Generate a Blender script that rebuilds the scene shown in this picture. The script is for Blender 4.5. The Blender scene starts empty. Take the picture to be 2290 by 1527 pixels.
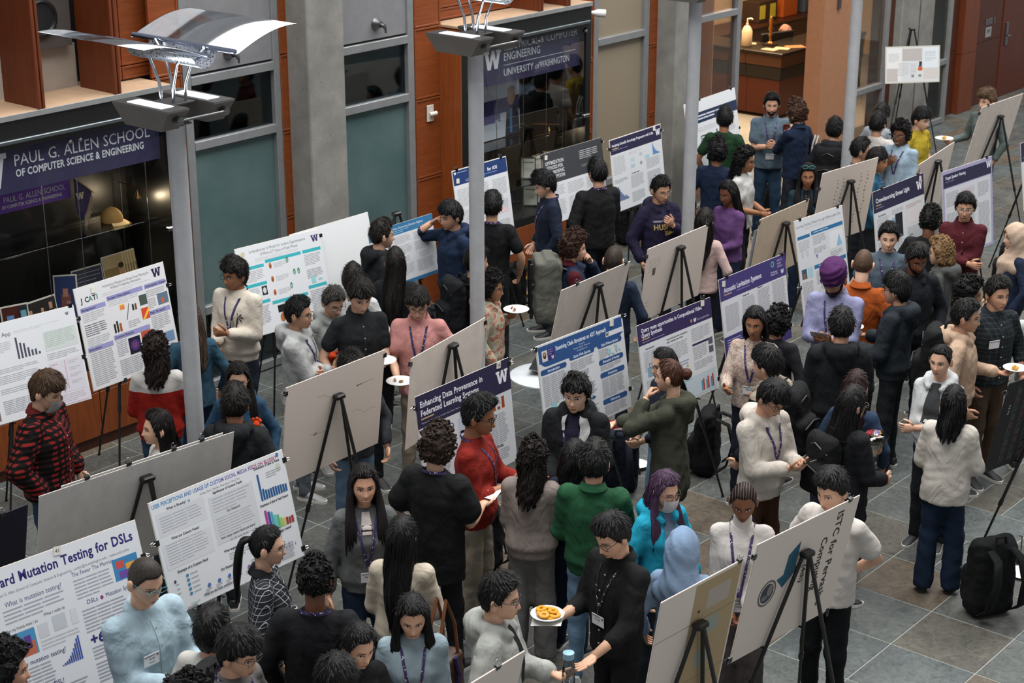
import bpy, math, random
import numpy as np
from mathutils import Vector, Matrix
from mathutils.bvhtree import BVHTree

# ---------------------------------------------------------------- camera, light, exposure
SC = bpy.context.scene
COL = SC.collection
PITCH, HEAD, CAMZ, FPX = math.radians(19.75), math.radians(39.8), 6.0, 3900.0
cam = bpy.data.cameras.new('camera')
cam.sensor_width = 36.0
cam.lens = FPX / 2290 * 36.0
cam.clip_end = 200
cam.dof.use_dof = True
cam.dof.focus_distance = 12.0
cam.dof.aperture_fstop = 5.0
camo = bpy.data.objects.new('camera', cam)
COL.objects.link(camo)
camo.location = (0, 0, CAMZ)
camo.rotation_euler = (math.pi/2 - PITCH, 0, HEAD - math.pi/2)
SC.camera = camo

w = bpy.data.worlds.new('world')
SC.world = w
w.use_nodes = True
bgn = w.node_tree.nodes['Background']
bgn.inputs[0].default_value = (0.93, 0.96, 1.0, 1)
bgn.inputs[1].default_value = 0.36

def area_light(name, loc, rot, sx, sy, power, col=(1, 1, 1)):
    l = bpy.data.lights.new(name, 'AREA')
    l.shape = 'RECTANGLE'; l.size = sx; l.size_y = sy; l.energy = power; l.color = col
    o = bpy.data.objects.new(name, l); COL.objects.link(o)
    o.location = loc; o.rotation_euler = rot
    return o
# the atrium's glass roof
area_light('skylight', (14.0, 7.0, 13.5), (0, 0, 0), 26, 9, 4850, (1.0, 0.985, 0.955))
SC.view_settings.view_transform = 'Standard'
SC.view_settings.look = 'None'
SC.view_settings.gamma = 1.0
SC.view_settings.exposure = 0.26
SC.view_settings.use_curve_mapping = False

# ---------------------------------------------------------------- where a pixel of the 2290x1527 photograph lies in the hall
_c, _s = math.cos(HEAD), math.sin(HEAD)
FW = np.array([_c, _s, 0.]); RT = np.array([_s, -_c, 0.]); UPV = np.array([0, 0, 1.])
CF = FW*math.cos(PITCH) - UPV*math.sin(PITCH); CU = FW*math.sin(PITCH) + UPV*math.cos(PITCH)
CAMP = np.array([0, 0, CAMZ])
def ray(x, y): return CF + RT*((x-1145)/FPX) - CU*((y-763.5)/FPX)
def at(x, y, z=0.):
    d = ray(x, y); return CAMP + d*((z-CAMZ)/d[2])
def aty(x, y, Y):
    d = ray(x, y); return CAMP + d*(Y/d[1])

# ---------------------------------------------------------------- materials
def hx(h):
    if not isinstance(h, str): return tuple(h)
    h = h.lstrip('#'); h = ''.join(c*2 for c in h) if len(h) == 3 else h; v = [int(h[i:i+2], 16)/255 for i in (0, 2, 4)]
    return tuple(c/12.92 if c <= .04045 else ((c+.055)/1.055)**2.4 for c in v)
MATS = {}
class NT:
    def __init__(s, name):
        s.m = bpy.data.materials.new(name); s.m.use_nodes = True
        s.t = s.m.node_tree; s.b = s.t.nodes['Principled BSDF']
    def n(s, typ, **kw):
        n = s.t.nodes.new(typ)
        for k, v in kw.items():
            if k in n.inputs: n.inputs[k].default_value = v
            else: setattr(n, k, v)
        return n
    def l(s, a, ao, b, bi): s.t.links.new(a.outputs[ao], b.inputs[bi])
    def coord(s, out='Object', scale=(1, 1, 1)):
        c = s.n('ShaderNodeTexCoord'); m = s.n('ShaderNodeMapping'); m.inputs['Scale'].default_value = scale
        s.l(c, out, m, 0); return m
    def noise(s, co, scale, detail=3, rough=.6, dist=0.):
        n = s.n('ShaderNodeTexNoise'); n.inputs['Scale'].default_value = scale
        n.inputs['Detail'].default_value = detail; n.inputs['Roughness'].default_value = rough
        n.inputs['Distortion'].default_value = dist; s.l(co, 0, n, 0); return n
    def ramp(s, src, out, stops):
        r = s.n('ShaderNodeValToRGB'); e = r.color_ramp.elements
        while len(e) < len(stops): e.new(.5)
        for el, (p, c) in zip(e, stops): el.position = p; el.color = (*c, 1) if len(c) == 3 else c
        s.l(src, out, r, 0); return r
    def bump(s, src, out, strength, dist=.01):
        b = s.n('ShaderNodeBump'); b.inputs['Strength'].default_value = strength; b.inputs['Distance'].default_value = dist
        s.l(src, out, b, 'Height'); s.l(b, 0, s.b, 'Normal'); return b
    def base(s, col=None, rough=.5, metal=0., spec=.5):
        if col is not None: s.b.inputs['Base Color'].default_value = (*hx(col), 1)
        s.b.inputs['Roughness'].default_value = rough; s.b.inputs['Metallic'].default_value = metal
        s.b.inputs['Specular IOR Level'].default_value = spec; return s
def cached(f):
    def g(*a, **k):
        key = (f.__name__, a, tuple(sorted(k.items())))
        if key not in MATS: MATS[key] = f(*a, **k)
        return MATS[key]
    return g
def mul(c, f): return tuple(min(1, x*f) for x in hx(c))
@cached
def plain(col, rough=.5, metal=0., spec=.5):
    t = NT('plain').base(col, rough, metal, spec)
    co = t.coord(); n = t.noise(co, 9, 4); r = t.ramp(n, 0, [(.3, mul(col, .90)), (.7, mul(col, 1.06))])
    t.l(r, 0, t.b, 'Base Color'); return t.m
@cached
def cloth(col, wr=.35, rough=.85):
    t = NT('cloth').base(col, rough, 0, .2)
    co = t.coord(scale=(1, 1, .7)); n = t.noise(co, 6, 3, .5, .8); n2 = t.noise(co, 260, 2)
    rg = t.noise(co, 4.2, .6, .4, .5); rg.noise_type = 'RIDGED_MULTIFRACTAL'; rg.normalize = True
    r = t.ramp(n, 0, [(.25, mul(col, .80)), (.75, mul(col, 1.12))])
    t.l(r, 0, t.b, 'Base Color')
    m = t.n('ShaderNodeMath', operation='MULTIPLY_ADD'); m.inputs[1].default_value = .015; t.l(n2, 0, m, 0); t.l(n, 0, m, 2)
    m2 = t.n('ShaderNodeMath', operation='MULTIPLY_ADD'); m2.inputs[1].default_value = .5; t.l(rg, 0, m2, 0); t.l(m, 0, m2, 2)
    t.bump(m2, 0, min(1, wr*1.7), .055)
    return t.m
@cached
def denim(col):
    t = NT('denim').base(col, .9, 0, .2)
    co = t.coord(); n = t.noise(co, 5, 4, .6, .6); n2 = t.noise(t.coord(scale=(400, 400, 40)), 1, 2)
    mx = t.n('ShaderNodeMixRGB', blend_type='MULTIPLY'); mx.inputs[0].default_value = .35
    r = t.ramp(n, 0, [(.3, mul(col, .7)), (.72, mul(col, 1.25))]); t.l(r, 0, mx, 1); t.l(n2, 0, mx, 2)
    t.l(mx, 0, t.b, 'Base Color'); t.bump(n, 0, .4, .03); return t.m
@cached
def skin(col):
    t = NT('skin').base(col, .52, 0, .35)
    co = t.coord(); n = t.noise(co, 18, 4); r = t.ramp(n, 0, [(.3, tuple(c*f for c, f in zip(hx(col), (.9, .84, .82)))), (.7, mul(col, 1.05))])
    t.l(r, 0, t.b, 'Base Color')
    t.b.inputs['Subsurface Weight'].default_value = .0
    n2 = t.noise(co, 160, 2); t.bump(n2, 0, .1, .002); return t.m
@cached
def hairm(col, curl=0):
    t = NT('hair').base(col, .55, 0, .22)
    sc = (90, 90, 8) if not curl else (40, 40, 40)
    n = t.noise(t.coord(scale=sc), 1, 3, .7, .6 if not curl else 2.5)
    r = t.ramp(n, 0, [(.3, mul(col, .4)), (.55, mul(col, .75)), (.8, mul(col, 1.35))])
    t.l(r, 0, t.b, 'Base Color'); t.bump(n, 0, .5, .008); return t.m
@cached
def vcol(rough=.55, spec=.3):
    t = NT('print').base(None, rough, 0, spec)
    a = t.n('ShaderNodeAttribute', attribute_name='col'); t.l(a, 'Color', t.b, 'Base Color'); return t.m
@cached
def metal(col, rough=.3):
    t = NT('metal').base(col, rough, 1., .5)
    n = t.noise(t.coord(scale=(1, 1, 40)), 30, 2); r = t.ramp(n, 0, [(.3, (rough*.8,)*3), (.7, (rough*1.2,)*3)])
    t.l(r, 0, t.b, 'Roughness'); return t.m
@cached
def glass(col=(1, 1, 1), rough=0.0, alpha=.12, spec=.5):
    t = NT('glass'); tr = t.n('ShaderNodeBsdfTransparent'); tr.inputs[0].default_value = (*hx(col), 1)
    gl = t.n('ShaderNodeBsdfGlossy'); gl.inputs['Roughness'].default_value = rough
    fr = t.n('ShaderNodeFresnel'); fr.inputs[0].default_value = 1.45
    mp = t.n('ShaderNodeMath', operation='MULTIPLY'); mp.inputs[1].default_value = spec*2; t.l(fr, 0, mp, 0)
    mx = t.n('ShaderNodeMixShader'); t.l(mp, 0, mx, 0); t.l(tr, 0, mx, 1); t.l(gl, 0, mx, 2)
    t.l(mx, 0, t.t.nodes['Material Output'], 0); return t.m
@cached
def emit(col, strength):
    t = NT('lamp_light'); e = t.n('ShaderNodeEmission'); e.inputs[0].default_value = (*hx(col), 1); e.inputs[1].default_value = strength
    t.l(e, 0, t.t.nodes['Material Output'], 0); return t.m

# ---------------------------------------------------------------- objects
def newobj(name, data, parent=None, loc=None, rz=None):
    o = bpy.data.objects.new(name, data); COL.objects.link(o)
    if parent is not None: o.parent = parent
    if loc is not None: o.location = [float(v) for v in loc]
    if rz is not None: o.rotation_euler = (0, 0, float(rz))
    return o
def tag(o, label=None, cat=None, group=None, kind=None):
    if label: o['label'] = label
    if cat: o['category'] = cat
    if group: o['group'] = group
    if kind: o['kind'] = kind
    return o
def empty(name, loc=(0, 0, 0), rz=0., label=None, cat=None, group=None, parent=None):
    o = newobj(name, None, parent, loc, rz); o.empty_display_size = .1
    return tag(o, label, cat, group)
def npmesh(name, V, F, mats=None, smooth=True, cols=None, mi=None):
    """V (n,3); F list of index lists or (m,k) array; cols per vertex"""
    me = bpy.data.meshes.new(name)
    V = np.asarray(V, dtype=np.float32)
    if isinstance(F, np.ndarray):
        k = F.shape[1]; lt = np.full(len(F), k, np.int32); li = F.ravel().astype(np.int32)
    else:
        lt = np.array([len(f) for f in F], np.int32); li = np.array([i for f in F for i in f], np.int32)
    me.vertices.add(len(V)); me.vertices.foreach_set('co', V.ravel())
    me.loops.add(len(li)); me.loops.foreach_set('vertex_index', li)
    me.polygons.add(len(lt)); me.polygons.foreach_set('loop_start', np.concatenate([[0], np.cumsum(lt)[:-1]]).astype(np.int32))
    me.polygons.foreach_set('loop_total', lt)
    if mi is not None: me.polygons.foreach_set('material_index', np.asarray(mi, np.int32))
    me.update(calc_edges=True)
    me.polygons.foreach_set('use_smooth', np.full(len(lt), bool(smooth)))
    if cols is not None:
        a = me.color_attributes.new('col', 'FLOAT_COLOR', 'POINT')
        c = np.ones((len(V), 4), np.float32); c[:, :3] = cols; a.data.foreach_set('color', c.ravel())
    for m in (mats if isinstance(mats, (list, tuple)) else [mats]):
        if m is not None: me.materials.append(m)
    return me
class MB:
    """collects shapes, builds one mesh"""
    def __init__(s): s.v = []; s.f = []; s.c = []; s.m = []; s.n = 0; s.col = (1, 1, 1); s.mi = 0
    def add(s, V, F):
        V = np.asarray(V, float).reshape(-1, 3); s.v.append(V); s.f += [[i+s.n for i in f] for f in F]
        s.c.append(np.tile(np.array(s.col, float), (len(V), 1))); s.m += [s.mi]*len(F); s.n += len(V); return s
    def box(s, lo, hi, bev=0.):
        x0, y0, z0 = lo; x1, y1, z1 = hi
        if bev <= 0:
            V = [(x, y, z) for z in (z0, z1) for y in (y0, y1) for x in (x0, x1)]
            return s.add(V, [[0, 2, 3, 1], [4, 5, 7, 6], [0, 1, 5, 4], [2, 6, 7, 3], [0, 4, 6, 2], [1, 3, 7, 5]])
        b = min(bev, (x1-x0)/2.01, (y1-y0)/2.01, (z1-z0)/2.01)
        V = []; 
        for (sx, sy, sz) in [(a, c, d) for d in (0, 1) for c in (0, 1) for a in (0, 1)]:
            p = [(x0, x1)[sx], (y0, y1)[sy], (z0, z1)[sz]]; q = [(1, -1)[k]*b for k in (sx, sy, sz)]
            V += [(p[0], p[1]+q[1], p[2]+q[2]), (p[0]+q[0], p[1], p[2]+q[2]), (p[0]+q[0], p[1]+q[1], p[2])]
        I = lambda i, a: i*3+a
        F = [[I(0,0),I(4,0),I(6,0),I(2,0)],[I(1,0),I(3,0),I(7,0),I(5,0)],[I(0,1),I(1,1),I(5,1),I(4,1)],[I(2,1),I(6,1),I(7,1),I(3,1)],
             [I(0,2),I(2,2),I(3,2),I(1,2)],[I(4,2),I(5,2),I(7,2),I(6,2)]]
        for i, j, a, c in [(0,1,1,2),(2,3,1,2),(4,5,1,2),(6,7,1,2),(0,2,0,2),(1,3,0,2),(4,6,0,2),(5,7,0,2),(0,4,0,1),(1,5,0,1),(2,6,0,1),(3,7,0,1)]:
            F.append([I(i,a),I(j,a),I(j,c),I(i,c)])
        for i in range(8): F.append([I(i,0),I(i,1),I(i,2)])
        s.add(V, F); return s
    def tube(s, pts, rad, n=8, cap=True, up=None):
        P = np.asarray(pts, float); k = len(P); R = np.full(k, rad) if np.isscalar(rad) else np.asarray(rad, float)
        T = np.gradient(P, axis=0) if k > 1 else np.array([[0, 0, 1.]]); T /= np.linalg.norm(T, axis=1)[:, None]+1e-12
        a = np.array(up, float) if up is not None else (np.array([0, 0, 1.]) if abs(T[0][2]) < .9 else np.array([1., 0, 0]))
        V = []
        for i in range(k):
            a = a - T[i]*(a@T[i]); a /= np.linalg.norm(a)+1e-12; b = np.cross(T[i], a)
            for j in range(n):
                t = 2*math.pi*j/n; V.append(P[i]+R[i]*(a*math.cos(t)+b*math.sin(t)))
        F = [[i*n+j, i*n+(j+1) % n, (i+1)*n+(j+1) % n, (i+1)*n+j] for i in range(k-1) for j in range(n)]
        if cap: F += [list(range(n))[::-1], [(k-1)*n+j for j in range(n)]]
        return s.add(V, F)
    def rev(s, prof, n=16, c=(0, 0, 0), ax=None):
        """profile [(r,z)] turned about the z axis (or ax = 3x3 columns)"""
        V = []; A = np.eye(3) if ax is None else np.asarray(ax, float)
        for r, z in prof:
            for j in range(n):
                t = 2*math.pi*j/n; V.append(np.array(c)+A@np.array([r*math.cos(t), r*math.sin(t), z]))
        k = len(prof)
        F = [[i*n+j, i*n+(j+1) % n, (i+1)*n+(j+1) % n, (i+1)*n+j] for i in range(k-1) for j in range(n)]
        F += [list(range(n))[::-1], [(k-1)*n+j for j in range(n)]]
        return s.add(V, F)
    def prism(s, poly, d0, d1, plane='xz'):
        """polygon in a plane, pushed along the third axis from d0 to d1"""
        n = len(poly); f = {'xz': lambda a, b, d: (a, d, b), 'xy': lambda a, b, d: (a, b, d), 'yz': lambda a, b, d: (d, a, b)}[plane]
        V = [f(a, b, d0) for a, b in poly]+[f(a, b, d1) for a, b in poly]
        F = [list(range(n)), [n+i for i in range(n)][::-1]]+[[i, i+n, (i+1) % n+n, (i+1) % n] for i in range(n)]
        return s.add(V, F)
    def xf(s, M):
        s.v = [v@M[:3, :3].T+M[:3, 3] for v in s.v]; return s
    def mesh(s, name, mats=None, smooth=False, cols=False):
        me = npmesh(name, np.concatenate(s.v), s.f, mats, smooth, np.concatenate(s.c) if cols else None, s.m)
        if smooth == 'auto':
            me.polygons.foreach_set('use_smooth', np.ones(len(me.polygons), bool))
            me.set_sharp_from_angle(angle=.7)
        return me
    def obj(s, name, mats=None, parent=None, loc=None, rz=None, smooth=False, cols=False):
        return newobj(name, s.mesh(name, mats, smooth, cols), parent, loc, rz)
def copy_tree(o, parent=None):
    c = o.copy(); COL.objects.link(c); c.parent = parent
    for ch in [x for x in o.children]: copy_tree(ch, c)
    return c

# ---------------------------------------------------------------- solids grown from rounded limbs
def surface_nets(vol, org, vox):
    s = vol < 0
    c = [s[i:s.shape[0]-1+i, j:s.shape[1]-1+j, k:s.shape[2]-1+k] for i in (0, 1) for j in (0, 1) for k in (0, 1)]
    tot = sum(x.astype(np.int8) for x in c); act = (tot > 0) & (tot < 8)
    idx = np.argwhere(act); ids = np.full(act.shape, -1, np.int64); ids[act] = np.arange(len(idx))
    offs = [(i, j, k) for i in (0, 1) for j in (0, 1) for k in (0, 1)]
    v = np.stack([vol[idx[:, 0]+o[0], idx[:, 1]+o[1], idx[:, 2]+o[2]] for o in offs], 1)
    acc = np.zeros((len(idx), 3)); cnt = np.zeros(len(idx))
    for a in range(8):
        for b in range(a+1, 8):
            oa, ob = np.array(offs[a]), np.array(offs[b])
            if np.abs(oa-ob).sum() != 1: continue
            m = (v[:, a] < 0) != (v[:, b] < 0)
            t = v[m, a]/(v[m, a]-v[m, b]); acc[m] += oa+(ob-oa)*t[:, None]; cnt[m] += 1
    V = org+(idx+acc/cnt[:, None])*vox
    F = []
    for ax in range(3):
        sl = [slice(None)]*3; s0 = list(sl); s1 = list(sl); s0[ax] = slice(0, -1); s1[ax] = slice(1, None)
        d = s[tuple(s0)] != s[tuple(s1)]; e = np.argwhere(d); inside = s[tuple(s0)][d]
        u, w_ = [(1, 2), (2, 0), (0, 1)][ax]
        ok = (e[:, u] > 0) & (e[:, w_] > 0) & (e[:, u] < act.shape[u]) & (e[:, w_] < act.shape[w_])
        e = e[ok]; inside = inside[ok]
        def cell(du, dw):
            q = e.copy(); q[:, u] -= du; q[:, w_] -= dw; return ids[q[:, 0], q[:, 1], q[:, 2]]
        Q = np.stack([cell(1, 1), cell(0, 1), cell(0, 0), cell(1, 0)], 1)
        Q[~inside] = Q[~inside][:, ::-1]; F.append(Q[(Q >= 0).all(1)])
    return V, np.concatenate(F)
class Sdf:
    def __init__(s, lo, hi, vox):
        s.lo = np.array(lo, float); s.vox = vox; s.n = np.ceil((np.array(hi)-s.lo)/vox).astype(int)+1
        s.vol = np.full(s.n, .5); s.ax = [s.lo[i]+np.arange(s.n[i])*vox for i in range(3)]
    def _win(s, lo, hi):
        i0 = np.clip(np.floor((np.array(lo)-s.lo)/s.vox).astype(int), 0, s.n-1); i1 = np.clip(np.ceil((np.array(hi)-s.lo)/s.vox).astype(int)+1, 1, s.n)
        sl = tuple(slice(a, b) for a, b in zip(i0, i1)); return sl, [s.ax[i][sl[i]].reshape([-1 if j == i else 1 for j in range(3)]) for i in range(3)]
    def _put(s, sl, d, k):
        a = s.vol[sl]
        if k <= 0: s.vol[sl] = np.minimum(a, d)
        else:
            h = np.clip(.5+.5*(a-d)/k, 0, 1); s.vol[sl] = a*(1-h)+d*h-k*h*(1-h)
    def cap(s, a, b, ra, rb=None, k=.03, fy=1., clip=None):
        """tapered limb from a to b, fy flattens front to back"""
        rb = ra if rb is None else rb; a = np.array(a, float); b = np.array(b, float); m = max(ra, rb)+k+.03
        sl, (x, y, z) = s._win(np.minimum(a, b)-m, np.maximum(a, b)+m)
        d = b-a; y0 = y
        t = np.clip(((x-a[0])*d[0]+(y-a[1])*d[1]+(z-a[2])*d[2])/(d@d+1e-9), 0, 1)
        q = np.sqrt((x-a[0]-t*d[0])**2+((y-a[1]-t*d[1])/fy)**2+(z-a[2]-t*d[2])**2)-(ra+(rb-ra)*t)
        if clip: q = np.maximum(q, (x-clip[0][0])*clip[1][0]+(y-clip[0][1])*clip[1][1]+(z-clip[0][2])*clip[1][2])
        s._put(sl, q, k); return s
    def ell(s, c, r, k=.03):
        c = np.array(c, float); r = np.array(r, float)*np.ones(3)
        sl, (x, y, z) = s._win(c-r-k-.03, c+r+k+.03)
        q = (np.sqrt(((x-c[0])/r[0])**2+((y-c[1])/r[1])**2+((z-c[2])/r[2])**2)-1)*r.min()
        s._put(sl, q, k); return s
    def rbox(s, c, h, r, k=.02):
        c = np.array(c, float); h = np.array(h, float)
        sl, (x, y, z) = s._win(c-h-k-.04, c+h+k+.04)
        ax, ay, az = np.abs(x-c[0])-h[0]+r, np.abs(y-c[1])-h[1]+r, np.abs(z-c[2])-h[2]+r
        q = np.sqrt(np.maximum(ax, 0)**2+np.maximum(ay, 0)**2+np.maximum(az, 0)**2)+np.minimum(np.maximum(ax, np.maximum(ay, az)), 0)-r
        s._put(sl, q, k); return s
    def stack(s, prof, k=.03, z0=None):
        """prof [(z, rx, ry, yoff)] rising; flat at both ends"""
        p = np.array(prof, float); rx, ry = p[:, 1].max()+k+.03, p[:, 2].max()+k+.03
        yc = p[:, 3] if p.shape[1] > 3 else p[:, 0]*0
        sl, (x, y, z) = s._win((-rx, yc.min()-ry, p[0, 0]-k-.03), (rx, yc.max()+ry, p[-1, 0]+k+.03))
        zz = z.ravel(); RX = np.interp(zz, p[:, 0], p[:, 1]).reshape(z.shape); RY = np.interp(zz, p[:, 0], p[:, 2]).reshape(z.shape)
        YO = np.interp(zz, p[:, 0], yc).reshape(z.shape)
        q = (np.sqrt((x/RX)**2+((y-YO)/RY)**2)-1)*np.minimum(RX, RY)
        q = np.maximum(q, np.maximum(p[0, 0]-z, z-p[-1, 0])); s._put(sl, q, k); return s
    def cut(s, n, d):
        """keep only where n.p <= d"""
        x, y, z = [s.ax[i].reshape([-1 if j == i else 1 for j in range(3)]) for i in range(3)]
        s.vol = np.maximum(s.vol, n[0]*x+n[1]*y+n[2]*z-d); return s
    def mesh(s, name, mat, folds=0., seed=0, fscale=1.):
        V, F = surface_nets(s.vol, s.lo, s.vox)
        if folds > 0: V = V+vnormals(V, F)*fold_noise(V, seed, fscale)[:, None]*folds
        return npmesh(name, V, F, mat)
def vnormals(V, F):
    a = np.cross(V[F[:, 2]]-V[F[:, 0]], V[F[:, 3 if F.shape[1] > 3 else 1]]-V[F[:, 1 if F.shape[1] > 3 else 0]])
    N = np.zeros_like(V)
    for i in range(F.shape[1]): np.add.at(N, F[:, i], a)
    return N/(np.linalg.norm(N, axis=1)[:, None]+1e-12)
def fold_noise(V, seed, sc=1.):
    r = np.random.RandomState(seed); o = np.zeros(len(V)); w_ = V+.03*np.sin(V[:, [1, 2, 0]]*17*sc+r.rand(3)*6)
    for i in range(7):
        d = r.randn(3); d[2] *= 1.6; d[1] *= .6; d /= np.linalg.norm(d); o += np.sin(w_@d*(18+14*i)*sc+r.rand()*6.28)/(1+.35*i)
    o = o/2.2; return np.sign(o)*np.abs(o)**.8
# ---------------------------------------------------------------- lettering (flat print) from the built-in face
GLY = {}
def _load_glyphs():
    chars = 'ABCDEFGHIJKLMNOPQRSTUVWXYZabcdefghijklmnopqrstuvwxyz0123456789.,:;&()@"\'-+/?!%#|\u2022'
    tmp = []
    def mk(t, off):
        c = bpy.data.curves.new('t', 'FONT'); c.body = t; c.resolution_u = 2; c.offset = off; c.fill_mode = 'FRONT'
        o = bpy.data.objects.new('t', c); COL.objects.link(o); tmp.append((o, c)); return o
    obs = {}
    for ch in chars:
        for b, off in ((0, 0.), (1, .028)): obs[(ch, b)] = mk(ch, off)
        obs[(ch, 2)] = mk(ch+ch, 0.)
    dg = bpy.context.evaluated_depsgraph_get()
    def geo(o):
        e = o.evaluated_get(dg); me = e.to_mesh()
        V = np.array([v.co[:] for v in me.vertices]).reshape(-1, 3); F = [list(p.vertices) for p in me.polygons]; e.to_mesh_clear(); return V, F
    for ch in chars:
        g = {}
        for b in (0, 1): g[b] = geo(obs[(ch, b)])
        V2 = geo(obs[(ch, 2)])[0]; V1 = g[0][0]
        adv = (V2[:, 0].max()-V2[:, 0].min())-(V1[:, 0].max()-V1[:, 0].min()) if len(V1) else .4
        GLY[ch] = (g, adv)
    GLY[' '] = (None, .32)
    for o, c in tmp: bpy.data.objects.remove(o); bpy.data.curves.remove(c)
_load_glyphs()
def text_w(t, size, bold=0): return sum(GLY[c][1]*(1.04 if bold else 1) for c in t if c in GLY)*size
def text2d(mb, t, x, z, size, align='l', bold=0, sx=1., y=0., slant=0.):
    """adds letters to mb in the x, z plane, baseline at z; size = cap height * 1.4"""
    wd = text_w(t, size, bold)*sx
    x0 = x-(wd/2 if align == 'c' else wd if align == 'r' else 0)
    for c in t:
        if c not in GLY: x0 += .4*size*sx; continue
        g, adv = GLY[c]
        if g is not None and len(g[bold][0]):
            V, F = g[bold]; Q = np.stack([x0+(V[:, 0]+slant*V[:, 1])*size*sx, np.full(len(V), y), z+V[:, 1]*size], 1); mb.add(Q, F)
        x0 += adv*(1.04 if bold else 1)*size*sx
    return wd
def wmark(mb, x, z, h, y=0.):
    """slab-serif W, centred at x, z, height h"""
    k = h/10.
    P = [(-7, 5), (-2.6, 5), (-2.6, 3.4), (-3.5, 3.4), (-2.3, -1.2), (-.6, 5), (1.4, 5), (2.9, -1.2), (3.7, 3.4), (2.8, 3.4), (2.8, 5), (7, 5), (7, 3.4), (6.1, 3.4), (4.2, -5), (1.6, -5), (.2, 0.6), (-1.4, -5), (-4.0, -5), (-6.1, 3.4), (-7, 3.4)]
    V = [(x+a*k, y, z+b*k) for a, b in P]
    F = [[0, 20, 19, 3], [0, 3, 2, 1], [3, 19, 18, 4], [4, 18, 17], [4, 17, 16, 5], [5, 16, 6], [6, 16, 15, 7], [7, 15, 14], [7, 14, 13, 8], [8, 13, 12, 11], [8, 11, 10, 9]]
    mb.add(V, F)
# ---------------------------------------------------------------- people
def sstep(x): x = np.clip(x, 0, 1); return x*x*(3-2*x)
def headsurf(az, pol):
    sx, cy, cz = np.sin(pol)*np.sin(az), np.sin(pol)*np.cos(az), np.cos(pol)
    x = .0735*sx; y = np.where(cy > 0, .088, .102)*cy; z = np.where(cz > 0, .118, .112)*cz
    low = np.clip(-z/.11, 0, 1); fr = np.clip(cy, 0, 1)
    x = x*(1-.24*low**1.5); x = x*(1-.06*fr*np.clip(z/.11, 0, 1))
    y = y+.040*low**1.4*sstep(fr/.5)
    y = np.where(cy < 0, y*(1-.40*low), y)
    f = sstep(fr/.3)
    g = lambda a, s: np.exp(-(a/s)**2)
    t = np.clip((.022-z)/.056, 0, 1)
    nose = (.004+.019*t**1.5)*g(x, .0085+.006*t)*np.where(z < -.034, g(z+.034, .007), np.where(z > .022, g(z-.022, .012), 1))
    y = y+f*(nose-.009*(g(np.abs(x)-.031, .015)*g(z-.004, .011))+.003*g(z-.030, .009)*g(x, .05)
             + .003*g(np.abs(x)-.043, .018)*g(z+.024, .02)+.004*g(x, .022)*g(z+.062, .010)-.003*g(x, .02)*g(z+.077, .006)
             + .006*g(x, .019)*g(z+.096, .014))
    return np.stack([x, y, z], -1)
def sgrid(na, nr, p1=math.pi, conc=.55):
    t = np.linspace(-1, 1, na, endpoint=False); az = math.pi*((1-conc)*t+conc*t**3)
    pol = np.linspace(0, p1, nr); A, Pm = np.meshgrid(az, pol)
    F = np.array([[i*na+j, i*na+(j+1) % na, (i+1)*na+(j+1) % na, (i+1)*na+j] for i in range(nr-1) for j in range(na)])
    return A.ravel(), Pm.ravel(), F[:, ::-1]
HA, HP, HF = sgrid(58, 40)
HV = headsurf(HA, HP)
_DA, _DP, _ = sgrid(160, 120, 2.6)
_DV = headsurf(_DA, _DP); _DV = _DV[_DV[:, 1] > .02]
def face_y(x, z):
    d = (_DV[:, 0]-x)**2+(_DV[:, 2]-z)**2; return float(_DV[np.argmin(d), 1])
def face_patch(mb, pts, col, off):
    """a small flat polygon laid on the face"""
    c = np.mean(pts, 0); P = [(x, face_y(x, z)+off, z) for x, z in pts]+[(c[0], face_y(c[0], c[1])+off+.001, c[1])]
    n = len(pts); mb.col = hx(col); mb.add(P, [[i, (i+1) % n, n] for i in range(n)])
FACE = {}
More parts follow.
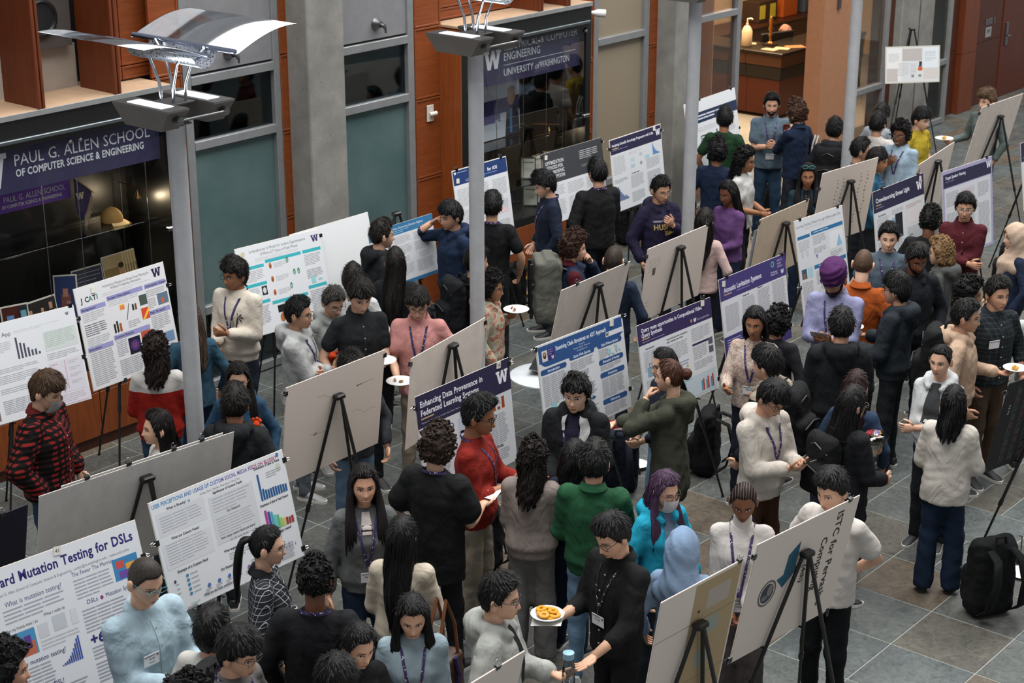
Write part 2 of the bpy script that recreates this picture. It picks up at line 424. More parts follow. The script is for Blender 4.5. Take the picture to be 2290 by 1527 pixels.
def face_part(kind, *a):
    key = (kind,)+a
    if key in FACE: return FACE[key]
    mb = MB()
    if kind == 'eye':
        sgn, op = a
        u = np.linspace(0, 2*math.pi, 14, endpoint=False)
        alm = lambda w, h, dz=0: [(sgn*.0315+w*math.cos(t), .004+dz+h*math.sin(t)*(1 if math.sin(t) > 0 else .75)) for t in u]
        face_patch(mb, alm(.0185, .0085*op, .0018), '#17100d', .0012)
        face_patch(mb, alm(.0145, .0058*op), '#cfc6be', .0022)
        face_patch(mb, [(sgn*.031+.0058*math.cos(t), .0042+min(.0058, .0054*op)*math.sin(t)) for t in u], '#120b08', .0032)
    elif kind == 'brow':
        sgn, col = a
        top = [(sgn*(.012+.038*i/5), .0262+.0050*math.sin(2.7*i/5+.35)-.0035*i/5) for i in range(6)]
        bot = [(x, z-.0060*(1-.6*abs(i-1.5)/4)) for i, (x, z) in enumerate(top)][::-1]
        face_patch(mb, top+bot, col, .0018)
    elif kind == 'lips':
        col, smile = a
        c = hx(col); lip = (min(1, c[0]*.78), c[1]*.48, c[2]*.5)
        u = np.linspace(0, 2*math.pi, 16, endpoint=False); w = .022+.005*smile
        z0 = lambda x: -.064+(smile*.005)*(abs(x)/w)**2
        face_patch(mb, [(w*math.cos(t), z0(w*math.cos(t))+(.0065 if math.sin(t) > 0 else .0085)*math.sin(t)) for t in u], lip, .0016)
        h = .0012+.0035*max(0, smile-.4)
        face_patch(mb, [(w*.9*math.cos(t), z0(w*math.cos(t))-.0002+h*math.sin(t)) for t in u], '#e8dcd4' if smile > .8 else '#35140f', .0032)
    elif kind == 'glasses':
        col, rnd = a
        for sg in (-1, 1):
            u = np.linspace(0, 2*math.pi, 17)
            hw, hh = (.0245, .0205) if rnd else (.026, .017)
            e = 1. if rnd else .65
            ring = [(sg*.0335+hw*np.sign(math.cos(t))*abs(math.cos(t))**e, .101-abs(math.cos(t)*sg-0)*.001-.00*sg, .000+hh*np.sign(math.sin(t))*abs(math.sin(t))**e) for t in u]
            mb.tube(ring, .0017, 5, False)
            mb.tube([(sg*.059, .099, .006), (sg*.076, .06, .009), (sg*.079, -.005, .010), (sg*.077, -.025, -.006)], .0018, 5)
        mb.tube([(-.010, .101, .004), (0, .106, .007), (.010, .101, .004)], .0015, 5)
    elif kind == 'mask':
        A = np.linspace(-1.25, 1.25, 15); Z = np.linspace(-.012, -.115, 9); V = []
        for z in Z:
            for q in A:
                t = (z+.012)/-.103; wd = .066-.020*t; x = wd*math.sin(q)
                V.append((x, .045+.066*math.cos(q)**.8+.012*math.sin(math.pi*t)*math.cos(q)-.022*t*t, z+.004*math.cos(q)*(1-t)))
        mb.add(V, [[i*15+j, i*15+j+1, (i+1)*15+j+1, (i+1)*15+j] for i in range(8) for j in range(14)])
        for sg in (-1, 1): mb.tube([(sg*.062, .065, -.03), (sg*.076, .02, -.01), (sg*.080, -.012, .012)], .0015, 4)
    m = {'eye': vcol(.3, .5), 'brow': vcol(.8, .2), 'lips': vcol(.4, .4), 'glasses': plain(a[0] if kind == 'glasses' else '#fff', .3), 'mask': cloth(a[0] if kind == 'mask' else '#fff', .15)}[kind]
    FACE[key] = mb.mesh(kind, m, kind in ('glasses', 'mask'), cols=kind in ('eye', 'brow', 'lips')); return FACE[key]

def rotm(rx, rz):
    return np.array(Matrix.Rotation(rz, 3, 'Z')@Matrix.Rotation(rx, 3, 'X'))
def ik(S, T, a, b, pole):
    S, T, pole = np.array(S, float), np.array(T, float), np.array(pole, float); d = T-S; L = np.linalg.norm(d)
    if L > (a+b)*.985: T = S+d*(a+b)*.985/L; d = T-S; L = np.linalg.norm(d)
    L = max(L, abs(a-b)+.02); u = d/np.linalg.norm(d); x = (a*a-b*b+L*L)/(2*L); h = math.sqrt(max(a*a-x*x, 0))
    p = pole-u*(pole@u); p /= np.linalg.norm(p)+1e-9
    return S+u*x+p*h, T
# wrist target (right side; left is mirrored), elbow pole, finger curl, palm normal
ARMS = {
    'down': ((.255, .03, .84), (.5, -.6, 0), .35, (-1, 0, 0)),
    'relax': ((.245, .10, .90), (.6, -.7, 0), .4, (-1, .2, 0)),
    'pocket': ((.205, .06, .92), (.9, -.6, 0), .6, (-1, 0, 0)),
    'clasp': ((.055, .25, 1.03), (.40, -.45, -.8), .6, (-.6, -.8, 0)),
    'clasph': ((.05, .25, 1.15), (.40, -.45, -.8), .7, (-.6, -.6, .2)),
    'hold': ((.15, .30, 1.10), (.32, -.5, -.8), .45, (0, 0, 1)),
    'holdin': ((.07, .30, 1.12), (.38, -.5, -.8), .45, (0, 0, 1)),
    'cross': ((-.10, .21, 1.14), (.6, -.1, -.8), .5, (0, -1, 0)),
    'crossb': ((-.08, .25, 1.10), (.6, -.1, -.8), .5, (0, -1, 0)),
    'chin': ((.05, .17, 1.44), (.6, .1, -.8), .8, (-.5, -.8, 0)),
    'chest': ((.04, .19, 1.27), (.6, -.1, -.8), .6, (0, -1, 0)),
    'phone': ((.05, .31, 1.16), (.40, -.45, -.8), .7, (-.5, -.2, .8)),
    'gest': ((.14, .34, 1.12), (.35, -.5, -.8), .25, (-.7, -.1, .6)),
    'open': ((.20, .36, 1.02), (.35, -.5, -.8), .12, (-.1, 0, 1)),
    'point': ((.10, .48, 1.40), (.7, 0, -.7), .9, (0, 0, -1)),
    'behind': ((.03, -.20, .98), (.9, -.2, .1), .4, (0, -1, 0)),
    'front': ((.12, .26, 1.00), (.45, -.6, -.5), .4, (-1, 0, 0)),
}
SKIN = {'a': '#d2a98f', 'b': '#c1947a', 'c': '#9c6d50', 'd': '#6f4833', 'e': '#54362a'}
def hand(mb, W, d, n, side, curl, point=False, k=1.):
    d = d/np.linalg.norm(d); n = np.array(n, float); n = n-d*(n@d)
    if np.linalg.norm(n) < .05: n = np.array([0, 0, 1.])-d*d[2]
    n /= np.linalg.norm(n)+1e-9; w = np.cross(d, n)*side
    V = []; nn = 8; secs = [(-.012, .025, .019), (.015, .029, .017), (.05, .039, .015), (.082, .040, .011), (.092, .034, .006)]
    for s, a, b in secs:
        for j in range(nn):
            t = 2*math.pi*j/nn; V.append(W+k*(d*s+w*a*math.cos(t)+n*b*math.sin(t)))
    F = [[i*nn+j, i*nn+(j+1) % nn, (i+1)*nn+(j+1) % nn, (i+1)*nn+j] for i in range(4) for j in range(nn)]+[list(range(nn))[::-1], [32+j for j in range(nn)]]
    mb.add(V, F)
    for q, (off, L) in enumerate([(.029, .070), (.010, .079), (-.010, .073), (-.028, .056)]):
        c = curl*(.1 if point and q == 0 else 1.)+(.06*q if not point else 0); p = W+k*(d*.080+w*off); pts = [p]; ang = .1
        for sg in (.42, .32, .26):
            ang += c*1.0; p = p+k*L*sg*(d*math.cos(ang)+n*math.sin(ang)); pts.append(p)
        mb.tube(pts, np.array([.0095, .0088, .0078, .0055])*k, 6)
    tb = W+k*(d*.020+w*.026); td = d*.62+w*.62+n*.35; td /= np.linalg.norm(td); t2 = td*.8+d*.45+n*.25*curl-w*.2; t2 /= np.linalg.norm(t2)
    mb.tube([tb, tb+k*td*.040, tb+k*(td*.040+t2*.030), tb+k*(td*.040+t2*.048)], np.array([.0135, .0115, .0095, .006])*k, 6)
    return W+k*(d*.075+n*.02), n
TOPS = {}
def hairmesh(kind, col, seed, yaw=0.):
    """hair in the head's frame; returns mesh"""
    R = random.Random(seed)
    st = dict(short=(.022, .98, .16), crop=(.008, .95, .05), fringe=(.027, 1.24, .16), mop=(.034, 1.20, .22), curly=(.034, 1.02, .34), afro=(.017, .92, .2),
              curlylong=(.028, 1.0, .28), long=(.021, .90, .08), longf=(.021, 1.2, .08), bun=(.010, .88, .05), pony=(.012, .9, .05), bob=(.020, .95, .08), cornrow=(.007, .84, .02), quiff=(.024, .93, .25),
              bald=(.0022, .80, .0), side=(.026, 1.06, .14))[kind]
    th, f0, nz = st
    fine = kind in ('curly', 'curlylong', 'afro')
    A, Pm, F = sgrid(72 if fine else 56, 52 if fine else 38, 2.55, .2)
    V = headsurf(A, Pm); V[:, 1] = np.where(V[:, 1] > .095, .095, V[:, 1]); aa = np.abs(A)
    nape = 2.42 if kind in ('long', 'longf', 'curlylong', 'bob', 'fringe', 'mop') else 2.22
    low = kind in ('long', 'longf', 'curlylong', 'bob', 'curly', 'afro')
    hl = np.interp(aa, [0, .45, .85, 1.15, 1.38, 1.60, 1.85, 2.2, 3.2], [f0, f0, f0+.06, 1.32+(.1 if low else 0), 1.72+(.3 if low else 0), 1.62+(.5 if low else 0), 1.95+(.3 if low else 0), nape-.03, nape])
    if kind in ('fringe', 'mop', 'longf', 'side'): hl = hl+.05*np.sin(A*9+seed)
    m = sstep((hl-Pm)/.14)
    N = V/np.linalg.norm(V, axis=1)[:, None]; N[:, 2] *= 1.15
    top = np.clip(np.cos(Pm), 0, 1)
    t = th*(.75+.5*top)+(.006 if kind in ('fringe', 'mop', 'side') else 0)*np.exp(-(aa/.7)**2)*np.clip(1.3-Pm, 0, 1)
    if kind == 'quiff': t = t+.018*np.exp(-(aa/.8)**2)*np.exp(-((Pm-.7)/.4)**2)
    fn = fold_noise(V*(2.6 if fine else 1.5), seed, 1.9 if fine else 1.3)
    t = t*(1+nz*fn)
    if not fine: t = t+.0022*np.sin(A*31+3*np.sin(Pm*4+seed))*np.sin(Pm)*(th > .008)
    if kind in ('long', 'longf', 'pony', 'bun', 'bob'): t = t-.006*np.exp(-((A-.12)/.05)**2)*(Pm < 1.2)*(kind != 'bun')
    if kind == 'cornrow': t = t+.006*np.abs(np.sin(A*np.sin(Pm)*13+seed*0))
    V = V+N*np.where(m > 0, t*m-.010*(1-m), -.010)[:, None]
    parts = [(V, [list(f) for f in F])]
    mb = MB(); mb.add(V, F.tolist())
    nr_ = np.random.RandomState(seed); ok = np.where((m > .97) & (Pm > .05))[0]
    if kind not in ('bald', 'cornrow', 'crop') and len(ok):
        if fine:
            for i_ in nr_.choice(ok, 190):
                n_ = N[i_]/np.linalg.norm(N[i_]); a_ = np.cross(n_, nr_.randn(3)); a_ /= np.linalg.norm(a_)+1e-9; b_ = np.cross(n_, a_)*.5+n_*.8; r_ = .008+.008*nr_.rand(); c_ = V[i_]+n_*.002
                mb.tube([c_+r_*(a_*math.cos(t_)+b_*math.sin(t_))+a_*.002*t_ for t_ in np.linspace(0, 4.4, 7)], [.0040, .0052, .0055, .0055, .005, .004, .002], 4, False)
        else:
            crown = np.array([.01, -.05, .11]); Vr, Fr = [], []
            for i_ in nr_.choice(ok, 420 if kind not in ('long', 'longf', 'bun', 'pony', 'bob') else 200):
                n_ = N[i_]/np.linalg.norm(N[i_]); t_ = V[i_]-crown; t_ = t_-n_*(t_@n_); t_ /= np.linalg.norm(t_)+1e-9
                t_ = t_+.35*nr_.randn(3)*(1 if kind not in ('long', 'longf', 'bun', 'pony', 'bob', 'fringe', 'side') else .3); t_ -= n_*(t_@n_); t_ /= np.linalg.norm(t_)+1e-9
                w_ = np.cross(n_, t_)*(.0016+.0018*nr_.rand()); L_ = (.028+.022*nr_.rand())*(1 if Pm[i_] < hl[i_]-.35 else .55)
                lift = (.006 if kind in ('short', 'quiff', 'mop') else .002)*(.4+nr_.rand())
                p0 = V[i_]-n_*.003; p1 = p0+t_*L_*.5+n_*(lift+.002); p2 = p0+t_*L_+n_*(lift*.6-.35*L_*L_/.09*.02); k_ = len(Vr)
                Vr += [p0-w_, p0+w_, p1+w_, p1-w_, p2]; Fr += [[k_, k_+1, k_+2, k_+3], [k_+3, k_+2, k_+4]]
            mb.add(Vr, Fr)
    def strand(pts, rad, n=9, amp=.10):
        P = np.array(pts, float); k = 12; tt = np.linspace(0, len(P)-1, k)
        Q = np.stack([np.interp(tt, range(len(P)), P[:, i]) for i in range(3)], 1); r = np.interp(tt, range(len(P)), rad)
        for i in range(1, k-1): Q[i] = .25*Q[i-1]+.5*Q[i]+.25*Q[i+1]
        ph = R.random()*6; w_ = amp*(.5 if not fine else 1.6)
        Q[1:, 0] += w_*r[1:]*np.sin(np.arange(1, k)*(.9 if not fine else 2.1)+ph); Q[1:, 1] += w_*.6*r[1:]*np.cos(np.arange(1, k)*(.8 if not fine else 1.9)+ph)
        mb.tube(Q, r*(1+(.18*np.sin(np.arange(k)*2.3+ph) if fine else 0)), n)
    return mb, strand, fine
def person(label, px, py, H=1.72, face=0, hf=None, pitch=8, sex='m', skin_='b', hair='short', hcol='#15110f', top='cloth', tcol='#222226', topm=None,
           bot='#20242c', botm=None, shoe='#26262a', sole='#cfccc6', la='relax', ra='relax', sleeve='long', bulk=.012, hem=None, glasses=None, mask=None, beard=None,
           lan=None, badge=None, hood=False, collar=None, smile=.2, eye=1., hlen=.0, front=False, folds=.004, open_=None, wide=0., crouch=0., build=1., hscale=1.,
           turban=None, hijab=None, seed=None, roll=False, sink=0., turtle=False, extra=None):
    """one standing person: head top at photo pixel (px, py), face = turn from the camera (0 toward it, 90 to picture right)"""
    i = len(PEOPLE); seed = seed if seed is not None else i*7+3
    rs = random.Random(seed); s = H/1.75
    P = at(px, py, H-sink); P[2] = -sink
    hf = face if hf is None else hf
    tc = -P*np.array([1, 1, 0]); tc = tc/np.linalg.norm(tc); a = math.radians(face); fv = tc*math.cos(a)+np.array([-tc[1], tc[0], 0])*(-1)*math.sin(a)*-1
    # picture right, seen from the camera
    rv = np.array([-tc[1], tc[0], 0]); rv = rv if rv@RT > 0 else -rv
    fv = tc*math.cos(a)+rv*math.sin(a)
    rz = math.atan2(fv[1], fv[0])-math.pi/2
    root = empty('person', P, rz, label, 'person')
    PEOPLE.append(root)
    sk = skin(SKIN[skin_]); F_ = sex == 'f'
    # head frame; a turn to picture right is a turn to the person's left when facing the camera
    ks = 1.05*hscale*(.35+.65*s)*(.98 if F_ else 1.02)
    hy = math.radians(hf-face); hp = math.radians(pitch)
    Rm = rotm(-hp, hy)
    thick = dict(short=.030, crop=.012, fringe=.036, mop=.042, curly=.04, afro=.024, curlylong=.036, long=.026, longf=.026, bun=.012, pony=.014, bob=.023, cornrow=.01, quiff=.03, bald=.003, side=.028).get(hair, .02)
    if turban: thick = .055
    if hijab: thick = .018
    neckz = 1.545*s
    piv = np.array([0, -.012*s, H-thick*ks-.118*ks-.105*ks])
    hc = piv+Rm@np.array([0, .012*ks, .105*ks])
    hc[2] += (H-thick*ks)-(hc[2]+.118*ks*math.cos(hp)+.03*ks*abs(math.sin(hp)))
    HM = Matrix.Translation(Vector(hc))@Matrix(((*(Rm[0]*ks),), (*(Rm[1]*ks),), (*(Rm[2]*ks),))).to_4x4()
    def hpart(name, me):
        o = newobj(name, me, root); o.matrix_basis = HM; return o
    tohead = lambda V: (np.asarray(V)*ks)@Rm.T+hc
    # ---- body: head, neck, trunk, arms and hands in one mesh
    mb = MB(); mb.add(tohead(HV), HF.tolist())
    for sg in (-1, 1):
        u = np.linspace(0, 2*math.pi, 8, endpoint=False); E = []
        for t in (-1, -.6, 0, .6, 1):
            rr = math.sqrt(max(0, 1-t*t))
            for q in u: E.append((sg*(.0745+.009*(t+1)), -.010-.006*t+.018*(rr+.15)*math.cos(q), -.008+.031*(rr+.15)*math.sin(q)-.004*math.cos(q)))
        Fe = [[r_*8+j, r_*8+(j+1) % 8, (r_+1)*8+(j+1) % 8, (r_+1)*8+j] for r_ in range(4) for j in range(8)]+[[32+j for j in range(8)]]
        mb.add(tohead(E), Fe)
    nb = np.array([0, -.02*s, 1.385*s]); nt = tohead([[0, -.018, -.055]])[0]
    mb.tube([nt, .55*nt+.45*nb+np.array([0, -.004, 0]), nb, nb-np.array([0, 0, .22*s]), nb-np.array([0, -.01, .5*s])], [.054*ks, .054*s if not F_ else .047*s, .066*s, .09*s, .08*s], 14)
    sx = (.143 if F_ else .165)*s*build; shz = 1.368*s; A_, B_ = .285*s, .255*s
    arms = {}
    for nm, sg, spec in (('R', 1, ra), ('L', -1, la)):
        if isinstance(spec, str): T, pole, curl, n = ARMS[spec]
        elif spec[0] == 'w':
            wv = aty(*spec[1:4])-P; cz, sz = math.cos(-rz), math.sin(-rz); T = np.array([cz*wv[0]-sz*wv[1], sz*wv[0]+cz*wv[1], wv[2]])/s*np.array([sg, 1, 1]); pole, curl, n = (.6, .1, -.8), spec[4], (0, 0, -1)
        else: T, pole, curl, n = (tuple(spec)+((.35, -.5, -.8), .4, (-.5, 0, .5))[len(spec)-1:])[:4] if isinstance(spec[0], (tuple, list)) else (spec, (.35, -.5, -.8), .4, (-.5, 0, .5))
        mir = np.array([sg, 1, 1.]); S = np.array([sg*sx, -.005, shz]); 
        E, W = ik(S, np.array(T)*mir*s, A_, B_, np.array(pole)*mir)
        d = (W-E)/np.linalg.norm(W-E)
        rA = .045*s*(.85 if F_ else 1)
        mb.tube([S, .5*S+.5*E, E, .65*E+.35*W, W], [rA, rA*.92, rA*.82, rA*.84, .026*s], 8)
        hpos, hn = hand(mb, W, d, np.array(n)*mir, sg, curl, spec == 'point' or (not isinstance(spec, str) and (len(spec) > 4 or spec[0] == 'w')), s)
        arms[nm] = (S, E, W, d, hpos, hn)
    st_ = rs.uniform(-.05, .05); feet = []
    for sg in (-1, 1):
        if sink: break
        feet.append((sg*(.098+.012*rs.random())*s, sg*st_)); fx, fy = feet[-1]
        mb.tube([(sg*.078*s, 0, .9*s), (sg*.092*s, .015+fy*.5, .49*s), (fx, fy-.01, .05*s)], [.06*s, .040*s, .028*s], 8)
    body = mb.obj('body', sk, root, smooth=True)
    # ---- face
    lookcam = abs((hf+180) % 360-180)
    if lookcam < 118:
        for sg in (-1, 1):
            hpart('eye', face_part('eye', sg, eye))
            if not turban or True: hpart('eyebrow', face_part('brow', sg, hcol if hair != 'bald' else '#3a2a22'))
        if not mask: hpart('lips', face_part('lips', SKIN[skin_], smile))
    if glasses: hpart('glasses', face_part('glasses', glasses.replace('r', '') if glasses.endswith('r') else glasses, glasses.endswith('r'))).matrix_basis = HM@Matrix.Translation((0, -.006, .007))
    if mask: hpart('face_mask', face_part('mask', mask))
    if beard:
        Vb = HV.copy(); aa = np.abs(HA)
        mk = sstep((.012-.045*np.clip((aa-.6)/.6, 0, 1)*0-HV[:, 2]-.052)/.02)*sstep((1.55-aa)/.15)*sstep((HP-1.6)/.1)
        mk = np.maximum(mk, sstep((aa-1.05)/.12)*sstep((1.5-aa)/.12)*sstep((-HV[:, 2]+.005)/.02)*sstep((HP-1.4)/.1))
        mk *= 1-np.exp(-((HV[:, 0]/.021)**4+((HV[:, 2]+.064)/.0085)**4))
        nrm = HV/np.linalg.norm(HV, axis=1)[:, None]
        Vb = HV+nrm*(mk*(beard*(1+.3*fold_noise(HV*4, seed)))-.004*(1-mk)-.001)[:, None]
        newobj('beard', npmesh('beard', tohead(Vb), HF, hairm(hcol, 1)), root)
    # ---- hair
    if hair and not turban and not hijab:
        hb, strand, fine = hairmesh(hair, hcol, seed)
        L = hlen
        if L > 0:
            na, nr = 54, 17; Vd = []
            amp = .5 if not fine else 1.; mx = 1.95 if hair != 'bob' else 2.1
            ends = [rs.random() for _ in range(na)]
            for layer in (1., .80):
                for r_ in range(nr):
                    t = r_/(nr-1)
                    for q in range(na):
                        u = -1+2*q/(na-1); az = math.pi-u*mx
                        Lq = L*(.92+.10*math.sin(q*.9+seed)+.06*ends[q])*(1-.12*abs(u)**2); z = .085-(Lq+.085)*t
                        rx = np.interp(z, [-.6, -.32, -.15, 0, .06, .09], [.070, .094, .092, .088, .075, .05])*(1 if L > .2 else 1.05)
                        back = math.cos(az) < 0
                        ry = np.interp(z, [-.6, -.36, -.25, -.1, 0, .06, .09], [.175, .170, .145, .118, .112, .095, .07] if back else [.05, .05, .052, .058, .060, .055, .04])
                        rd = .005*math.sin(q*2.3+seed+1.5*math.sin(t*6))+.004*math.sin(q*3.9+t*4)+.006*math.sin(q*.45+seed+t*5)
                        if fine: rd = .011*math.sin(q*1.1+seed+t*17)*math.sin(t*13+q*.5)+.005*math.sin(q*2.9+t*29)
                        e_ = (1-.35*max(0, t-.8)/.2) if layer == 1 else 1
                        k_ = (layer if layer < 1 else 1.)*(1+rd/.1)
                        Vd.append((rx*math.sin(az)*k_*e_+.010*amp*math.sin(t*7+seed), (ry*math.cos(az)-.006)*k_+.004*math.sin(t*9+q*.2), z))
            W_ = na*nr
            Fd = [[o_+i_*na+j, o_+i_*na+j+1, o_+(i_+1)*na+j+1, o_+(i_+1)*na+j] for o_ in (0, W_) for i_ in range(nr-1) for j in range(na-1)]
            Fd += [[(nr-1)*na+j, (nr-1)*na+j+1, W_+(nr-1)*na+j+1, W_+(nr-1)*na+j] for j in range(na-1)]
            hb.add(Vd, Fd)
            Va = np.array(Vd[:W_]).reshape(nr, na, 3); Vr, Fr = [], []
            for q in range(150):
                j = rs.randrange(2, na-2); i0 = rs.randrange(0, nr-6); ln = rs.randrange(5, 9); jw = .0015+.002*rs.random(); up_ = .002+.005*rs.random(); dr = rs.uniform(-.25, .25)
                base_ = len(Vr); cnt_ = 0
                for i_ in range(i0, min(nr, i0+ln)):
                    jj = int(min(na-2, max(1, j+dr*(i_-i0)))); p_ = Va[i_, jj]; o_ = p_*np.array([1, 1, 0]); o_ = o_/(np.linalg.norm(o_)+1e-9); sd = np.array([-o_[1], o_[0], 0])
                    f_ = 1-((i_-i0)/(ln-1)-.4)**2*1.2; Vr += [p_+o_*up_*f_+sd*jw*f_, p_+o_*up_*f_-sd*jw*f_]; cnt_ += 1
                if i0+ln > nr: Vr[-1] = Vr[-1]+np.array([0, 0, -.03]); Vr[-2] = Vr[-2]+np.array([0, 0, -.03])
                Fr += [[base_+2*k_, base_+2*k_+1, base_+2*k_+3, base_+2*k_+2] for k_ in range(cnt_-1)]
            hb.add(Vr, Fr)
            if front:
                for sg in (-1, 1):
                    for q in range(4):
                        strand([(sg*(.062+.005*q), .030-.018*q, .045), (sg*(.080+.003*q), .022-.014*q, -.03), (sg*(.082+.007*q), .045, -.13), (sg*(.078+.016*q), .116, -.25), (sg*(.072+.020*q), .145, -L*(.80+.07*q))], [.008, .013, .017, .017, .004], 7, .35)
        if hair == 'bun':
            V0 = []; A2, P2, F2 = sgrid(20, 12, math.pi, 0); d0 = np.stack([np.sin(P2)*np.sin(A2), np.sin(P2)*np.cos(A2), np.cos(P2)], 1)
            hb.add(d0*np.array([.045, .038, .04])*(1+.12*fold_noise(d0*.12, seed, 2))[:, None]+np.array([0, -.128, .018]), F2.tolist())
        if hair == 'pony':
            for q in range(5):
                ox = (q-2)*.011
                strand([(ox*.4, -.105, .035), (ox, -.150, .02), (ox*1.6, -.165, -.06), (ox*1.8, -.16, -.18), (ox*1.2, -.145, -.30-.02*q % 3)], [.014, .018, .024, .022, .006])
            hb.rev([(.016, -.012), (.021, -.006), (.021, .006), (.016, .012)], 12, (0, -.122, .03))
        if hair == 'cornrow':
            for q in range(7):
                ox = (q-3)*.012
                strand([(ox, -.09, .0), (ox*1.3, -.115, -.05), (ox*1.5, -.12, -.16)], [.007, .008, .006], 6)
        hb.xf(np.array(HM))
        hb.obj('hair', hairm(hcol, 1 if fine else 0) if hair != 'cornrow' else braid_mat(hcol), root, smooth=True)
    if turban:
        S = Sdf((-.14, -.17, -.04), (.14, .15, .21), .009)
        S.stack([(-.005, .086, .105, -.008), (.03, .092, .112, -.008), (.075, .096, .116, -.010), (.115, .094, .112, -.012)], .012)
        S.ell((0, -.012, .118), (.090, .106, .052), .012); S.cap((-.05, .085, .05), (.05, .085, .05), .018, k=.02)
        V, F = surface_nets(S.vol, S.lo, S.vox); V = V+vnormals(V, F)*(.0035*np.sin(V[:, 2]*150+V[:, 0]*25*np.sign(V[:, 1])))[:, None]
        # sits lower on the nape than on the brow
        V[:, 2] += .10*V[:, 1]*(V[:, 2] < .05)
        newobj('turban', npmesh('turban', tohead(V), F, cloth(turban, .2)), root)
    if hijab:
        S = Sdf((-.24, -.24, -.42), (.24, .24, .17), .0125)
        S.ell((0, -.014, .012), (.096, .122, .126), .02)
        S.cap((0, -.035, -.02), (0, -.045, -.20), .100, .112, .05); S.cap((0, .03, -.13), (0, .03, -.24), .062, .10, .04)
        S.cap((-.10, -.02, -.27), (.10, -.02, -.27), .085, k=.05, fy=1.25); S.cap((0, -.09, -.25), (0, -.11, -.36), .09, .06, .05); S.cap((0, .07, -.24), (0, .10, -.36), .08, .05, .05)
        # the opening for the face
        x, y, z = [S.ax[q].reshape([-1 if j == q else 1 for j in range(3)]) for q in range(3)]
        hole = (np.sqrt((x/.056)**2+((z+.020)/.088)**2)-1)*.056
        S.vol = np.maximum(S.vol, -np.maximum(hole, .045-y))
        V, F = surface_nets(S.vol, S.lo, S.vox); V = V+vnormals(V, F)*.0025*np.sin(V[:, 2]*60+V[:, 0]*50+2*np.sin(V[:, 1]*30))[:, None]
        t = sstep((-V[:, 2]-.14)/.12)[:, None]
        Vh = tohead(V)*(1-t)+(V*ks+np.array([hc[0]*.3, hc[1]*.4, hc[2]]))*t
        newobj('hijab', npmesh('hijab', Vh, F, cloth(hijab, .25)), root)
    # ---- top
    hz = (hem if hem else (.87 if F_ else .85))*s; b = bulk*.78; q = build
    S = Sdf((-.56, -.36, hz-.08), (.56, .62, 1.56*s), .0165)
    if F_: pr = [(hz, .160+b, .120+b, -.01), (.95*s, .158+b, .118+b, -.01), (1.08*s, .138+b*1.3, .102+b*1.2, 0), (1.24*s, .150+b, .118+b, .012), (1.33*s, .142+b, .100+b*.7, .0), (1.395*s, .112, .076, -.015), (1.445*s, .063, .058, -.02)]
    else: pr = [(hz, .158+b, .116+b, 0), (1.0*s, .155+b, .114+b, 0), (1.12*s, .160+b, .114+b, .004), (1.26*s, .168+b, .120+b*.8, .004), (1.34*s, .155+b*.7, .106+b*.5, -.004), (1.405*s, .118, .082, -.014), (1.45*s, .070, .064, -.02)]
    if hood or top in ('sweater', 'hoodie'):
        z0, rx0, ry0, yo0 = pr[0]; pr = [(hz, rx0-.012, ry0-.010, yo0), (hz+.05*s, rx0-.010, ry0-.008, yo0), (hz+.085*s, rx0+.010, ry0+.010, yo0)]+[q_ for q_ in pr[1:] if q_[0] > hz+.1]
    S.stack([(z, rx*s*q, ry*s*q, yo) for z, rx, ry, yo in pr], .03)
    for nm, sg in (('R', 1), ('L', -1)):
        Sh, E, W, d, _, _ = arms[nm]; rA = (.038 if F_ else .043)*s*q
        S.cap((sg*.050*s, -.02, 1.402*s), Sh+np.array([0, 0, -.004]), .038*s, .040*s*q+b*.4, .03)
        S.cap(Sh, Sh*.5+E*.5 if sleeve == 'short' else E, rA+b+.006, rA+b*(1.0 if sleeve != 'short' else 1.5), .028)
        if sleeve == 'short': S.cap(Sh*.5+E*.5, Sh*.38+E*.62, rA+b*1.6, rA+b*1.9, .02)
        else:
            e = W-d*(.050*s if not roll else .14*s)
            S.cap(E, e, rA*.95+b, rA*.76+b*.85, .015)
            if not roll: S.ell(e-d*.02, rA*.80+b*1.0, .012)
    if hood:
        hr = .040*s
        pts = [(.055, .078, 1.395), (.086, .025, 1.430), (.095, -.045, 1.445), (.068, -.105, 1.440), (0, -.128, 1.433)]
        for j in range(4):
            for sg in (1, -1):
                p0, p1 = [np.array((sg*p_[0], p_[1], p_[2]))*s for p_ in (pts[j], pts[j+1])]; S.cap(p0, p1, hr*(.65+.13*j), hr*(.78+.13*j), .02)
        S.cap((0, -.125*s, 1.42*s), (0, -.135*s, 1.31*s), .062*s, .035*s, .05); S.cap((-.07*s, -.115*s, 1.40*s), (0, -.14*s, 1.31*s), .04*s, .03*s, .03); S.cap((.07*s, -.115*s, 1.40*s), (0, -.14*s, 1.31*s), .04*s, .03*s, .03)
    if topm: tm = topm
    else: tm = denim(tcol) if top == 'denim' else cloth(tcol)
    nmn = {'shirt': 'shirt', 'tee': 'tshirt', 'hoodie': 'hoodie', 'sweater': 'sweater', 'jacket': 'jacket'}.get(top, 'hoodie' if hood else ('tshirt' if sleeve == 'short' else 'shirt'))
    tme = S.mesh(nmn, tm, folds, seed)
    newobj(nmn, tme, root)
    bv = [None]
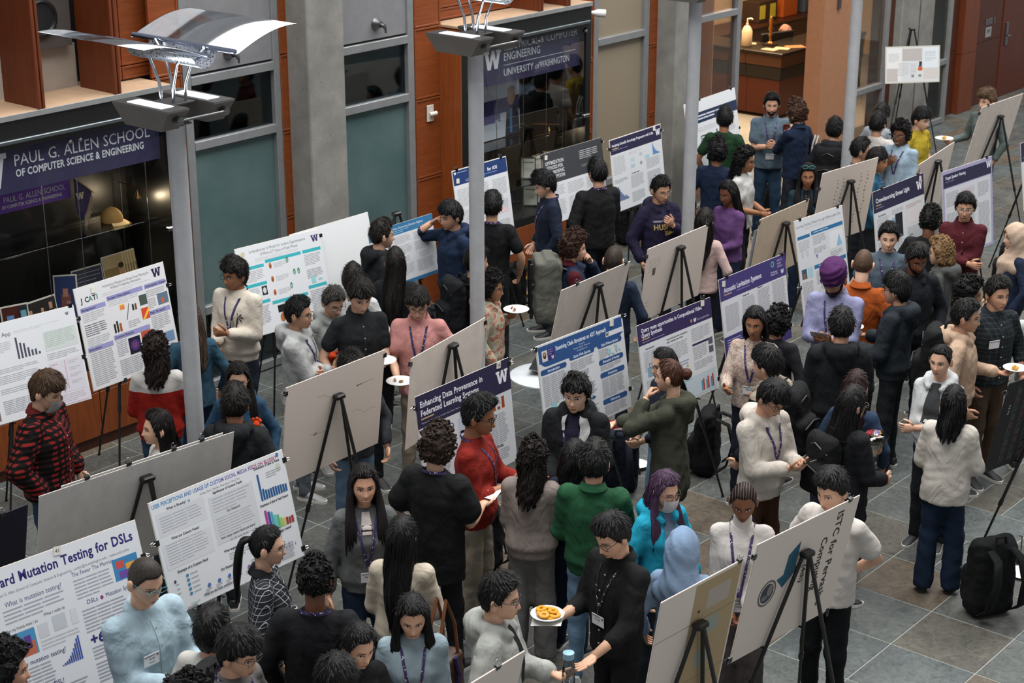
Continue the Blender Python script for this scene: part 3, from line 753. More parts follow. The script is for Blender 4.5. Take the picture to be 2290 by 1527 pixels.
    def proj(x, z, back=False, off=.004):
        if bv[0] is None:
            co = np.empty(len(tme.vertices)*3, np.float32); tme.vertices.foreach_get('co', co)
            pl = np.empty(len(tme.polygons)*4, np.int32); tme.polygons.foreach_get('vertices', pl)
            bv[0] = BVHTree.FromPolygons(co.reshape(-1, 3).tolist(), pl.reshape(-1, 4).tolist())
        sy = -1 if back else 1
        h = bv[0].ray_cast(Vector((x, sy*.20*max(1, s), z)), Vector((0, -sy, 0)))
        return np.array((x, (h[0].y if h[0] else sy*.10)+sy*off, z))
    def decal(name, poly, col, back=False, off=.004, res=.03, mat=None):
        """a flat piece of cloth or print laid on the garment, poly in (x, z) of this person at 1.75 m"""
        poly = np.array(poly, float)*s; lo, hi = poly.min(0), poly.max(0)
        nx, nz = max(2, int((hi[0]-lo[0])/(res*s))+2), max(2, int((hi[1]-lo[1])/(res*s))+2); V, F = [], []
        # the polygon is given as left and right borders, rows from top down
        k = len(poly)//2; Lb, Rb = poly[:k], poly[k:][::-1]
        rows = np.linspace(0, k-1, nz)
        for r_ in rows:
            l_ = np.array([np.interp(r_, range(k), Lb[:, c]) for c in (0, 1)]); g_ = np.array([np.interp(r_, range(k), Rb[:, c]) for c in (0, 1)])
            for t in np.linspace(0, 1, nx): p_ = l_*(1-t)+g_*t; V.append(proj(p_[0], p_[1], back, off))
        F = [[i_*nx+j, i_*nx+j+1, (i_+1)*nx+j+1, (i_+1)*nx+j] for i_ in range(nz-1) for j in range(nx-1)]
        if not back: F = [f[::-1] for f in F]
        return newobj(name, npmesh(name, V, F, mat or cloth(col)), root)
    def stamp(name, mb2, col, cx, cz, back=False, off=.006, smooth=False):
        """lays flat artwork (MB in x, z metres) on the garment"""
        V = []
        for v in np.concatenate(mb2.v): V.append(proj((cx+v[0]*(-1 if back is False else 1))*s, (cz+v[2])*s, back, off))
        return newobj(name, npmesh(name, V, mb2.f, vcol(.7), False, np.concatenate(mb2.c)), root)
    # ---- trousers
    if not sink:
        bm = botm or (denim(bot) if bot in DENIMS else cloth(bot))
        S2 = Sdf((-.30, -.24, .0), (.30, .26, 1.06*s), .024)
        S2.stack([(.84*s, .143*s*q, .102*s*q, -.008), (.93*s, .142*s*q, .104*s*q, -.008), (.99*s, .128*s*q, .090*s*q, 0)], .03)
        for sg, (fx, fy) in zip((-1, 1), feet):
            ky = .015+fy*.5
            S2.cap((sg*.078*s, -.005, .88*s), (sg*.092*s, ky, .49*s), .086*s*q, (.066+wide*.4)*s, .03)
            S2.cap((sg*.092*s, ky, .49*s), (fx, fy-.01, .07*s), (.064+wide*.5)*s, (.052+wide)*s, .02)
        S2.cut((0, 0, -1), -.035)
        newobj('trousers', S2.mesh('trousers', bm, .006, seed+1, 1.), root)
        for fx, fy in feet:
            o = newobj('shoe', shoe_mesh(shoe, sole), root); o.location = (fx, fy, 0); o.rotation_euler = (0, 0, -math.copysign(.12+.1*rs.random(), fx)); o.scale = [.92*s*(.92 if F_ else 1.02)]*3
    # ---- collar, lanyard, badge
    if collar:
        mbc = MB(); n = 18
        V, F = [], []
        for j in range(n+1):
            t = -2.55+5.1*j/n; az = math.pi+t
            x, y = .066*s*math.sin(az), -.020*s+.066*s*math.cos(az); zt = (1.487 if abs(t) < 1.6 else 1.487-.05*(abs(t)-1.6))*s
            zo = zt-.046*s-.02*s*sstep((abs(t)-1.2)/1.2)
            V += [(x, y, 1.435*s-.02*s*max(0, abs(t)-1.4)), (x*1.06, y*1.04, zt), (x*1.42+0, -.02*s+(y+.02*s)*1.42, zo)]
        for j in range(n):
            for k_ in (0, 1): F.append([j*3+k_, (j+1)*3+k_, (j+1)*3+k_+1, j*3+k_+1])
        newobj('collar', npmesh('collar', V, F, cloth(collar)), root)
    if turtle: MB().rev([(.060*s, 1.405*s), (.063*s, 1.43*s), (.060*s, 1.47*s), (.057*s, 1.492*s), (.050*s, 1.492*s)], 20, (0, -.018*s, 0)).obj('turtleneck', cloth(tcol), root, smooth='auto')
    if collar and not turtle and top in ('shirt', 'cloth') and abs((face+180) % 360-180) < 120:
        decal('placket', [(-.014, 1.40), (-.015, 1.2), (-.015, hz/s+.02), (.015, hz/s+.02), (.015, 1.2), (.014, 1.40)], collar, off=.003, mat=cloth(mul(collar, 1.1) if isinstance(collar, str) else collar))
        for q_ in range(6): MB().rev([(.006, 0), (.006, .002), (.001, .003)], 8, proj(0, (1.36-.085*q_)*s, False, .006), np.array([[1, 0, 0], [0, 0, 1], [0, -1, 0]])).obj('button', plain('#b9b4ac', .4), root)
    if lan:
        lc, zl = (lan, 1.13) if isinstance(lan, str) else lan
        V = []; wv = .010
        side = []
        for sg in (-1, 1):
            row = []
            for j in range(15):
                t = j/14
                if t < .36:
                    u = t/.36; az = math.pi*(1-.62*u); x = sg*.072*math.sin(az)*(1+.15*u); y = -.022+.078*math.cos(az); z = 1.462-.010*u-.02*u*u
                    p_ = np.array([x, y, z])*s
                    row += [p_+np.array([0, 0, .011]), p_+np.array([sg*.006, .0, -.011])]
                else:
                    u = (t-.36)/.64; x = sg*(.075-.070*u); z = 1.425-(1.425-zl)*u
                    row += [proj((x+sg*wv*.9)*s, z*s, False, .005), proj((x-sg*wv*.9)*s, z*s, False, .005)]
            side.append(row)
        V = side[0]+side[1]; n0 = len(side[0])
        F = [[2*j, 2*j+1, 2*j+3, 2*j+2] for j in range(n0//2-1)]+[[n0+2*j, n0+2*j+2, n0+2*j+3, n0+2*j+1] for j in range(n0//2-1)]
        newobj('lanyard', npmesh('lanyard', V, F, lanyard_mat(lc)), root)
        if badge is not False:
            bz = (zl-.075)*s; p_ = proj(0, bz, False, .012)
            badge_obj(root, p_, badge, proj(0, zl*s, False, .006))
    elif badge:
        p_ = proj(.075*s, 1.22*s, False, .012); badge_obj(root, p_, badge, None)
    r = dict(root=root, s=s, arms=arms, decal=decal, stamp=stamp, proj=proj, P=P, rz=rz, hpart=hpart, tohead=tohead, HM=HM)
    if extra: extra(r)
    return r
@cached
def braid_mat(col):
    t = NT('braids').base(col, .6, 0, .2); c = t.coord(); s_ = t.n('ShaderNodeSeparateXYZ'); t.l(c, 0, s_, 0)
    m = t.n('ShaderNodeMath', operation='MULTIPLY'); m.inputs[1].default_value = 62; t.l(s_, 0, m, 0); f = t.n('ShaderNodeMath', operation='FRACT'); t.l(m, 0, f, 0)
    r = t.ramp(f, 0, [(.0, hx('#6a5248')), (.2, hx(col))]); r.color_ramp.interpolation = 'CONSTANT'; t.l(r, 0, t.b, 'Base Color'); return t.m
PEOPLE = []
DENIMS = set()
def J(h): DENIMS.add(h); return h
@cached
def lanyard_mat(col):
    t = NT('lanyard').base(col, .6, 0, .3)
    n = t.noise(t.coord(scale=(1, 1, 1)), 75, 1); r = t.ramp(n, 0, [(.62, hx(col)), (.66, hx('#c9c4d6'))]); r.color_ramp.interpolation = 'CONSTANT'
    t.l(r, 0, t.b, 'Base Color'); return t.m
SHOES = {}
def shoe_mesh(up, so):
    if (up, so) in SHOES: return SHOES[(up, so)]
    mb = MB(); n = 12
    prof = [(-.075, .030, .085, .07), (-.06, .036, .10, .08), (-.02, .038, .105, .085), (.03, .038, .085, .07), (.08, .043, .062, .05), (.13, .045, .048, .04), (.175, .036, .036, .03), (.195, .012, .022, .02)]
    V = []
    for y, wd, h, _ in prof:
        for j in range(n):
            t = 2*math.pi*j/n; c, s_ = math.cos(t), math.sin(t)
            V.append((wd*np.sign(c)*abs(c)**.7, y, .012+(h-.012)*(.5+.5*s_) if s_ > -.6 else .012))
    F = [[i*n+j, i*n+(j+1) % n, (i+1)*n+(j+1) % n, (i+1)*n+j] for i in range(len(prof)-1) for j in range(n)]+[list(range(n))[::-1], [(len(prof)-1)*n+j for j in range(n)]]
    mb.add(V, F); mb.mi = 1
    out = [(-.032, -.078), (-.042, -.03), (-.042, .05), (-.049, .12), (-.040, .175), (-.012, .203), (.012, .203), (.040, .175), (.049, .12), (.042, .05), (.042, -.03), (.032, -.078), (0, -.088)]
    mb.prism(out, 0., .026, 'xy')
    mb.mi = 1
    for q in range(4): mb.tube([(-.020, .02+.022*q, .082-.012*q), (0, .022+.022*q, .087-.012*q), (.020, .02+.022*q, .082-.012*q)], .003, 4)
    SHOES[(up, so)] = mb.mesh('shoe', [plain(up, .6), plain(so, .6)], 'auto'); return SHOES[(up, so)]
def badge_obj(root, p, txt, clip):
    o = empty('badge', p, 0, parent=root); o.rotation_euler = (-.06, 0, 0)
    m = MB(); m.box((-.050, -.0015, -.035), (.050, .0015, .035), .0012); m.obj('card', plain('#d9d9dc', .45), o)
    t = MB(); t.col = hx('#2b2540')
    wmark(t, .038, .020, .012)
    for x0, x1, z in ((-.046, .026, .027), (-.046, .020, .022)): t.add([(x, 0, zz) for x, zz in ((x0, z-.001), (x1, z-.001), (x1, z+.001), (x0, z+.001))], [[0, 1, 2, 3]])
    t.col = hx('#1a1a1e')
    if txt:
        for k, ln in enumerate(txt.split('\n')): text2d(t, ln, 0, .000-.020*k, .020 if k == 0 else .013, 'c')
    V = np.concatenate(t.v); V[:, 0] *= -1; V[:, 1] = .0026
    newobj('print', npmesh('print', V, [f[::-1] for f in t.f], vcol(), False, np.concatenate(t.c)), o)
    if clip is not None:
        c = MB(); c.tube([tuple(np.array(clip)-np.array(p)), (0, .002, .033)], .003, 6); c.obj('clip', metal('#b5b5b8', .3), o)
# ---------------------------------------------------------------- the hall: floor, wall, windows
YW, YF = 12.0, 11.72
RNG = random.Random(5)
@cached
def slate(a, b, c):
    t = NT('slate').base(a, .48, 0, .4)
    gm = t.n('ShaderNodeNewGeometry'); m = t.n('ShaderNodeMapping'); t.l(gm, 'Position', m, 0)
    n = t.noise(m, 2.2, 6, .65, .6); n2 = t.noise(m, 14, 5, .7, 1.5)
    r = t.ramp(n, 0, [(.3, hx(a)), (.5, hx(b)), (.72, hx(c))])
    mx = t.n('ShaderNodeMixRGB', blend_type='OVERLAY'); mx.inputs[0].default_value = .75; t.l(r, 0, mx, 1); t.l(n2, 0, mx, 2)
    t.l(mx, 0, t.b, 'Base Color'); t.bump(n2, 0, .35, .008)
    rr = t.ramp(n2, 0, [(.3, (.36,)*3), (.7, (.6,)*3)]); t.l(rr, 0, t.b, 'Roughness'); return t.m
@cached
def wood(a, b, along='z', sc=1.):
    t = NT('wood').base(a, .45, 0, .4)
    co = t.coord('Object', (34*sc, 34*sc, 2.2) if along == 'z' else (2.2, 34*sc, 34*sc))
    n = t.noise(co, 1, 5, .6, 1.0); r = t.ramp(n, 0, [(.25, hx(a)), (.75, hx(b))]); t.l(r, 0, t.b, 'Base Color'); t.bump(n, 0, .08, .004); return t.m
@cached
def concrete():
    t = NT('concrete').base('#7e7c77', .85, 0, .2)
    co = t.coord(); n = t.noise(co, 3, 6, .6); v = t.n('ShaderNodeTexVoronoi'); v.inputs['Scale'].default_value = 16; t.l(co, 0, v, 0)
    n3 = t.noise(co, 60, 3)
    r = t.ramp(n, 0, [(.3, hx('#6e6d69')), (.7, hx('#8a8883'))]); r2 = t.ramp(v, 0, [(.0, (.25,)*3), (.07, (.35,)*3), (.10, (1,)*3)])
    mx = t.n('ShaderNodeMixRGB', blend_type='MULTIPLY'); mx.inputs[0].default_value = .8; t.l(r, 0, mx, 1); t.l(r2, 0, mx, 2); t.l(mx, 0, t.b, 'Base Color')
    t.bump(n3, 0, .2, .005); return t.m
WOOD, WOODD, WOODL = wood('#723816', '#924c22'), wood('#3d1c10', '#54281a'), wood('#693314', '#884520', 'x')
ALU = plain('#858789', .4, .3)
def struct(name, me_or_none, loc=(0, 0, 0)):
    o = newobj(name, me_or_none, None, loc); o['kind'] = 'structure'; return o

# floor: bed, then slate tiles
bed = MB().box((-2, -6, -.12), (40, 20, -.0035)).mesh('floor', plain('#8f918d', .9)); floor = struct('floor', bed)
SL = [slate('#464b4a', '#535755', '#626562'), slate('#414341', '#4e4f4c', '#5d5d58'), slate('#45443f', '#53514a', '#615e56'), slate('#434949', '#4f5555', '#5d6362'), slate('#4b443a', '#594f43', '#655e53')]
GX, GY, TX, TY = 9.19, 4.146, .60, .624
tiles = []
for i in range(-12, 36):
    for j in range(-6, 15):
        x0, y0 = GX+i*TX, GY+j*TY; cells = [(x0, y0, x0+TX, y0+TY)]
        r = RNG.random()
        if r < .13: cells = [(x0, y0, x0+TX, y0+TY/2), (x0, y0+TY/2, x0+TX, y0+TY)]
        elif r < .26: cells = [(x0, y0, x0+TX/2, y0+TY), (x0+TX/2, y0, x0+TX, y0+TY)]
        for c in cells:
            v = np.array([(c[0]+c[2])/2, (c[1]+c[3])/2, 0])-CAMP; zc = v@CF
            if zc < 3: continue
            px, py = 1145+FPX*(v@RT)/zc, 763.5-FPX*(v@CU)/zc
            if c[3] > 12.9: continue
            tiles.append(((-90 < px < 2380) and (100 < py < 1640), np.linalg.norm(v), c))
tiles.sort(key=lambda t: (not t[0], t[1]))
rest = MB(); TM = {}
for k, (vis, d, c) in enumerate(tiles):
    g = .0045; h = RNG.uniform(-.0008, .0); mi = RNG.choices(range(5), (4, 3, 2, 3, 1.1))[0]
    if k < 300 and vis:
        key = (round(c[2]-c[0], 3), round(c[3]-c[1], 3), mi)
        if key not in TM: TM[key] = MB().box((-key[0]/2+g, -key[1]/2+g, -.012), (key[0]/2-g, key[1]/2-g, 0), .0025).mesh('tile', SL[mi])
        newobj('tile', TM[key], floor, ((c[0]+c[2])/2, (c[1]+c[3])/2, h))
    else:
        rest.mi = mi; rest.box((c[0]+g, c[1]+g, -.012), (c[2]-g, c[3]-g, h))
tag(rest.obj('tile_field', SL, floor), kind='stuff')

# wall behind everything, its near-black colour standing in for the dark room beyond
wl = struct('wall_left', MB().box((4.5, 12.42, 0), (17.55, 12.55, 5.2)).mesh('wall_left', plain('#1c1a19', .8)))
def wpart(name, mb, mat, smooth=False): return mb.obj(name, mat, wl, smooth=smooth)
def wood_panel(x0, x1, z0, z1, y=YW, d=.02, m=None):
    """framed wood panel with a raised edge"""
    b = MB(); f = .025
    b.box((x0+.004, y, z0+.004), (x1-.004, y+d, z1-.004))
    for lo, hi in (((x0+.004, z0+.004), (x0+f, z1-.004)), ((x1-f, z0+.004), (x1-.004, z1-.004)), ((x0+f, z0+.004), (x1-f, z0+f)), ((x0+f, z1-f), (x1-f, z1-.004))):
        b.box((lo[0], y-.008, lo[1]), (hi[0], y, hi[1]), .003)
    return wpart('wood_panel', b, m or WOODL)
# wood strips beside the windows
for x0, x1 in ((9.52, 9.86), (11.02, 11.14), (12.86, 13.26), (15.44, 15.86), (16.95, 17.12)):
    for z0, z1 in ((0, .75), (.75, 1.47), (1.47, 2.30), (2.30, 3.03), (3.03, 3.8), (3.8, 4.8)):
        wood_panel(x0, x1, z0, z1)
# niche above each display case: ledge, fins, wood panels behind
LEDGE = plain('#a98d73', .6); FINW = wood('#54260f', '#6e3418')
for cx0, cx1, fins in ((5.4, 9.5, (5.9, 6.66, 7.42, 8.18, 8.94)), (13.26, 15.44, (14.55, 15.02))):
    wpart('ledge', MB().box((cx0, YF-.01, 3.0), (cx1, 12.42, 3.03), .004), LEDGE)
    wpart('ledge_edge', MB().box((cx0, YF-.02, 2.985), (cx1, YF-.01, 3.032), .003), plain('#7d7f80', .5))
    xs = [cx0]+[f for f in fins]+[cx1]
    for f in fins:
        wpart('fin', MB().box((f-.018, YF+.005, 3.03), (f+.018, 12.2, 5.0)).box((f-.035, YF-.015, 3.03), (f-.006, YF+.02, 5.0), .006).box((f+.006, YF-.015, 3.03), (f+.030, YF+.02, 5.0), .006), FINW)
for x0, x1 in ((8.96, 9.30), (9.30, 9.86), (12.86, 13.26), (13.26, 13.9), (13.9, 14.53), (15.04, 15.44)):
    if x0 in (12.86,): continue
    for z0, z1 in ((3.04, 3.16), (3.16, 3.95), (3.95, 4.6)): wood_panel(x0, x1, z0, z1, 12.12, .03)
# loudspeaker drivers in the niches between the fins
def driver(x, z, lab):
    t = empty('loudspeaker_driver', (x, 12.18, z), 0, lab, 'speaker')
    A = np.array([[1, 0, 0], [0, 0, 1], [0, -1, 0]]).T
    ax = np.array([[1, 0, 0], [0, 0, -1], [0, 1, 0]])
    MB().rev([(.12, -.02), (.155, -.02), (.155, .03), (.135, .04), (.12, .02)], 28, ax=ax).obj('rim', plain('#1d1f22', .4), t, smooth='auto')
    MB().rev([(.001, .012), (.035, .014), (.045, -.002), (.075, .012), (.09, .002), (.105, .014), (.122, .006), (.122, -.018), (.001, -.018)], 28, ax=ax).obj('cone', plain('#15171a', .3), t, smooth='auto')
    MB().box((-.30, .0, -.26), (.30, .05, .26)).obj('baffle', plain('#4b4543', .7), t)
driver(8.56, 3.66, 'round black loudspeaker driver in the niche above the left display case, lower one')
driver(8.56, 4.19, 'round black loudspeaker driver at the top edge, above another one in the niche')
wpart('niche_back', MB().box((5.4, 12.26, 3.03), (8.94, 12.42, 3.40)), plain('#9a8f84', .7))
wpart('niche_back', MB().box((5.4, 12.33, 3.40), (8.94, 12.42, 5.0)), plain('#5a524d', .8))

# windows
TEAL = NT('frosted_glass').base('#3a4b4c', .25, 0, .5)
_n = TEAL.noise(TEAL.coord(), 1.3, 3); _r = TEAL.ramp(_n, 0, [(.3, hx('#435a5b')), (.7, hx('#566b6b'))]); TEAL.l(_r, 0, TEAL.b, 'Base Color'); TEAL = TEAL.m
BEIGE = NT('frosted_glass').base('#877c6a', .25, 0, .5).m
CLEAR = glass((.45, .52, .54), .02, .1, .3)
def window(n, x0, x1, panes, top=None):
    """panes: (z0, z1, material)"""
    o = struct('window_%d' % n, MB().box((x0, YW, 0), (x0+.09, YW+.10, 4.9), .004).box((x1-.09, YW, 0), (x1, YW+.10, 4.9), .004).mesh('window_frame', ALU))
    for z0, z1, m in panes:
        MB().box((x0+.09, YW-.004, z0-.05), (x1-.09, YW+.09, z0+.03), .004).obj('mullion', ALU, o)
        MB().box((x0+.085, YW+.05, z0+.025), (x1-.085, YW+.062, z1-.045)).obj('pane', m, o)
    MB().box((x0+.09, YW-.004, panes[-1][1]-.05), (x1-.09, YW+.09, panes[-1][1]+.03), .004).obj('mullion', ALU, o)
    if top:
        MB().box((x0+.085, YW+.02, top+.02), (x1-.085, YW+.05, 4.2), .003).obj('panel', plain('#77777a', .5), o)
        MB().box((x0+.085, YW+.02, 4.23), (x1-.085, YW+.05, 4.9), .003).obj('panel', plain('#77777a', .5), o)
    return o
window(1, 9.87, 11.04, [(.06, .80, CLEAR), (.80, 2.36, TEAL), (2.36, 2.95, CLEAR)], 2.98)
window(2, 11.60, 12.86, [(.06, .80, CLEAR), (.80, 2.36, TEAL), (2.36, 2.95, CLEAR)], 2.98)
window(3, 15.86, 16.95, [(.06, .80, BEIGE), (.80, 2.48, BEIGE), (2.48, 3.6, BEIGE), (3.6, 4.8, BEIGE)])
WOODPANE = glass((.92, .88, .84), .03, .1, .25)
window(4, 17.60, 18.96, [(.06, 2.48, WOODPANE), (2.48, 4.8, WOODPANE)])
window(5, 21.95, 22.95, [(.06, .92, WOODPANE), (.92, 4.8, WOODPANE)])
window(6, 24.15, 24.98, [(.06, .98, CLEAR), (.98, 4.8, CLEAR)])
for x0, x1, y in ((17.58, 18.97, 12.42), (21.95, 22.96, 12.5)):
    for k in range(3): MB().box((x0+(x1-x0)*k/3+.004, y, 0), (x0+(x1-x0)*(k+1)/3-.004, y+.03, 4.9), .003).obj('wood_panel', wood('#8a4f2c', '#a8663c'), wl)  # added brighter boards, standing in for the wood reflected in the panes
# little hose taps on the grey panels
def tap(x, z, lab):
    t = empty('wall_tap', (x, YW+.01, z), 0, lab, 'wall fitting')
    ax = np.array([[1, 0, 0], [0, 0, -1], [0, 1, 0]])
    MB().rev([(.055, -.01), (.06, 0), (.05, .02), (.035, .05), (.03, .07), (.001, .07)], 20, ax=ax).obj('flange', metal('#77787a', .35), t, smooth='auto')
    MB().tube([(0, -.05, 0), (.01, -.10, -.01), (.02, -.11, -.04)], [.022, .022, .018], 10).tube([(.02, -.11, -.04), (.02, -.11, -.08)], .010, 8).obj('spout', metal('#6b6c6e', .35), t, smooth='auto')
tap(10.42, 3.13, 'round grey tap on the panel above the window beside the left display case')
tap(12.33, 3.15, 'round grey tap on the panel between the concrete column and the wood wall')

# concrete columns
def column(x0, x1, lab, yf=YF, groove=None):
    c = empty('concrete_column', (x0, YW, 0), 0, lab, 'column')
    MB().box((0, yf-YW, 0), (x1-x0, .3, 4.9), .012).obj('shaft', concrete(), c)
    if groove: MB().box((groove-.01, yf-YW-.004, 0), (groove+.01, yf-YW+.002, 4.9)).obj('joint', plain('#3c3b3a', .8), c)
column(11.12, 11.60, 'grey concrete column between the two tall teal frosted windows')
column(17.10, 17.60, 'grey concrete column behind the poles, left of the lit office doorway')
column(23.12, 24.14, 'wide grey concrete column far right behind the poster on the black easel', 11.9, .55)

# doorway to the lit office
wb = struct('wall_right', MB().box((21.05, YW, 0), (21.95, YW+.26, 4.9)).mesh('wall_right', plain('#9a6c4e', .6)))
MB().box((21.38, YW-.03, 2.2), (21.45, YW, 3.2), .004).obj('door_track', plain('#3b3532', .5), wb)
wc = struct('wall_end', MB().box((22.95, YW+.02, 0), (23.14, YW+.3, 4.9)).box((24.98, YW+.22, 0), (34, YW+.5, 4.9)).mesh('wall_end', WOODD))
for x0, x1, z0, z1 in ((24.98, 25.62, 0, 1.02), (24.98, 25.62, 1.02, 4.8), (26.12, 27.22, 0, 1.02), (26.12, 27.22, 1.02, 4.8)):
    MB().box((x0+.004, YW+.205, z0+.004), (x1-.004, YW+.222, z1-.004), .003).obj('wood_panel', WOODD, wc)
for z0, z1 in ((0, .95), (.95, 4.8)): MB().box((25.62, YW+.10, z0+.003), (26.12, YW+.25, z1-.003), .004).obj('wood_pilaster', wood('#5a2b17', '#73391f'), wc)
d1 = struct('door_1', MB().box((27.24, YW+.19, 0), (28.3, YW+.24, 4.8), .004).mesh('door_1', wood('#4a2013', '#5c2a19')))
MB().box((27.34, YW+.165, .86), (27.42, YW+.19, 1.24), .004).box((27.36, YW+.13, 1.0), (27.48, YW+.15, 1.03), .006).obj('door_handle', metal('#85888a', .35), d1)
def wallplate(name, x, z, w, h, col, lab, cat, y=YW+.205):
    t = empty(name, (x, y, z), 0, lab, cat); MB().box((-w/2, -.012, -h/2), (w/2, 0, h/2), .003).obj('plate', plain(col, .5), t); return t
s_ = wallplate('door_sign', 26.72, 1.16, .20, .16, '#8d8d8b', 'small grey room sign beside the far wooden door', 'sign')
MB().box((-.06, -.016, .0), (.03, -.012, .05)).obj('emblem', plain('#5a5a5a', .5), s_)
_o = empty('room_lettering', (26.76, YW+.20, 1.33), 0, 'row of raised metal characters on the dark wood wall above the small grey sign', 'lettering')
for k in (-3, -2, -1, 0, 1, 3): MB().box((k*.05-.014, -.008, -.05), (k*.05+.014, 0, .05), .004).obj('character', metal('#9a9a98', .4), _o)
# ---------------------------------------------------------------- display cases
BLK = plain('#0e0f10', .4); PURP = plain('#252040', .55); CASEG = glass((.95, .96, .96), .0, .1, .08)
def flat(mb, x0, z0, x1, z1, y, col):
    mb.col = hx(col); mb.add([(x0, y, z0), (x1, y, z0), (x1, y, z1), (x0, y, z1)], [[0, 1, 2, 3]])
def art(name, mb, parent=None, loc=None, rough=.55): return newobj(name, npmesh(name, np.concatenate(mb.v), mb.f, vcol(rough), False, np.concatenate(mb.c)), parent, loc)
def case(x0, x1, seams, cabs, lab):
    t = empty('display_case', ((x0+x1)/2, YF, 0), 0, lab, 'display case'); o = -(x0+x1)/2; L = lambda x: x+o
    def p(n, mb, m, sm=False): return mb.obj(n, m, t, smooth=sm)
    p('case_body', MB().box((L(x0), .60, .0), (L(x1), .66, 3.0)).box((L(x0), .0, 2.76), (L(x1), .62, 2.985)).box((L(x0), .0, .72), (L(x1), .62, .80)).box((L(x1)-.09, .0, .8), (L(x1), .62, 2.76)).box((L(x0), .0, .8), (L(x0)+.09, .62, 2.76)), BLK)
    p('light_strip', MB().box((L(x0)+.05, -.03, 2.80), (L(x1)-.05, .0, 2.835), .006), metal('#6c7376', .5))
    p('wood_side', MB().box((L(x0)-.012, -.0, 0), (L(x0), .62, 2.99)), WOOD)
    xs = [x0+.05]+list(seams)+[x1-.05]
    for a, b in zip(xs[:-1], xs[1:]):
        g = p('glass_door', MB().box((L(a)+.003, .005, .81), (L(b)-.003, .015, 2.775)), CASEG)
        for q in ((L(a)+.05, 2.72), (L(b)-.05, 2.72)):
            MB().rev([(.018, 0), (.02, .004), (.016, .016), (.001, .018)], 14, (q[0], .004, q[1]), np.array([[1, 0, 0], [0, 0, -1], [0, 1, 0]])).obj('door_stud', metal('#c4c6c8', .2), g, smooth='auto')
    MB().box((L(x1)-.16, -.045, 1.755), (L(x1)-.05, -.0, 1.795), .008).obj('latch', metal('#a7a9ab', .25), t)
    xs = [x0]+list(cabs)+[x1]
    for a, b in zip(xs[:-1], xs[1:]):
        p('cabinet_door', MB().box((L(a)+.004, .0, .10), (L(b)-.004, .02, .50), .003), WOOD)
        p('cabinet_door', MB().box((L(a)+.004, .0, .505), (L(b)-.004, .02, .715), .003), WOOD)
    p('cabinet_body', MB().box((L(x0), .02, .0), (L(x1), .6, .72)), WOODD)
    p('plinth', MB().box((L(x0), .05, 0), (L(x1), .07, .1)), BLK)
    return t
c1 = case(5.4, 9.5, (6.9, 8.47), (6.2, 7.0, 7.75, 8.5), 'long black framed glass display case at left, cabinets of reddish wood below')
c2 = case(13.26, 15.44, (14.46,), (13.9, 14.6), 'black framed glass display case in the centre of the wall, with electrical engineering banner')
def glass_shelf(t, x0, x1, z):
    MB().box((x0, .10, z-.006), (x1, .56, z+.006), .002).obj('glass_shelf', glass((.72, .74, .70), .02, .1, .7), t)
glass_shelf(c1, -2.0, 1.9, 1.85)
for x in (8.22, 8.57, 9.29, 9.27):
    y = .16 if x not in (9.27,) else .5
    MB().tube([(x-7.45, y, .8), (x-7.45, y, 2.76)], .004, 6).obj('rod', metal('#9a9c9e', .3), c1)
for x in (14.05, 14.5, 14.9, 15.2): MB().tube([(x-14.35, .2, .8), (x-14.35, .2, 2.76)], .004, 6).obj('rod', metal('#9a9c9e', .3), c2)
glass_shelf(c2, -1.0, 1.0, 1.62); glass_shelf(c2, -1.0, 1.0, 1.12)
# lettered banners behind the glass
def banner(x0, x1, z0, z1, y, col, lab, draw):
    b = empty('banner', ((x0+x1)/2, y, z0), 0, lab, 'banner')
    MB().box((x0-(x0+x1)/2, 0, 0), (x1-(x0+x1)/2, .004, z1-z0)).obj('cloth', plain(col, .6), b)
    m = MB(); draw(m, -(x0+x1)/2, -z0); art('lettering', m, b, (0, -.003, 0)); return b
def dr1(m, ox, oz):
    m.col = hx('#d5d8de')
    wmark(m, 7.66+ox, 2.58+oz, .28)
    k = 1.38/text_w('PAUL G. ALLEN SCHOOL', .135); text2d(m, 'PAUL G. ALLEN SCHOOL', 7.92+ox, 2.595+oz, .135, sx=k)
    k = 1.30/text_w('OF COMPUTER SCIENCE & ENGINEERING', .085, 1); text2d(m, 'OF COMPUTER SCIENCE & ENGINEERING', 7.93+ox, 2.505+oz, .085, bold=1, sx=k)
banner(6.6, 9.40, 2.385, 2.765, 11.80, '#312e50', 'dark purple school banner with white lettering in the left display case', dr1)
def dr2(m, ox, oz):
    m.col = hx('#d8d8dc')
    k = .62/text_w('PAUL G. ALLEN SCHOOL', .07); text2d(m, 'PAUL G. ALLEN SCHOOL', 8.02+ox, 2.205+oz, .07, sx=k)
    k = .60/text_w('OF COMPUTER SCIENCE & ENGINEERING', .04, 1); text2d(m, 'OF COMPUTER SCIENCE & ENGINEERING', 8.0+ox, 2.155+oz, .04, bold=1, sx=k)
banner(7.85, 8.69, 2.12, 2.29, 12.15, '#6a3aa6', 'small bright purple school banner hanging below the large dark one', dr2)
def dr3(m, ox, oz):
    m.col = hx('#d5d8de'); wmark(m, 13.84+ox, 2.60+oz, .20)
    for t, x, z, sz, w_ in (('ELECTRICAL & COMPUTER', 14.02, 2.675, .12, 1.27), ('ENGINEERING', 14.02, 2.565, .12, .62), ('UNIVERSITY', 14.02, 2.405, .105, .50), ('WASHINGTON', 14.63, 2.405, .105, .52)):
        text2d(m, t, x+ox, z+oz, sz, bold=0, sx=w_/text_w(t, sz))
    text2d(m, 'of', 14.545+ox, 2.405+oz, .09, sx=.07/text_w('of', .09), slant=.2)
    flat(m, 14.02+ox, 2.515+oz, 15.26+ox, 2.522+oz, 0, '#b9bcc4')
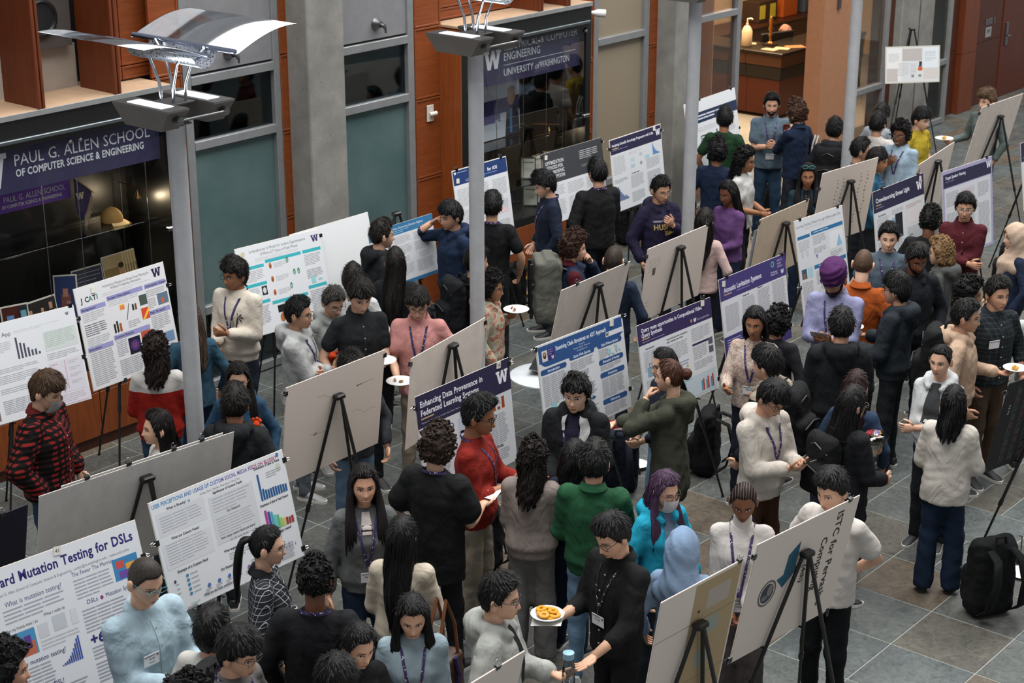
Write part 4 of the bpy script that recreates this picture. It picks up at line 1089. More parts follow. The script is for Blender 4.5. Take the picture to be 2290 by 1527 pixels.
banner(13.36, 15.34, 2.33, 2.78, 11.80, '#312e50', 'dark purple engineering banner with white lettering in the centre display case', dr3)
# things in the left case
fl = empty('pennant_flag', (8.70, 12.10, 1.93), 0, 'purple pennant flag with gold fringe hanging in the left display case', 'flag')
MB().prism([(0, .36), (.02, .36), (.17, .21), (.10, .04), (.04, -.02), (0, .10)], 0, .008).obj('cloth', cloth('#2a2350'), fl)
MB().tube([(0, -.005, .37), (.19, -.005, .20)], .006, 6).obj('pole', metal('#b7a27a', .4), fl)
fr = MB()
for k in range(16): t = k/15; fr.tube([(.17-.09*t, .004, .20-.17*t), (.175-.09*t, .002, .12-.17*t), (.17-.09*t+.01*math.sin(k*2), .0, .07-.17*t)], .004, 4)
fr.obj('fringe', cloth('#a5937c'), fl)
m = MB(); m.col = hx('#cbbfa8'); wmark(m, .045, .20, .06); art('emblem', m, fl, (0, -.004, 0))
cp = empty('baseball_cap', (9.0, 12.02, 1.857), .45, 'tan baseball cap on the glass shelf of the left display case', 'cap')
S = Sdf((-.12, -.13, -.02), (.12, .12, .16), .008); S.ell((0, 0, .03), (.085, .10, .105), .01); S.cut((0, 0, -1), 0)
newobj('crown', S.mesh('crown', cloth('#8a6a3c', .1)), cp)
V = []
for j in range(9):
    a = -1.15+2.3*j/8
    for r_, z in ((.9, .012), (1.25, .012), (1.72, -.004-.012*abs(math.sin(a)))): V.append((.085*r_*math.sin(a)*(1 if r_ < 1.5 else .85), -.098*r_*math.cos(a)*(.95 if r_ < 1.5 else 1.05), z))
newobj('brim', npmesh('brim', V, [[j*3+k, (j+1)*3+k, (j+1)*3+k+1, j*3+k+1] for j in range(8) for k in (0, 1)], cloth('#b09468', .1)), cp)
MB().rev([(.001, .008), (.008, .004), (.010, 0)], 10, (0, 0, .133)).obj('button', cloth('#8a6a3c'), cp)
def spot(x, y, z, x2, y2, z2, lab):
    t = empty('spot_lamp', (x, y, z), 0, lab, 'lamp')
    MB().tube([(x2[0]-x, x2[1]-y, x2[2]-z), (y2[0]-x, y2[1]-y, y2[2]-z)], .004, 6).obj('rail', metal('#b0784f', .35), t)
    MB().tube([(0, 0, .05), (0, 0, .02)], .006, 6).rev([(.008, .03), (.016, .015), (.03, -.03), (.026, -.03), (.001, -.005)], 14).obj('shade', metal('#b9945c', .25), t, smooth='auto')
    l = bpy.data.lights.new('case_bulb', 'POINT'); l.energy = z2; l.color = (1, .78, .5); l.shadow_soft_size = .03
    o = newobj('bulb', l, t, (0, 0, -.05))
spot(9.28, 12.0, 2.05, (9.23, 12.2, 2.14), (9.33, 11.9, 2.09), 4, 'small brass spot lamp on a rail over the tan cap')
spot(7.3, 12.0, 2.30, (7.1, 12.0, 2.38), (7.5, 12.0, 2.38), 6, 'small brass spot lamp at the left end of the left display case')
spot(15.05, 12.0, 1.62, (14.88, 12.1, 1.70), (15.2, 11.95, 1.66), 4, 'small brass spot lamp on a rail in the centre display case')
def photo(x, z, w_, h, y, rz, lab, draw, frame='#cfcac2', tilt=.18, cat='photograph'):
    p = empty('framed_photo' if cat != 'plaque' else 'plaque', (x, y, z), rz, lab, cat); p.rotation_euler = (-tilt, 0, rz)
    MB().box((-w_/2, 0, 0), (w_/2, .012, h), .002).obj('mount', plain(frame, .5), p)
    m = MB(); draw(m, w_, h); art('picture', m, p, (0, -.003, 0), .3)
    MB().tube([(0, .012, h*.8), (0, .10, .0)], .005, 4).obj('stand', BLK, p)
    return p
def ph(bg, blobs):
    def f(m, w_, h):
        e = .012; flat(m, -w_/2+e, e, w_/2-e, h-e, 0, bg)
        for k, (a, b, c, d, col) in enumerate(blobs): flat(m, -w_/2+w_*a, h*b, -w_/2+w_*c, h*d, -.0006*(k+1), col)
    return f
def oval(m, cx, cz, rx, rz_, y, col, n=14):
    m.col = hx(col); m.add([(cx+rx*math.cos(2*math.pi*i/n), y, cz+rz_*math.sin(2*math.pi*i/n)) for i in range(n)], [list(range(n))])
def manph(m, w_, h):
    flat(m, -w_/2+.008, .008, w_/2-.008, h-.008, 0, '#b49d78'); flat(m, -w_/2+.008, h*.55, w_/2-.008, h*.72, -.0006, '#8a6f4a')
    for k in range(5): flat(m, w_*(.1+.08*k), h*.35, w_*(.13+.08*k), h-.01, -.0012, '#d8c8a2')
    m.col = hx('#23262b'); m.add([(-w_*.25, -.002, .01), (w_*.3, -.002, .01), (w_*.22, -.002, h*.42), (w_*.05, -.002, h*.5), (-w_*.12, -.002, h*.42)], [[0, 1, 2, 3, 4]])
    flat(m, 0, h*.1, w_*.05, h*.45, -.0026, '#8b8f99'); oval(m, w_*.02, h*.64, w_*.085, h*.14, -.003, '#b98a6c'); oval(m, w_*.02, h*.74, w_*.085, h*.06, -.0034, '#3a2d24')
def plaqtxt(m, w_, h):
    flat(m, -w_/2+.01, .01, w_/2-.01, h-.01, 0, '#2c2b3a')
    for k in range(9): flat(m, -w_/2+.03, h*.88-k*h*.085, w_/2-.03-(.05 if k % 3 == 2 else 0), h*.88-k*h*.085+.004, -.001, '#8d8da0')
photo(9.15, 1.10, .38, .42, 12.1, .05, 'photograph of a man in a dark suit standing in the left display case', manph)
photo(8.74, 1.10, .32, .40, 12.02, 0, 'dark framed text plaque standing beside the photograph of a man in a suit', plaqtxt, '#b5b2ac', cat='plaque')
photo(8.44, 1.08, .20, .42, 12.0, -.7, 'narrow turned photograph of two people on blue between plaque and group photo', ph('#2d3a66', [(.3, .1, .7, .6, '#7a4a44'), (.38, .55, .6, .72, '#a87860')]))
photo(8.16, 1.02, .36, .36, 11.92, .1, 'group photograph with a podium standing in the left display case', ph('#2e2a28', [(.1, .3, .28, .7, '#3c5478'), (.45, .2, .65, .62, '#7d7d7d'), (.7, .42, .95, .66, '#d8d4cc'), (.3, .06, .6, .25, '#8f4a3a'), (.14, .68, .24, .8, '#b98a72'), (.5, .64, .58, .78, '#b98a72'), (.75, .7, .85, .86, '#b98a72')]))
photo(7.88, 1.02, .24, .38, 11.9, -.25, 'photograph of a bookshelf with blue signs at the left edge of the case', ph('#4a2622', [(.2, .55, .45, .78, '#5f86b8'), (.25, .3, .5, .5, '#2f5a98'), (.65, .3, .95, .95, '#26333a'), (.7, .7, .9, .85, '#6fa0b0'), (.7, .5, .9, .62, '#6fa0b0')]))
photo(7.62, 1.87, .34, .46, 11.98, -.5, 'gold coloured certificate leaning on the shelf at the far left', ph('#d8c48a', [(.1, .1, .9, .9, '#efe4c4'), (.2, .5, .8, .7, '#c8a850')]), '#5a2c18')
# things in the centre case
photo(14.35, 1.635, .66, .60, 12.12, 0, 'large poster with portrait of a man in a blue suit behind glass', lambda m, w_, h: (flat(m, -w_/2, 0, w_/2, h, 0, '#b5bcc8'), flat(m, -w_/2, h*.45, w_/2, h*.72, -.0006, '#3a3568'), flat(m, -w_/2, h*.3, 0, h*.45, -.0006, '#6a6a98'),
    m.add([(w_*.12, -.0012, 0), (w_*.5, -.0012, 0), (w_*.46, -.0012, h*.5), (w_*.3, -.0012, h*.58), (w_*.16, -.0012, h*.48)], [[0, 1, 2, 3, 4]]) if setattr(m, 'col', hx('#1c2436')) is None else 0,
    flat(m, w_*.24, h*.05, w_*.30, h*.5, -.0018, '#3f6ea0'), oval(m, w_*.28, h*.72, w_*.10, h*.16, -.0022, '#a98068'), oval(m, w_*.28, h*.85, w_*.10, h*.06, -.0026, '#8a7a68')), '#c0c4cc', .02, 'poster')
for (x, z, rz), lab in zip([(14.66, 1.13, -.9), (14.84, 1.13, .05), (15.06, 1.13, -.6), (15.24, 1.13, .05), (14.70, .81, -.9), (14.90, .81, .05)],
        ['small framed certificate turned sideways on the middle shelf, centre case', 'white framed certificate facing out on the middle shelf, centre case', 'red edged certificate beside the dark grey poster, centre case', 'white certificate partly behind the dark grey poster header, centre case', 'small certificate turned sideways on the bottom of the centre case', 'white framed certificate facing out on the bottom of the centre case']):
    red = 'red' in lab
    photo(x, z, .17, .24, 11.98, rz, lab, ph('#c9c7c0', [(.15, .75, .85, .8, '#777'), (.2, .5, .8, .53, '#aaa'), (.2, .4, .8, .43, '#aaa')] if not red else [(.1, .1, .9, .9, '#7a2a22')]), '#3a3431', .12)

# small fittings on the wall
th = wallplate('thermostat', 13.07, 2.14, .10, .17, '#c9c3b8', 'cream thermostat plate with a knob on the wood wall', 'thermostat', YW-.008)
MB().tube([(-.02, -.02, -.01), (.05, -.05, .0), (.06, -.05, .0)], [.022, .024, .012], 10).obj('lever', plain('#c8c4bc', .4), th, smooth='auto')
sc_ = empty('security_camera', (15.70, YW-.02, 2.86), 0, 'white security camera beside the centre display case', 'camera')
MB().tube([(0, 0, 0), (.02, -.05, -.01), (.07, -.10, -.015), (.13, -.16, -.02)], [.02, .02, .045, .045], 14).obj('housing', plain('#d8d8d6', .4), sc_, smooth='auto')
MB().rev([(.05, 0), (.05, .012), (.02, .02)], 16, (0, .01, 0), np.array([[1, 0, 0], [0, 0, -1], [0, 1, 0]])).obj('mount', plain('#d0d0ce', .4), sc_, smooth='auto')

# ---------------------------------------------------------------- lamp posts
PERF = NT('perforated_metal').base('#c8ccd4', .3, .9)
_v = PERF.n('ShaderNodeTexVoronoi'); _v.inputs['Scale'].default_value = 55; PERF.l(PERF.coord(), 0, _v, 0); _r = PERF.ramp(_v, 0, [(.25, (.05,)*3), (.4, hx('#c8ccd4'))]); PERF.l(_r, 0, PERF.b, 'Base Color'); PERF = PERF.m
WING = NT('polished_sheet'); _t = WING.n('ShaderNodeBsdfTransparent'); _t.inputs[0].default_value = (.8, .82, .84, 1); _g = WING.n('ShaderNodeBsdfGlossy'); _g.inputs[0].default_value = (.62, .63, .65, 1); _g.inputs['Roughness'].default_value = .12
_m = WING.n('ShaderNodeMixShader'); _m.inputs[0].default_value = .5; WING.l(_t, 0, _m, 1); WING.l(_g, 0, _m, 2); WING.l(_m, 0, WING.t.nodes['Material Output'], 0); WING = WING.m
def lamp_post(x, y, lab, zt=3.5):
    t = empty('lamp_post', (x, y, 0), 0, lab, 'lamp post', 'lamp posts in a row before the wall')
    def p(n, mb, m, sm=False, par=None): return mb.obj(n, m, par or t, smooth=sm)
    p('pole', MB().rev([(.062, 0), (.062, zt)], 24), plain('#aeb0b4', .4, .1), 'auto')
    p('base_plate', MB().rev([(.11, 0), (.11, .015), (.075, .02), (.07, .03)], 24), plain('#7c7d82', .4), 'auto')
    GREY = plain('#6e6b68', .45, .2)
    for sg in (-1, 1):
        cx = sg*.19
        V = []
        for z, hl, hw in ((zt+.025, .18, .070), (zt+.155, .275, .088), (zt+.168, .275, .088)):
            V += [(cx+a*hw, b*hl, z) for a, b in ((-1, -1), (1, -1), (1, 1), (-1, 1))]
        b = MB(); b.add(V, [[3, 2, 1, 0], [8, 9, 10, 11]]+[[i*4+j, i*4+(j+1) % 4, (i+1)*4+(j+1) % 4, (i+1)*4+j] for i in (0, 1) for j in range(4)])
        h = p('lamp_housing', b, GREY)
        p('lens', MB().box((cx-.050, -.17, zt+.166), (cx+.050, .17, zt+.172)), emit('#eaf6ff', 2.2), False, h)
        p('knob', MB().tube([(cx, -.24, zt+.10), (cx, -.295, zt+.10)], .026, 16), metal('#6f6f70', .35), 'auto', h)
        l = bpy.data.lights.new('post_lamp', 'AREA'); l.shape = 'RECTANGLE'; l.size = .1; l.size_y = .4; l.energy = 1.2; l.color = (.9, .96, 1.)
        lo = newobj('up_light', l, h, (cx, 0, zt+.18)); lo.rotation_euler = (math.pi, 0, 0)
    p('tie_rod', MB().tube([(-.19, -.285, zt+.10), (.19, -.285, zt+.10)], .011, 10), metal('#8d8d8e', .3), 'auto')
    p('bracket', MB().box((-.10, -.05, zt+.0), (.10, .05, zt+.012), .003), GREY)
    p('top_plate', MB().box((-.10, -.10, zt+.150), (.10, .10, zt+.162), .003), GREY)
    for sx in (-1, 1):
        for sy in (-1, 1):
            q = [(sx*.05, sy*.06, zt+.155), (sx*.05, sy*.07, zt+.28), (sx*.06, sy*.13, zt+.42), (sx*.075, sy*.24, zt+.52)]
            p('support_rod', MB().tube(q, .011, 10), metal('#b8bcc4', .15), 'auto')
    V = []
    for k in range(15):
        a = math.pi*k/14
        for yy in (-.33, .33): V.append((-.10*math.cos(a), yy, zt+.52-.11*math.sin(a)))
    o = newobj('perforated_trough', npmesh('perforated_trough', V, [[2*k, 2*k+1, 2*k+3, 2*k+2] for k in range(14)], PERF), t)
    for sx in (-1, 1):
        p('edge_tube', MB().tube([(sx*.105, -.50, zt+.52), (sx*.105, .50, zt+.52)], .017, 10), metal('#9aa0b4', .15), 'auto')
        V = []
        for k in range(19):
            u = k/18; X = .10+.52*u; Z = .50+.13*math.sin(u*1.75)
            for yy in (-.52, .52):
                for e in (0, .004): V.append((sx*X, yy, zt+Z+e))
        F = []
        for k in range(18):
            a, b = 4*k, 4*k+4; F += [[a, a+2, b+2, b], [a+1, b+1, b+3, a+3], [a, b, b+1, a+1], [a+2, a+3, b+3, b+2]]
        newobj('reflector_wing', npmesh('reflector_wing', V, F, WING), t)
    return t
for (x, y), lab in zip([(7.14, 8.79), (10.33, 8.98), (13.64, 9.14), (17.0, 9.30)], ['grey lamp post with curved mirror wings at upper left', 'grey lamp post before the centre display case, twin lamp boxes at its top',
        'grey lamp post standing right of the purple hooded student', 'grey lamp post farthest right, before the orange door jamb']): lamp_post(x, y, lab)

# ---------------------------------------------------------------- the lit office behind the doorway
CRM = plain('#c4ad88', .8)
struct('wall_back', MB().box((19.0, 16.9, 0), (30, 17.05, 4.6)).box((29.4, 12.5, 0), (29.55, 16.9, 4.6)).box((18.98, 12.5, 0), (19.1, 16.9, 4.6)).mesh('wall_back', CRM))
struct('ceiling', MB().box((19.0, 12.3, 3.3), (29.5, 17.0, 3.4)).mesh('ceiling', plain('#8d8578', .8)))
area_light('office_ceiling_lamp', (23.5, 14.8, 3.25), (0, 0, 0), 4, 2.4, 400, (1, .70, .44))
dk = empty('reception_desk', (23.47, 14.1, 0), 0, 'dark topped wooden reception desk in the lit office doorway', 'desk')
def ell(a0, a1, z0, z1, e, nm, m):
    MB().box((-e, -e, z0), (2.6, .6+e, z1), .008).box((-e, .6+e, z0), (.6+e, 2.3, z1), .008).obj(nm, m, dk)
ell(0, 0, .05, .62, 0, 'base', wood('#3d180a', '#54220d', 'x')); ell(0, 0, .62, .82, .02, 'dark_band', BLK); ell(0, 0, .82, 1.0, .03, 'fascia', wood('#3d2417', '#4d2f1e', 'x')); ell(0, 0, 1.0, 1.05, .06, 'counter_top', plain('#15110f', .3))
MB().box((.66, .6, .70), (2.0, .90, .74), .006).obj('worktop', plain('#2a1a12', .5), dk)
mo = empty('computer_monitor', (24.55, 14.84, .74), -.30, 'black computer monitor on the reception desk seen from behind', 'monitor')
MB().box((-.34, -.02, .08), (.34, .03, .42), .012).obj('screen', BLK, mo); MB().box((-.03, .0, .0), (.03, .04, .12)).box((-.12, -.08, 0), (.12, .08, .012), .004).obj('stand', BLK, mo)
bt = empty('sanitizer_bottle', (23.66, 14.86, 1.05), 0, 'white pump bottle at the left end of the reception desk', 'bottle')
MB().rev([(.07, 0), (.085, .02), (.085, .24), (.05, .31), (.022, .33), (.022, .36)], 18).obj('bottle', plain('#c9b89a', .4), bt, smooth='auto')
MB().tube([(0, 0, .36), (0, 0, .43), (.03, -.05, .44), (.04, -.07, .42)], .013, 8).obj('pump', plain('#d6cbb4', .4), bt)
tr = empty('trophy', (23.98, 14.62, 1.05), 0, 'slim golden trophy on the reception desk', 'trophy')
MB().rev([(.06, 0), (.06, .04), (.02, .06), (.02, .12), (.035, .16), (.02, .20), (.04, .26), (.02, .32), (.035, .40), (.01, .45), (.001, .47)], 14).obj('figure', metal('#b5824a', .25), tr, smooth='auto')
MB().box((-.09, -.09, 0), (.09, .09, .02)).obj('base', BLK, tr)
for k, (x, y, w_, h_) in enumerate([(23.62, 14.40, .16, .24), (23.82, 14.30, .18, .24), (23.88, 14.9, .12, .14), (24.08, 14.22, .22, .3)]):
    p_ = MB().box((-w_/2, -h_/2, 0), (w_/2, h_/2, .008)).obj('paper_pad', plain(['#b8a07a', '#b59a70', '#c2ac86', '#8a5a30'][k], .7), None, (x, y, 1.05), .3*k)
    tag(p_, ['pale paper pad on the desk beside the trophy', 'pale paper pad on the desk before the monitor', 'small stack of paper near the pump bottle on the desk', 'brown folder at the corner of the reception desk'][k], 'paper')
bk = empty('back_counter', (24.2, 16.2, 0), 0, 'dark back counter along the office wall behind the desk', 'counter')
MB().box((0, 0, 0), (5.0, .65, .86)).obj('body', plain('#2a1a12', .6), bk); MB().box((-.03, -.03, .86), (5.0, .65, .90), .006).obj('top', plain('#3a1c12', .4), bk)
for x, w_, h_, d_, col, lab in ((26.7, .62, .36, .35, '#2b1a12', 'black frame with yellow notes on the back counter'), (27.45, .5, .42, .35, '#9a4a10', 'tall orange box on the back counter'), (28.15, .4, .30, .3, '#3a4a60', 'blue and grey box on the back counter')):
    b_ = empty('office_box', (x, 16.35, .90), 0, lab, 'box'); MB().box((-w_/2, 0, 0), (w_/2, d_, h_), .01).obj('body', plain(col, .6), b_)
    if 'notes' in lab:
        for q in (-.2, .14): MB().box((q-.08, -.004, .06), (q+.10, 0, .30)).obj('note', plain('#a8a030', .7), b_)
# ---------------------------------------------------------------- posters on easels
class Poster:
    """flat print; u, v run 0..1 from the top left, sizes in fractions of the width / height"""
    def __init__(s, w_, h): s.w, s.h, s.m, s.k = w_, h, MB(), 0
    def y(s): s.k += 1; return -.0012-.00004*s.k
    def R(s, u, v, w_, h, col):
        y = s.y(); s.m.col = hx(col); x0, z0 = (u-.5)*s.w, (1-v)*s.h; s.m.add([(x0, y, z0-h*s.h), (x0+w_*s.w, y, z0-h*s.h), (x0+w_*s.w, y, z0), (x0, y, z0)], [[0, 1, 2, 3]]); return s
    def T(s, t, u, v, size, col='#222', a='l', b=0, fit=None):
        """v = baseline, size in fractions of the height"""
        s.m.col = hx(col); sz = size*s.h*1.4; sx = 1.
        if fit: sx = fit*s.w/max(1e-6, text_w(t, sz, b))
        text2d(s.m, t, (u-.5)*s.w, (1-v)*s.h, sz, a, b, sx, s.y()); return s
    def L(s, u, v, w_, n, dv=.018, col='#a6a8ae', th=.36, last=.6):
        y = s.y(); s.m.col = hx(col); rr = random.Random(int(u*1000+v*777))
        for i in range(n):
            wl = w_*(last if i == n-1 else 1-.12*rr.random()); x0, z0 = (u-.5)*s.w, (1-v-i*dv)*s.h; x1 = x0
            segs = 3
            for q in range(segs):
                a_, b_ = x0+wl*s.w*q/segs, x0+wl*s.w*(q+.93)/segs
                s.m.add([(a_, y, z0-dv*th*s.h), (b_, y, z0-dv*th*s.h), (b_, y, z0), (a_, y, z0)], [[0, 1, 2, 3]])
        return s
    def O(s, u, v, ru, rv, col, n=16):
        y = s.y(); s.m.col = hx(col); s.m.add([((u-.5)*s.w+ru*s.w*math.cos(6.2832*i/n), y, (1-v)*s.h+rv*s.h*math.sin(6.2832*i/n)) for i in range(n)], [list(range(n))]); return s
    def pill(s, u, v, w_, h, col):
        r = h*s.h/2/s.w; s.R(u+r, v, w_-2*r, h, col); s.O(u+r, v+h/2, r, h/2, col); return s.O(u+w_-r, v+h/2, r, h/2, col)
    def W(s, u, v, h, col): s.m.col = hx(col); wmark(s.m, (u-.5)*s.w, (1-v)*s.h, h*s.h, s.y()); return s
    def poly(s, pts, col): y = s.y(); s.m.col = hx(col); s.m.add([((u-.5)*s.w, y, (1-v)*s.h) for u, v in pts], [list(range(len(pts)))]); return s
    def bars(s, u, v, w_, h, vals, cols, gap=.25):
        n = len(vals)
        for i, q in enumerate(vals): c = cols if isinstance(cols, str) else cols[i % len(cols)]; s.R(u+w_*i/n, v+h*(1-q), w_/n*(1-gap), h*q, c)
        return s
    def sec(s, t, u, v, w_, n, col='#333', dv=.018): s.T(t, u, v, .016, col, b=1); return s.L(u, v+.012, w_, n, dv)
LG = '#b9bbc0'
def clip_mesh():
    if 'clip' not in TOPS:
        b = MB(); b.prism([(-.012, .012), (.012, .012), (.005, -.018), (-.005, -.018)], -.016, .016, 'yz'); b.mi = 1
        for sg in (-1, 1): b.tube([(-.010, sg*.010, .012), (-.006, sg*.014, .034), (.006, sg*.014, .034), (.010, sg*.010, .012)], .0014, 4)
        TOPS['clip'] = b.mesh('binder_clip', [BLK, metal('#b0b2b6', .3)])
    return TOPS['clip']
BOARDS = []
def board(key, geo, kind, label, elabel, face='#d3d6db', back='#e6dad0', draw=None, clips=(), apex=1.50, card=None, rough=.5, edge='#cfc9c2', easel=True, layers=(), rear=.46):
    x, y, zt, yaw, tilt, w_, h = geo; a, t = math.radians(yaw), math.radians(tilt)
    n = np.array([math.cos(a), math.sin(a), 0]); r = np.array([-math.sin(a), math.cos(a), 0]); u = np.array([0, 0, 1.])*math.cos(t)-n*math.sin(t)
    T = np.array([x, y, zt]); base = T-u*h
    yv = np.cross(u, r)
    M = Matrix(((r[0], yv[0], u[0], base[0]), (r[1], yv[1], u[1], base[1]), (r[2], yv[2], u[2], base[2]), (0, 0, 0, 1)))
    o = empty('poster_board', label=label, cat='poster'); o.matrix_world = M
    MB().box((-w_/2, .0005, 0), (w_/2, .0065, h), .0015).obj('foam_board', plain(edge if kind == 'f' else back, .7), o)
    P = Poster(w_, h)
    if kind == 'f': P.R(.004, .004, .992, .992, face)
    elif draw: P.R(.002, .002, .996, .996, back)
    if draw: draw(P)
    if P.m.n: art('printed_sheet', P.m, o, rough=rough)
    for q, (cu, cv, rot) in enumerate(clips):
        c = newobj('binder_clip', clip_mesh(), o); c.location = ((cu-.5)*w_, .0035, (1-cv)*h); c.rotation_euler = (0, rot, 0)
    if card:
        cu, cv, tx = card; c = empty('number_card', ((cu-.5)*w_, -.006, (1-cv)*h), 0, parent=o); c.rotation_euler = (.05, .12, 0)
        MB().box((-.022, -.001, -.024), (.022, .001, .024)).obj('card', plain('#dcdad2', .6), c)
        if tx: m = MB(); m.col = hx('#333'); text2d(m, tx, 0, -.010, .030, 'c'); art('number', m, c, (0, -.0018, 0))
    for (u0, v0, w1, h1, off, col) in layers:
        MB().box(((u0-.5)*w_, off, (1-v0-h1)*h), ((u0-.5+w1)*w_, off+.004, (1-v0)*h)).obj('second_sheet', plain(col, .7), o)
    BOARDS.append((x, y, yaw, w_))
    if not easel: return o
    # easel on the unprinted side
    bk = -n if kind == 'f' else n; tt = abs(t)
    off = lambda z: (z-zt)*math.tan(tt)+.026
    ap = apex
    if ap > zt: pass
    e0 = T*np.array([1, 1, 0])+bk*off(ap)
    e = empty('easel', e0, math.atan2(bk[1], bk[0])-math.pi/2, elabel, 'easel', 'black tripod easels')
    top = np.array([0, 0, ap])
    fy = off(0.)-off(ap)
    EM = plain('#121212', .35)
    for q, foot in enumerate([(-.40, fy, 0), (.40, fy, 0), (0, rear, 0)]):
        foot = np.array(foot); st = top+np.array([(-.03, .03, 0)[q], (0, 0, .03)[q], -.01]); md = st+(foot-st)*.56
        lg = MB().tube([st, md], .0125, 8).obj('leg', EM, e, smooth='auto')
        MB().tube([md, foot+np.array([0, 0, .012])], .009, 8).tube([foot+np.array([0, 0, .014]), foot], .012, 8).obj('leg_extension', EM, lg, smooth='auto')
        MB().tube([md+(st-md)*.03, md-(st-md)*.03], .0165, 8).obj('leg_clamp', EM, lg, smooth='auto')
    MB().box((-.045, -.02, ap-.02), (.045, .04, ap+.018), .01).obj('cap', EM, e)
    # pegs carry the board
    zb = base[2]
    for sg in (-1, 1):
        k = (ap-zb)/ap; px = sg*(.03+(.40-.03)*k); py = off(zb)-off(ap)
        MB().tube([(px, py, zb-.008), (px, py-.05, zb-.006)], .007, 6).obj('peg', EM, e)
    return o
G = {'F1':(7.22,10.95,1.67,-96.3,12.3,1.02,0.76),'F2':(8.36,11.13,1.71,-87.3,10.0,0.95,0.85),'F3':(10.07,11.09,1.64,-95.9,13.0,0.94,0.80),'F4':(10.72,11.10,1.64,-90,12,1.0,0.76),
'F5':(11.29,10.75,1.58,-89.4,9.2,0.87,0.57),'F6':(12.87,11.15,1.78,-90.1,8.8,0.83,1.01),'F7':(14.43,11.19,1.67,-90.3,8.8,1.03,0.76),'F8':(15.29,10.98,1.70,-87.1,7.5,1.03,0.80),
'F9':(17.26,11.32,1.74,-85.7,10.4,1.23,0.90),'F10':(8.47,7.50,1.68,-89.2,6.3,1.00,0.78),'F11':(9.81,7.51,1.66,-92.4,9.0,1.01,0.75),'F12':(10.67,7.25,1.64,-92.2,9.8,0.95,0.75),
'F13':(12.03,7.40,1.65,-90.8,9.2,1.00,0.75),'F14':(13.49,7.63,1.76,-93.6,10.8,0.77,1.01),'F15':(15.37,7.82,1.64,-90.7,8.6,1.02,0.72),'F16':(16.13,7.46,1.74,-94.6,7.2,0.96,0.92),
'F18':(22.69,11.48,1.57,-130.5,9.5,0.82,0.52),'F19':(5.05,7.48,1.68,-95.5,15.5,1.02,0.85),'F20':(6.31,7.59,1.65,-90.7,13.7,1.06,0.71),
'B1':(6.08,7.98,1.73,-95.6,-12.2,1.16,0.78),'B2':(8.05,8.31,1.67,-89.3,-7.4,0.99,0.77),'B3':(9.06,8.15,1.66,-79.8,-5.3,1.05,0.73),'B4':(10.97,8.23,1.66,-87.4,-12.8,1.00,0.77),
'B5':(12.43,8.42,1.63,-87.8,-6.6,1.00,0.70),'B6':(13.92,8.23,1.60,-88.1,-8.2,0.94,0.68),'B7':(15.51,8.43,1.69,-95.4,-7.9,0.98,0.82),'B8':(16.55,8.00,1.69,-81.0,-9,1.2,0.76),
'B9':(19.44,8.61,1.70,-91.4,-12.5,1.08,0.77),'B10':(8.01,4.46,1.69,-96.7,-11.0,0.95,0.83),'B11':(7.00,4.51,1.69,-94.5,-9.3,0.70,0.90),'B12':(5.34,4.79,1.67,-90,-12.8,1.02,0.77),
'B13':(11.34,4.44,1.65,-103.3,-10.6,1.02,0.73),'F21':(4.79,8.09,1.67,-90,-12.8,1.02,0.77)}
TC, TCR, RC, LC = (.06, 0, 0), (.94, 0, 0), (1, .12, math.pi/2), (0, .3, -math.pi/2)

def p1(P):
    P.T('n") Mobile App', .45, .145, .045, '#3c3c44', 'r'); P.L(.47, .115, .40, 2, .016, LG); P.W(.93, .07, .03, '#4a4a55')
    P.R(.02, .2, .22, .25, '#c9c5c6'); P.L(.03, .22, .2, 10); P.L(.27, .2, .17, 6)
    P.bars(.47, .18, .20, .22, (1, .72, .66, .42, .28, .28, .12), '#4a4a5a', .45); P.L(.28, .46, .36, 3); P.L(.28, .53, .36, 5)
    P.R(.70, .2, .28, .2, '#c5ccca'); P.L(.71, .21, .26, 9, .018, '#9fb0ab'); P.L(.70, .43, .28, 4)
    P.R(.70, .52, .28, .34, '#cdcbd4'); P.R(.83, .53, .003, .3, '#b05060')
    for q in range(4): P.L(.71, .55+.07*q, .1, 1, .018, '#b06a76'); P.L(.86, .55+.07*q, .1, 2)
    P.R(.0, .52, .26, .06, '#55407e'); P.R(.02, .60, .2, .12, '#8d8b96'); P.R(.06, .61, .07, .1, '#3d4450'); P.R(.14, .61, .06, .1, '#a9a6a4')
    P.R(.02, .76, .22, .2, '#7b6c68'); P.R(.05, .78, .1, .16, '#46464e'); P.R(.16, .8, .06, .14, '#a08d84')
    P.L(.28, .66, .36, 3, .02, LG); P.L(.28, .78, .3, 8)
    P.R(.60, .86, .12, .12, '#7aa0a8'); P.R(.62, .88, .04, .09, '#2d3c46'); P.R(.68, .87, .03, .1, '#d5cfc4'); P.R(.74, .87, .25, .11, '#d2cbd6'); P.L(.75, .88, .22, 5)
board('F1', G['F1'], 'f', 'white mobile app poster at the far left, behind the man in red plaid', 'black easel under the white mobile app poster at far left', draw=p1, clips=((.97, 0, 0), (1, .55, math.pi/2)))
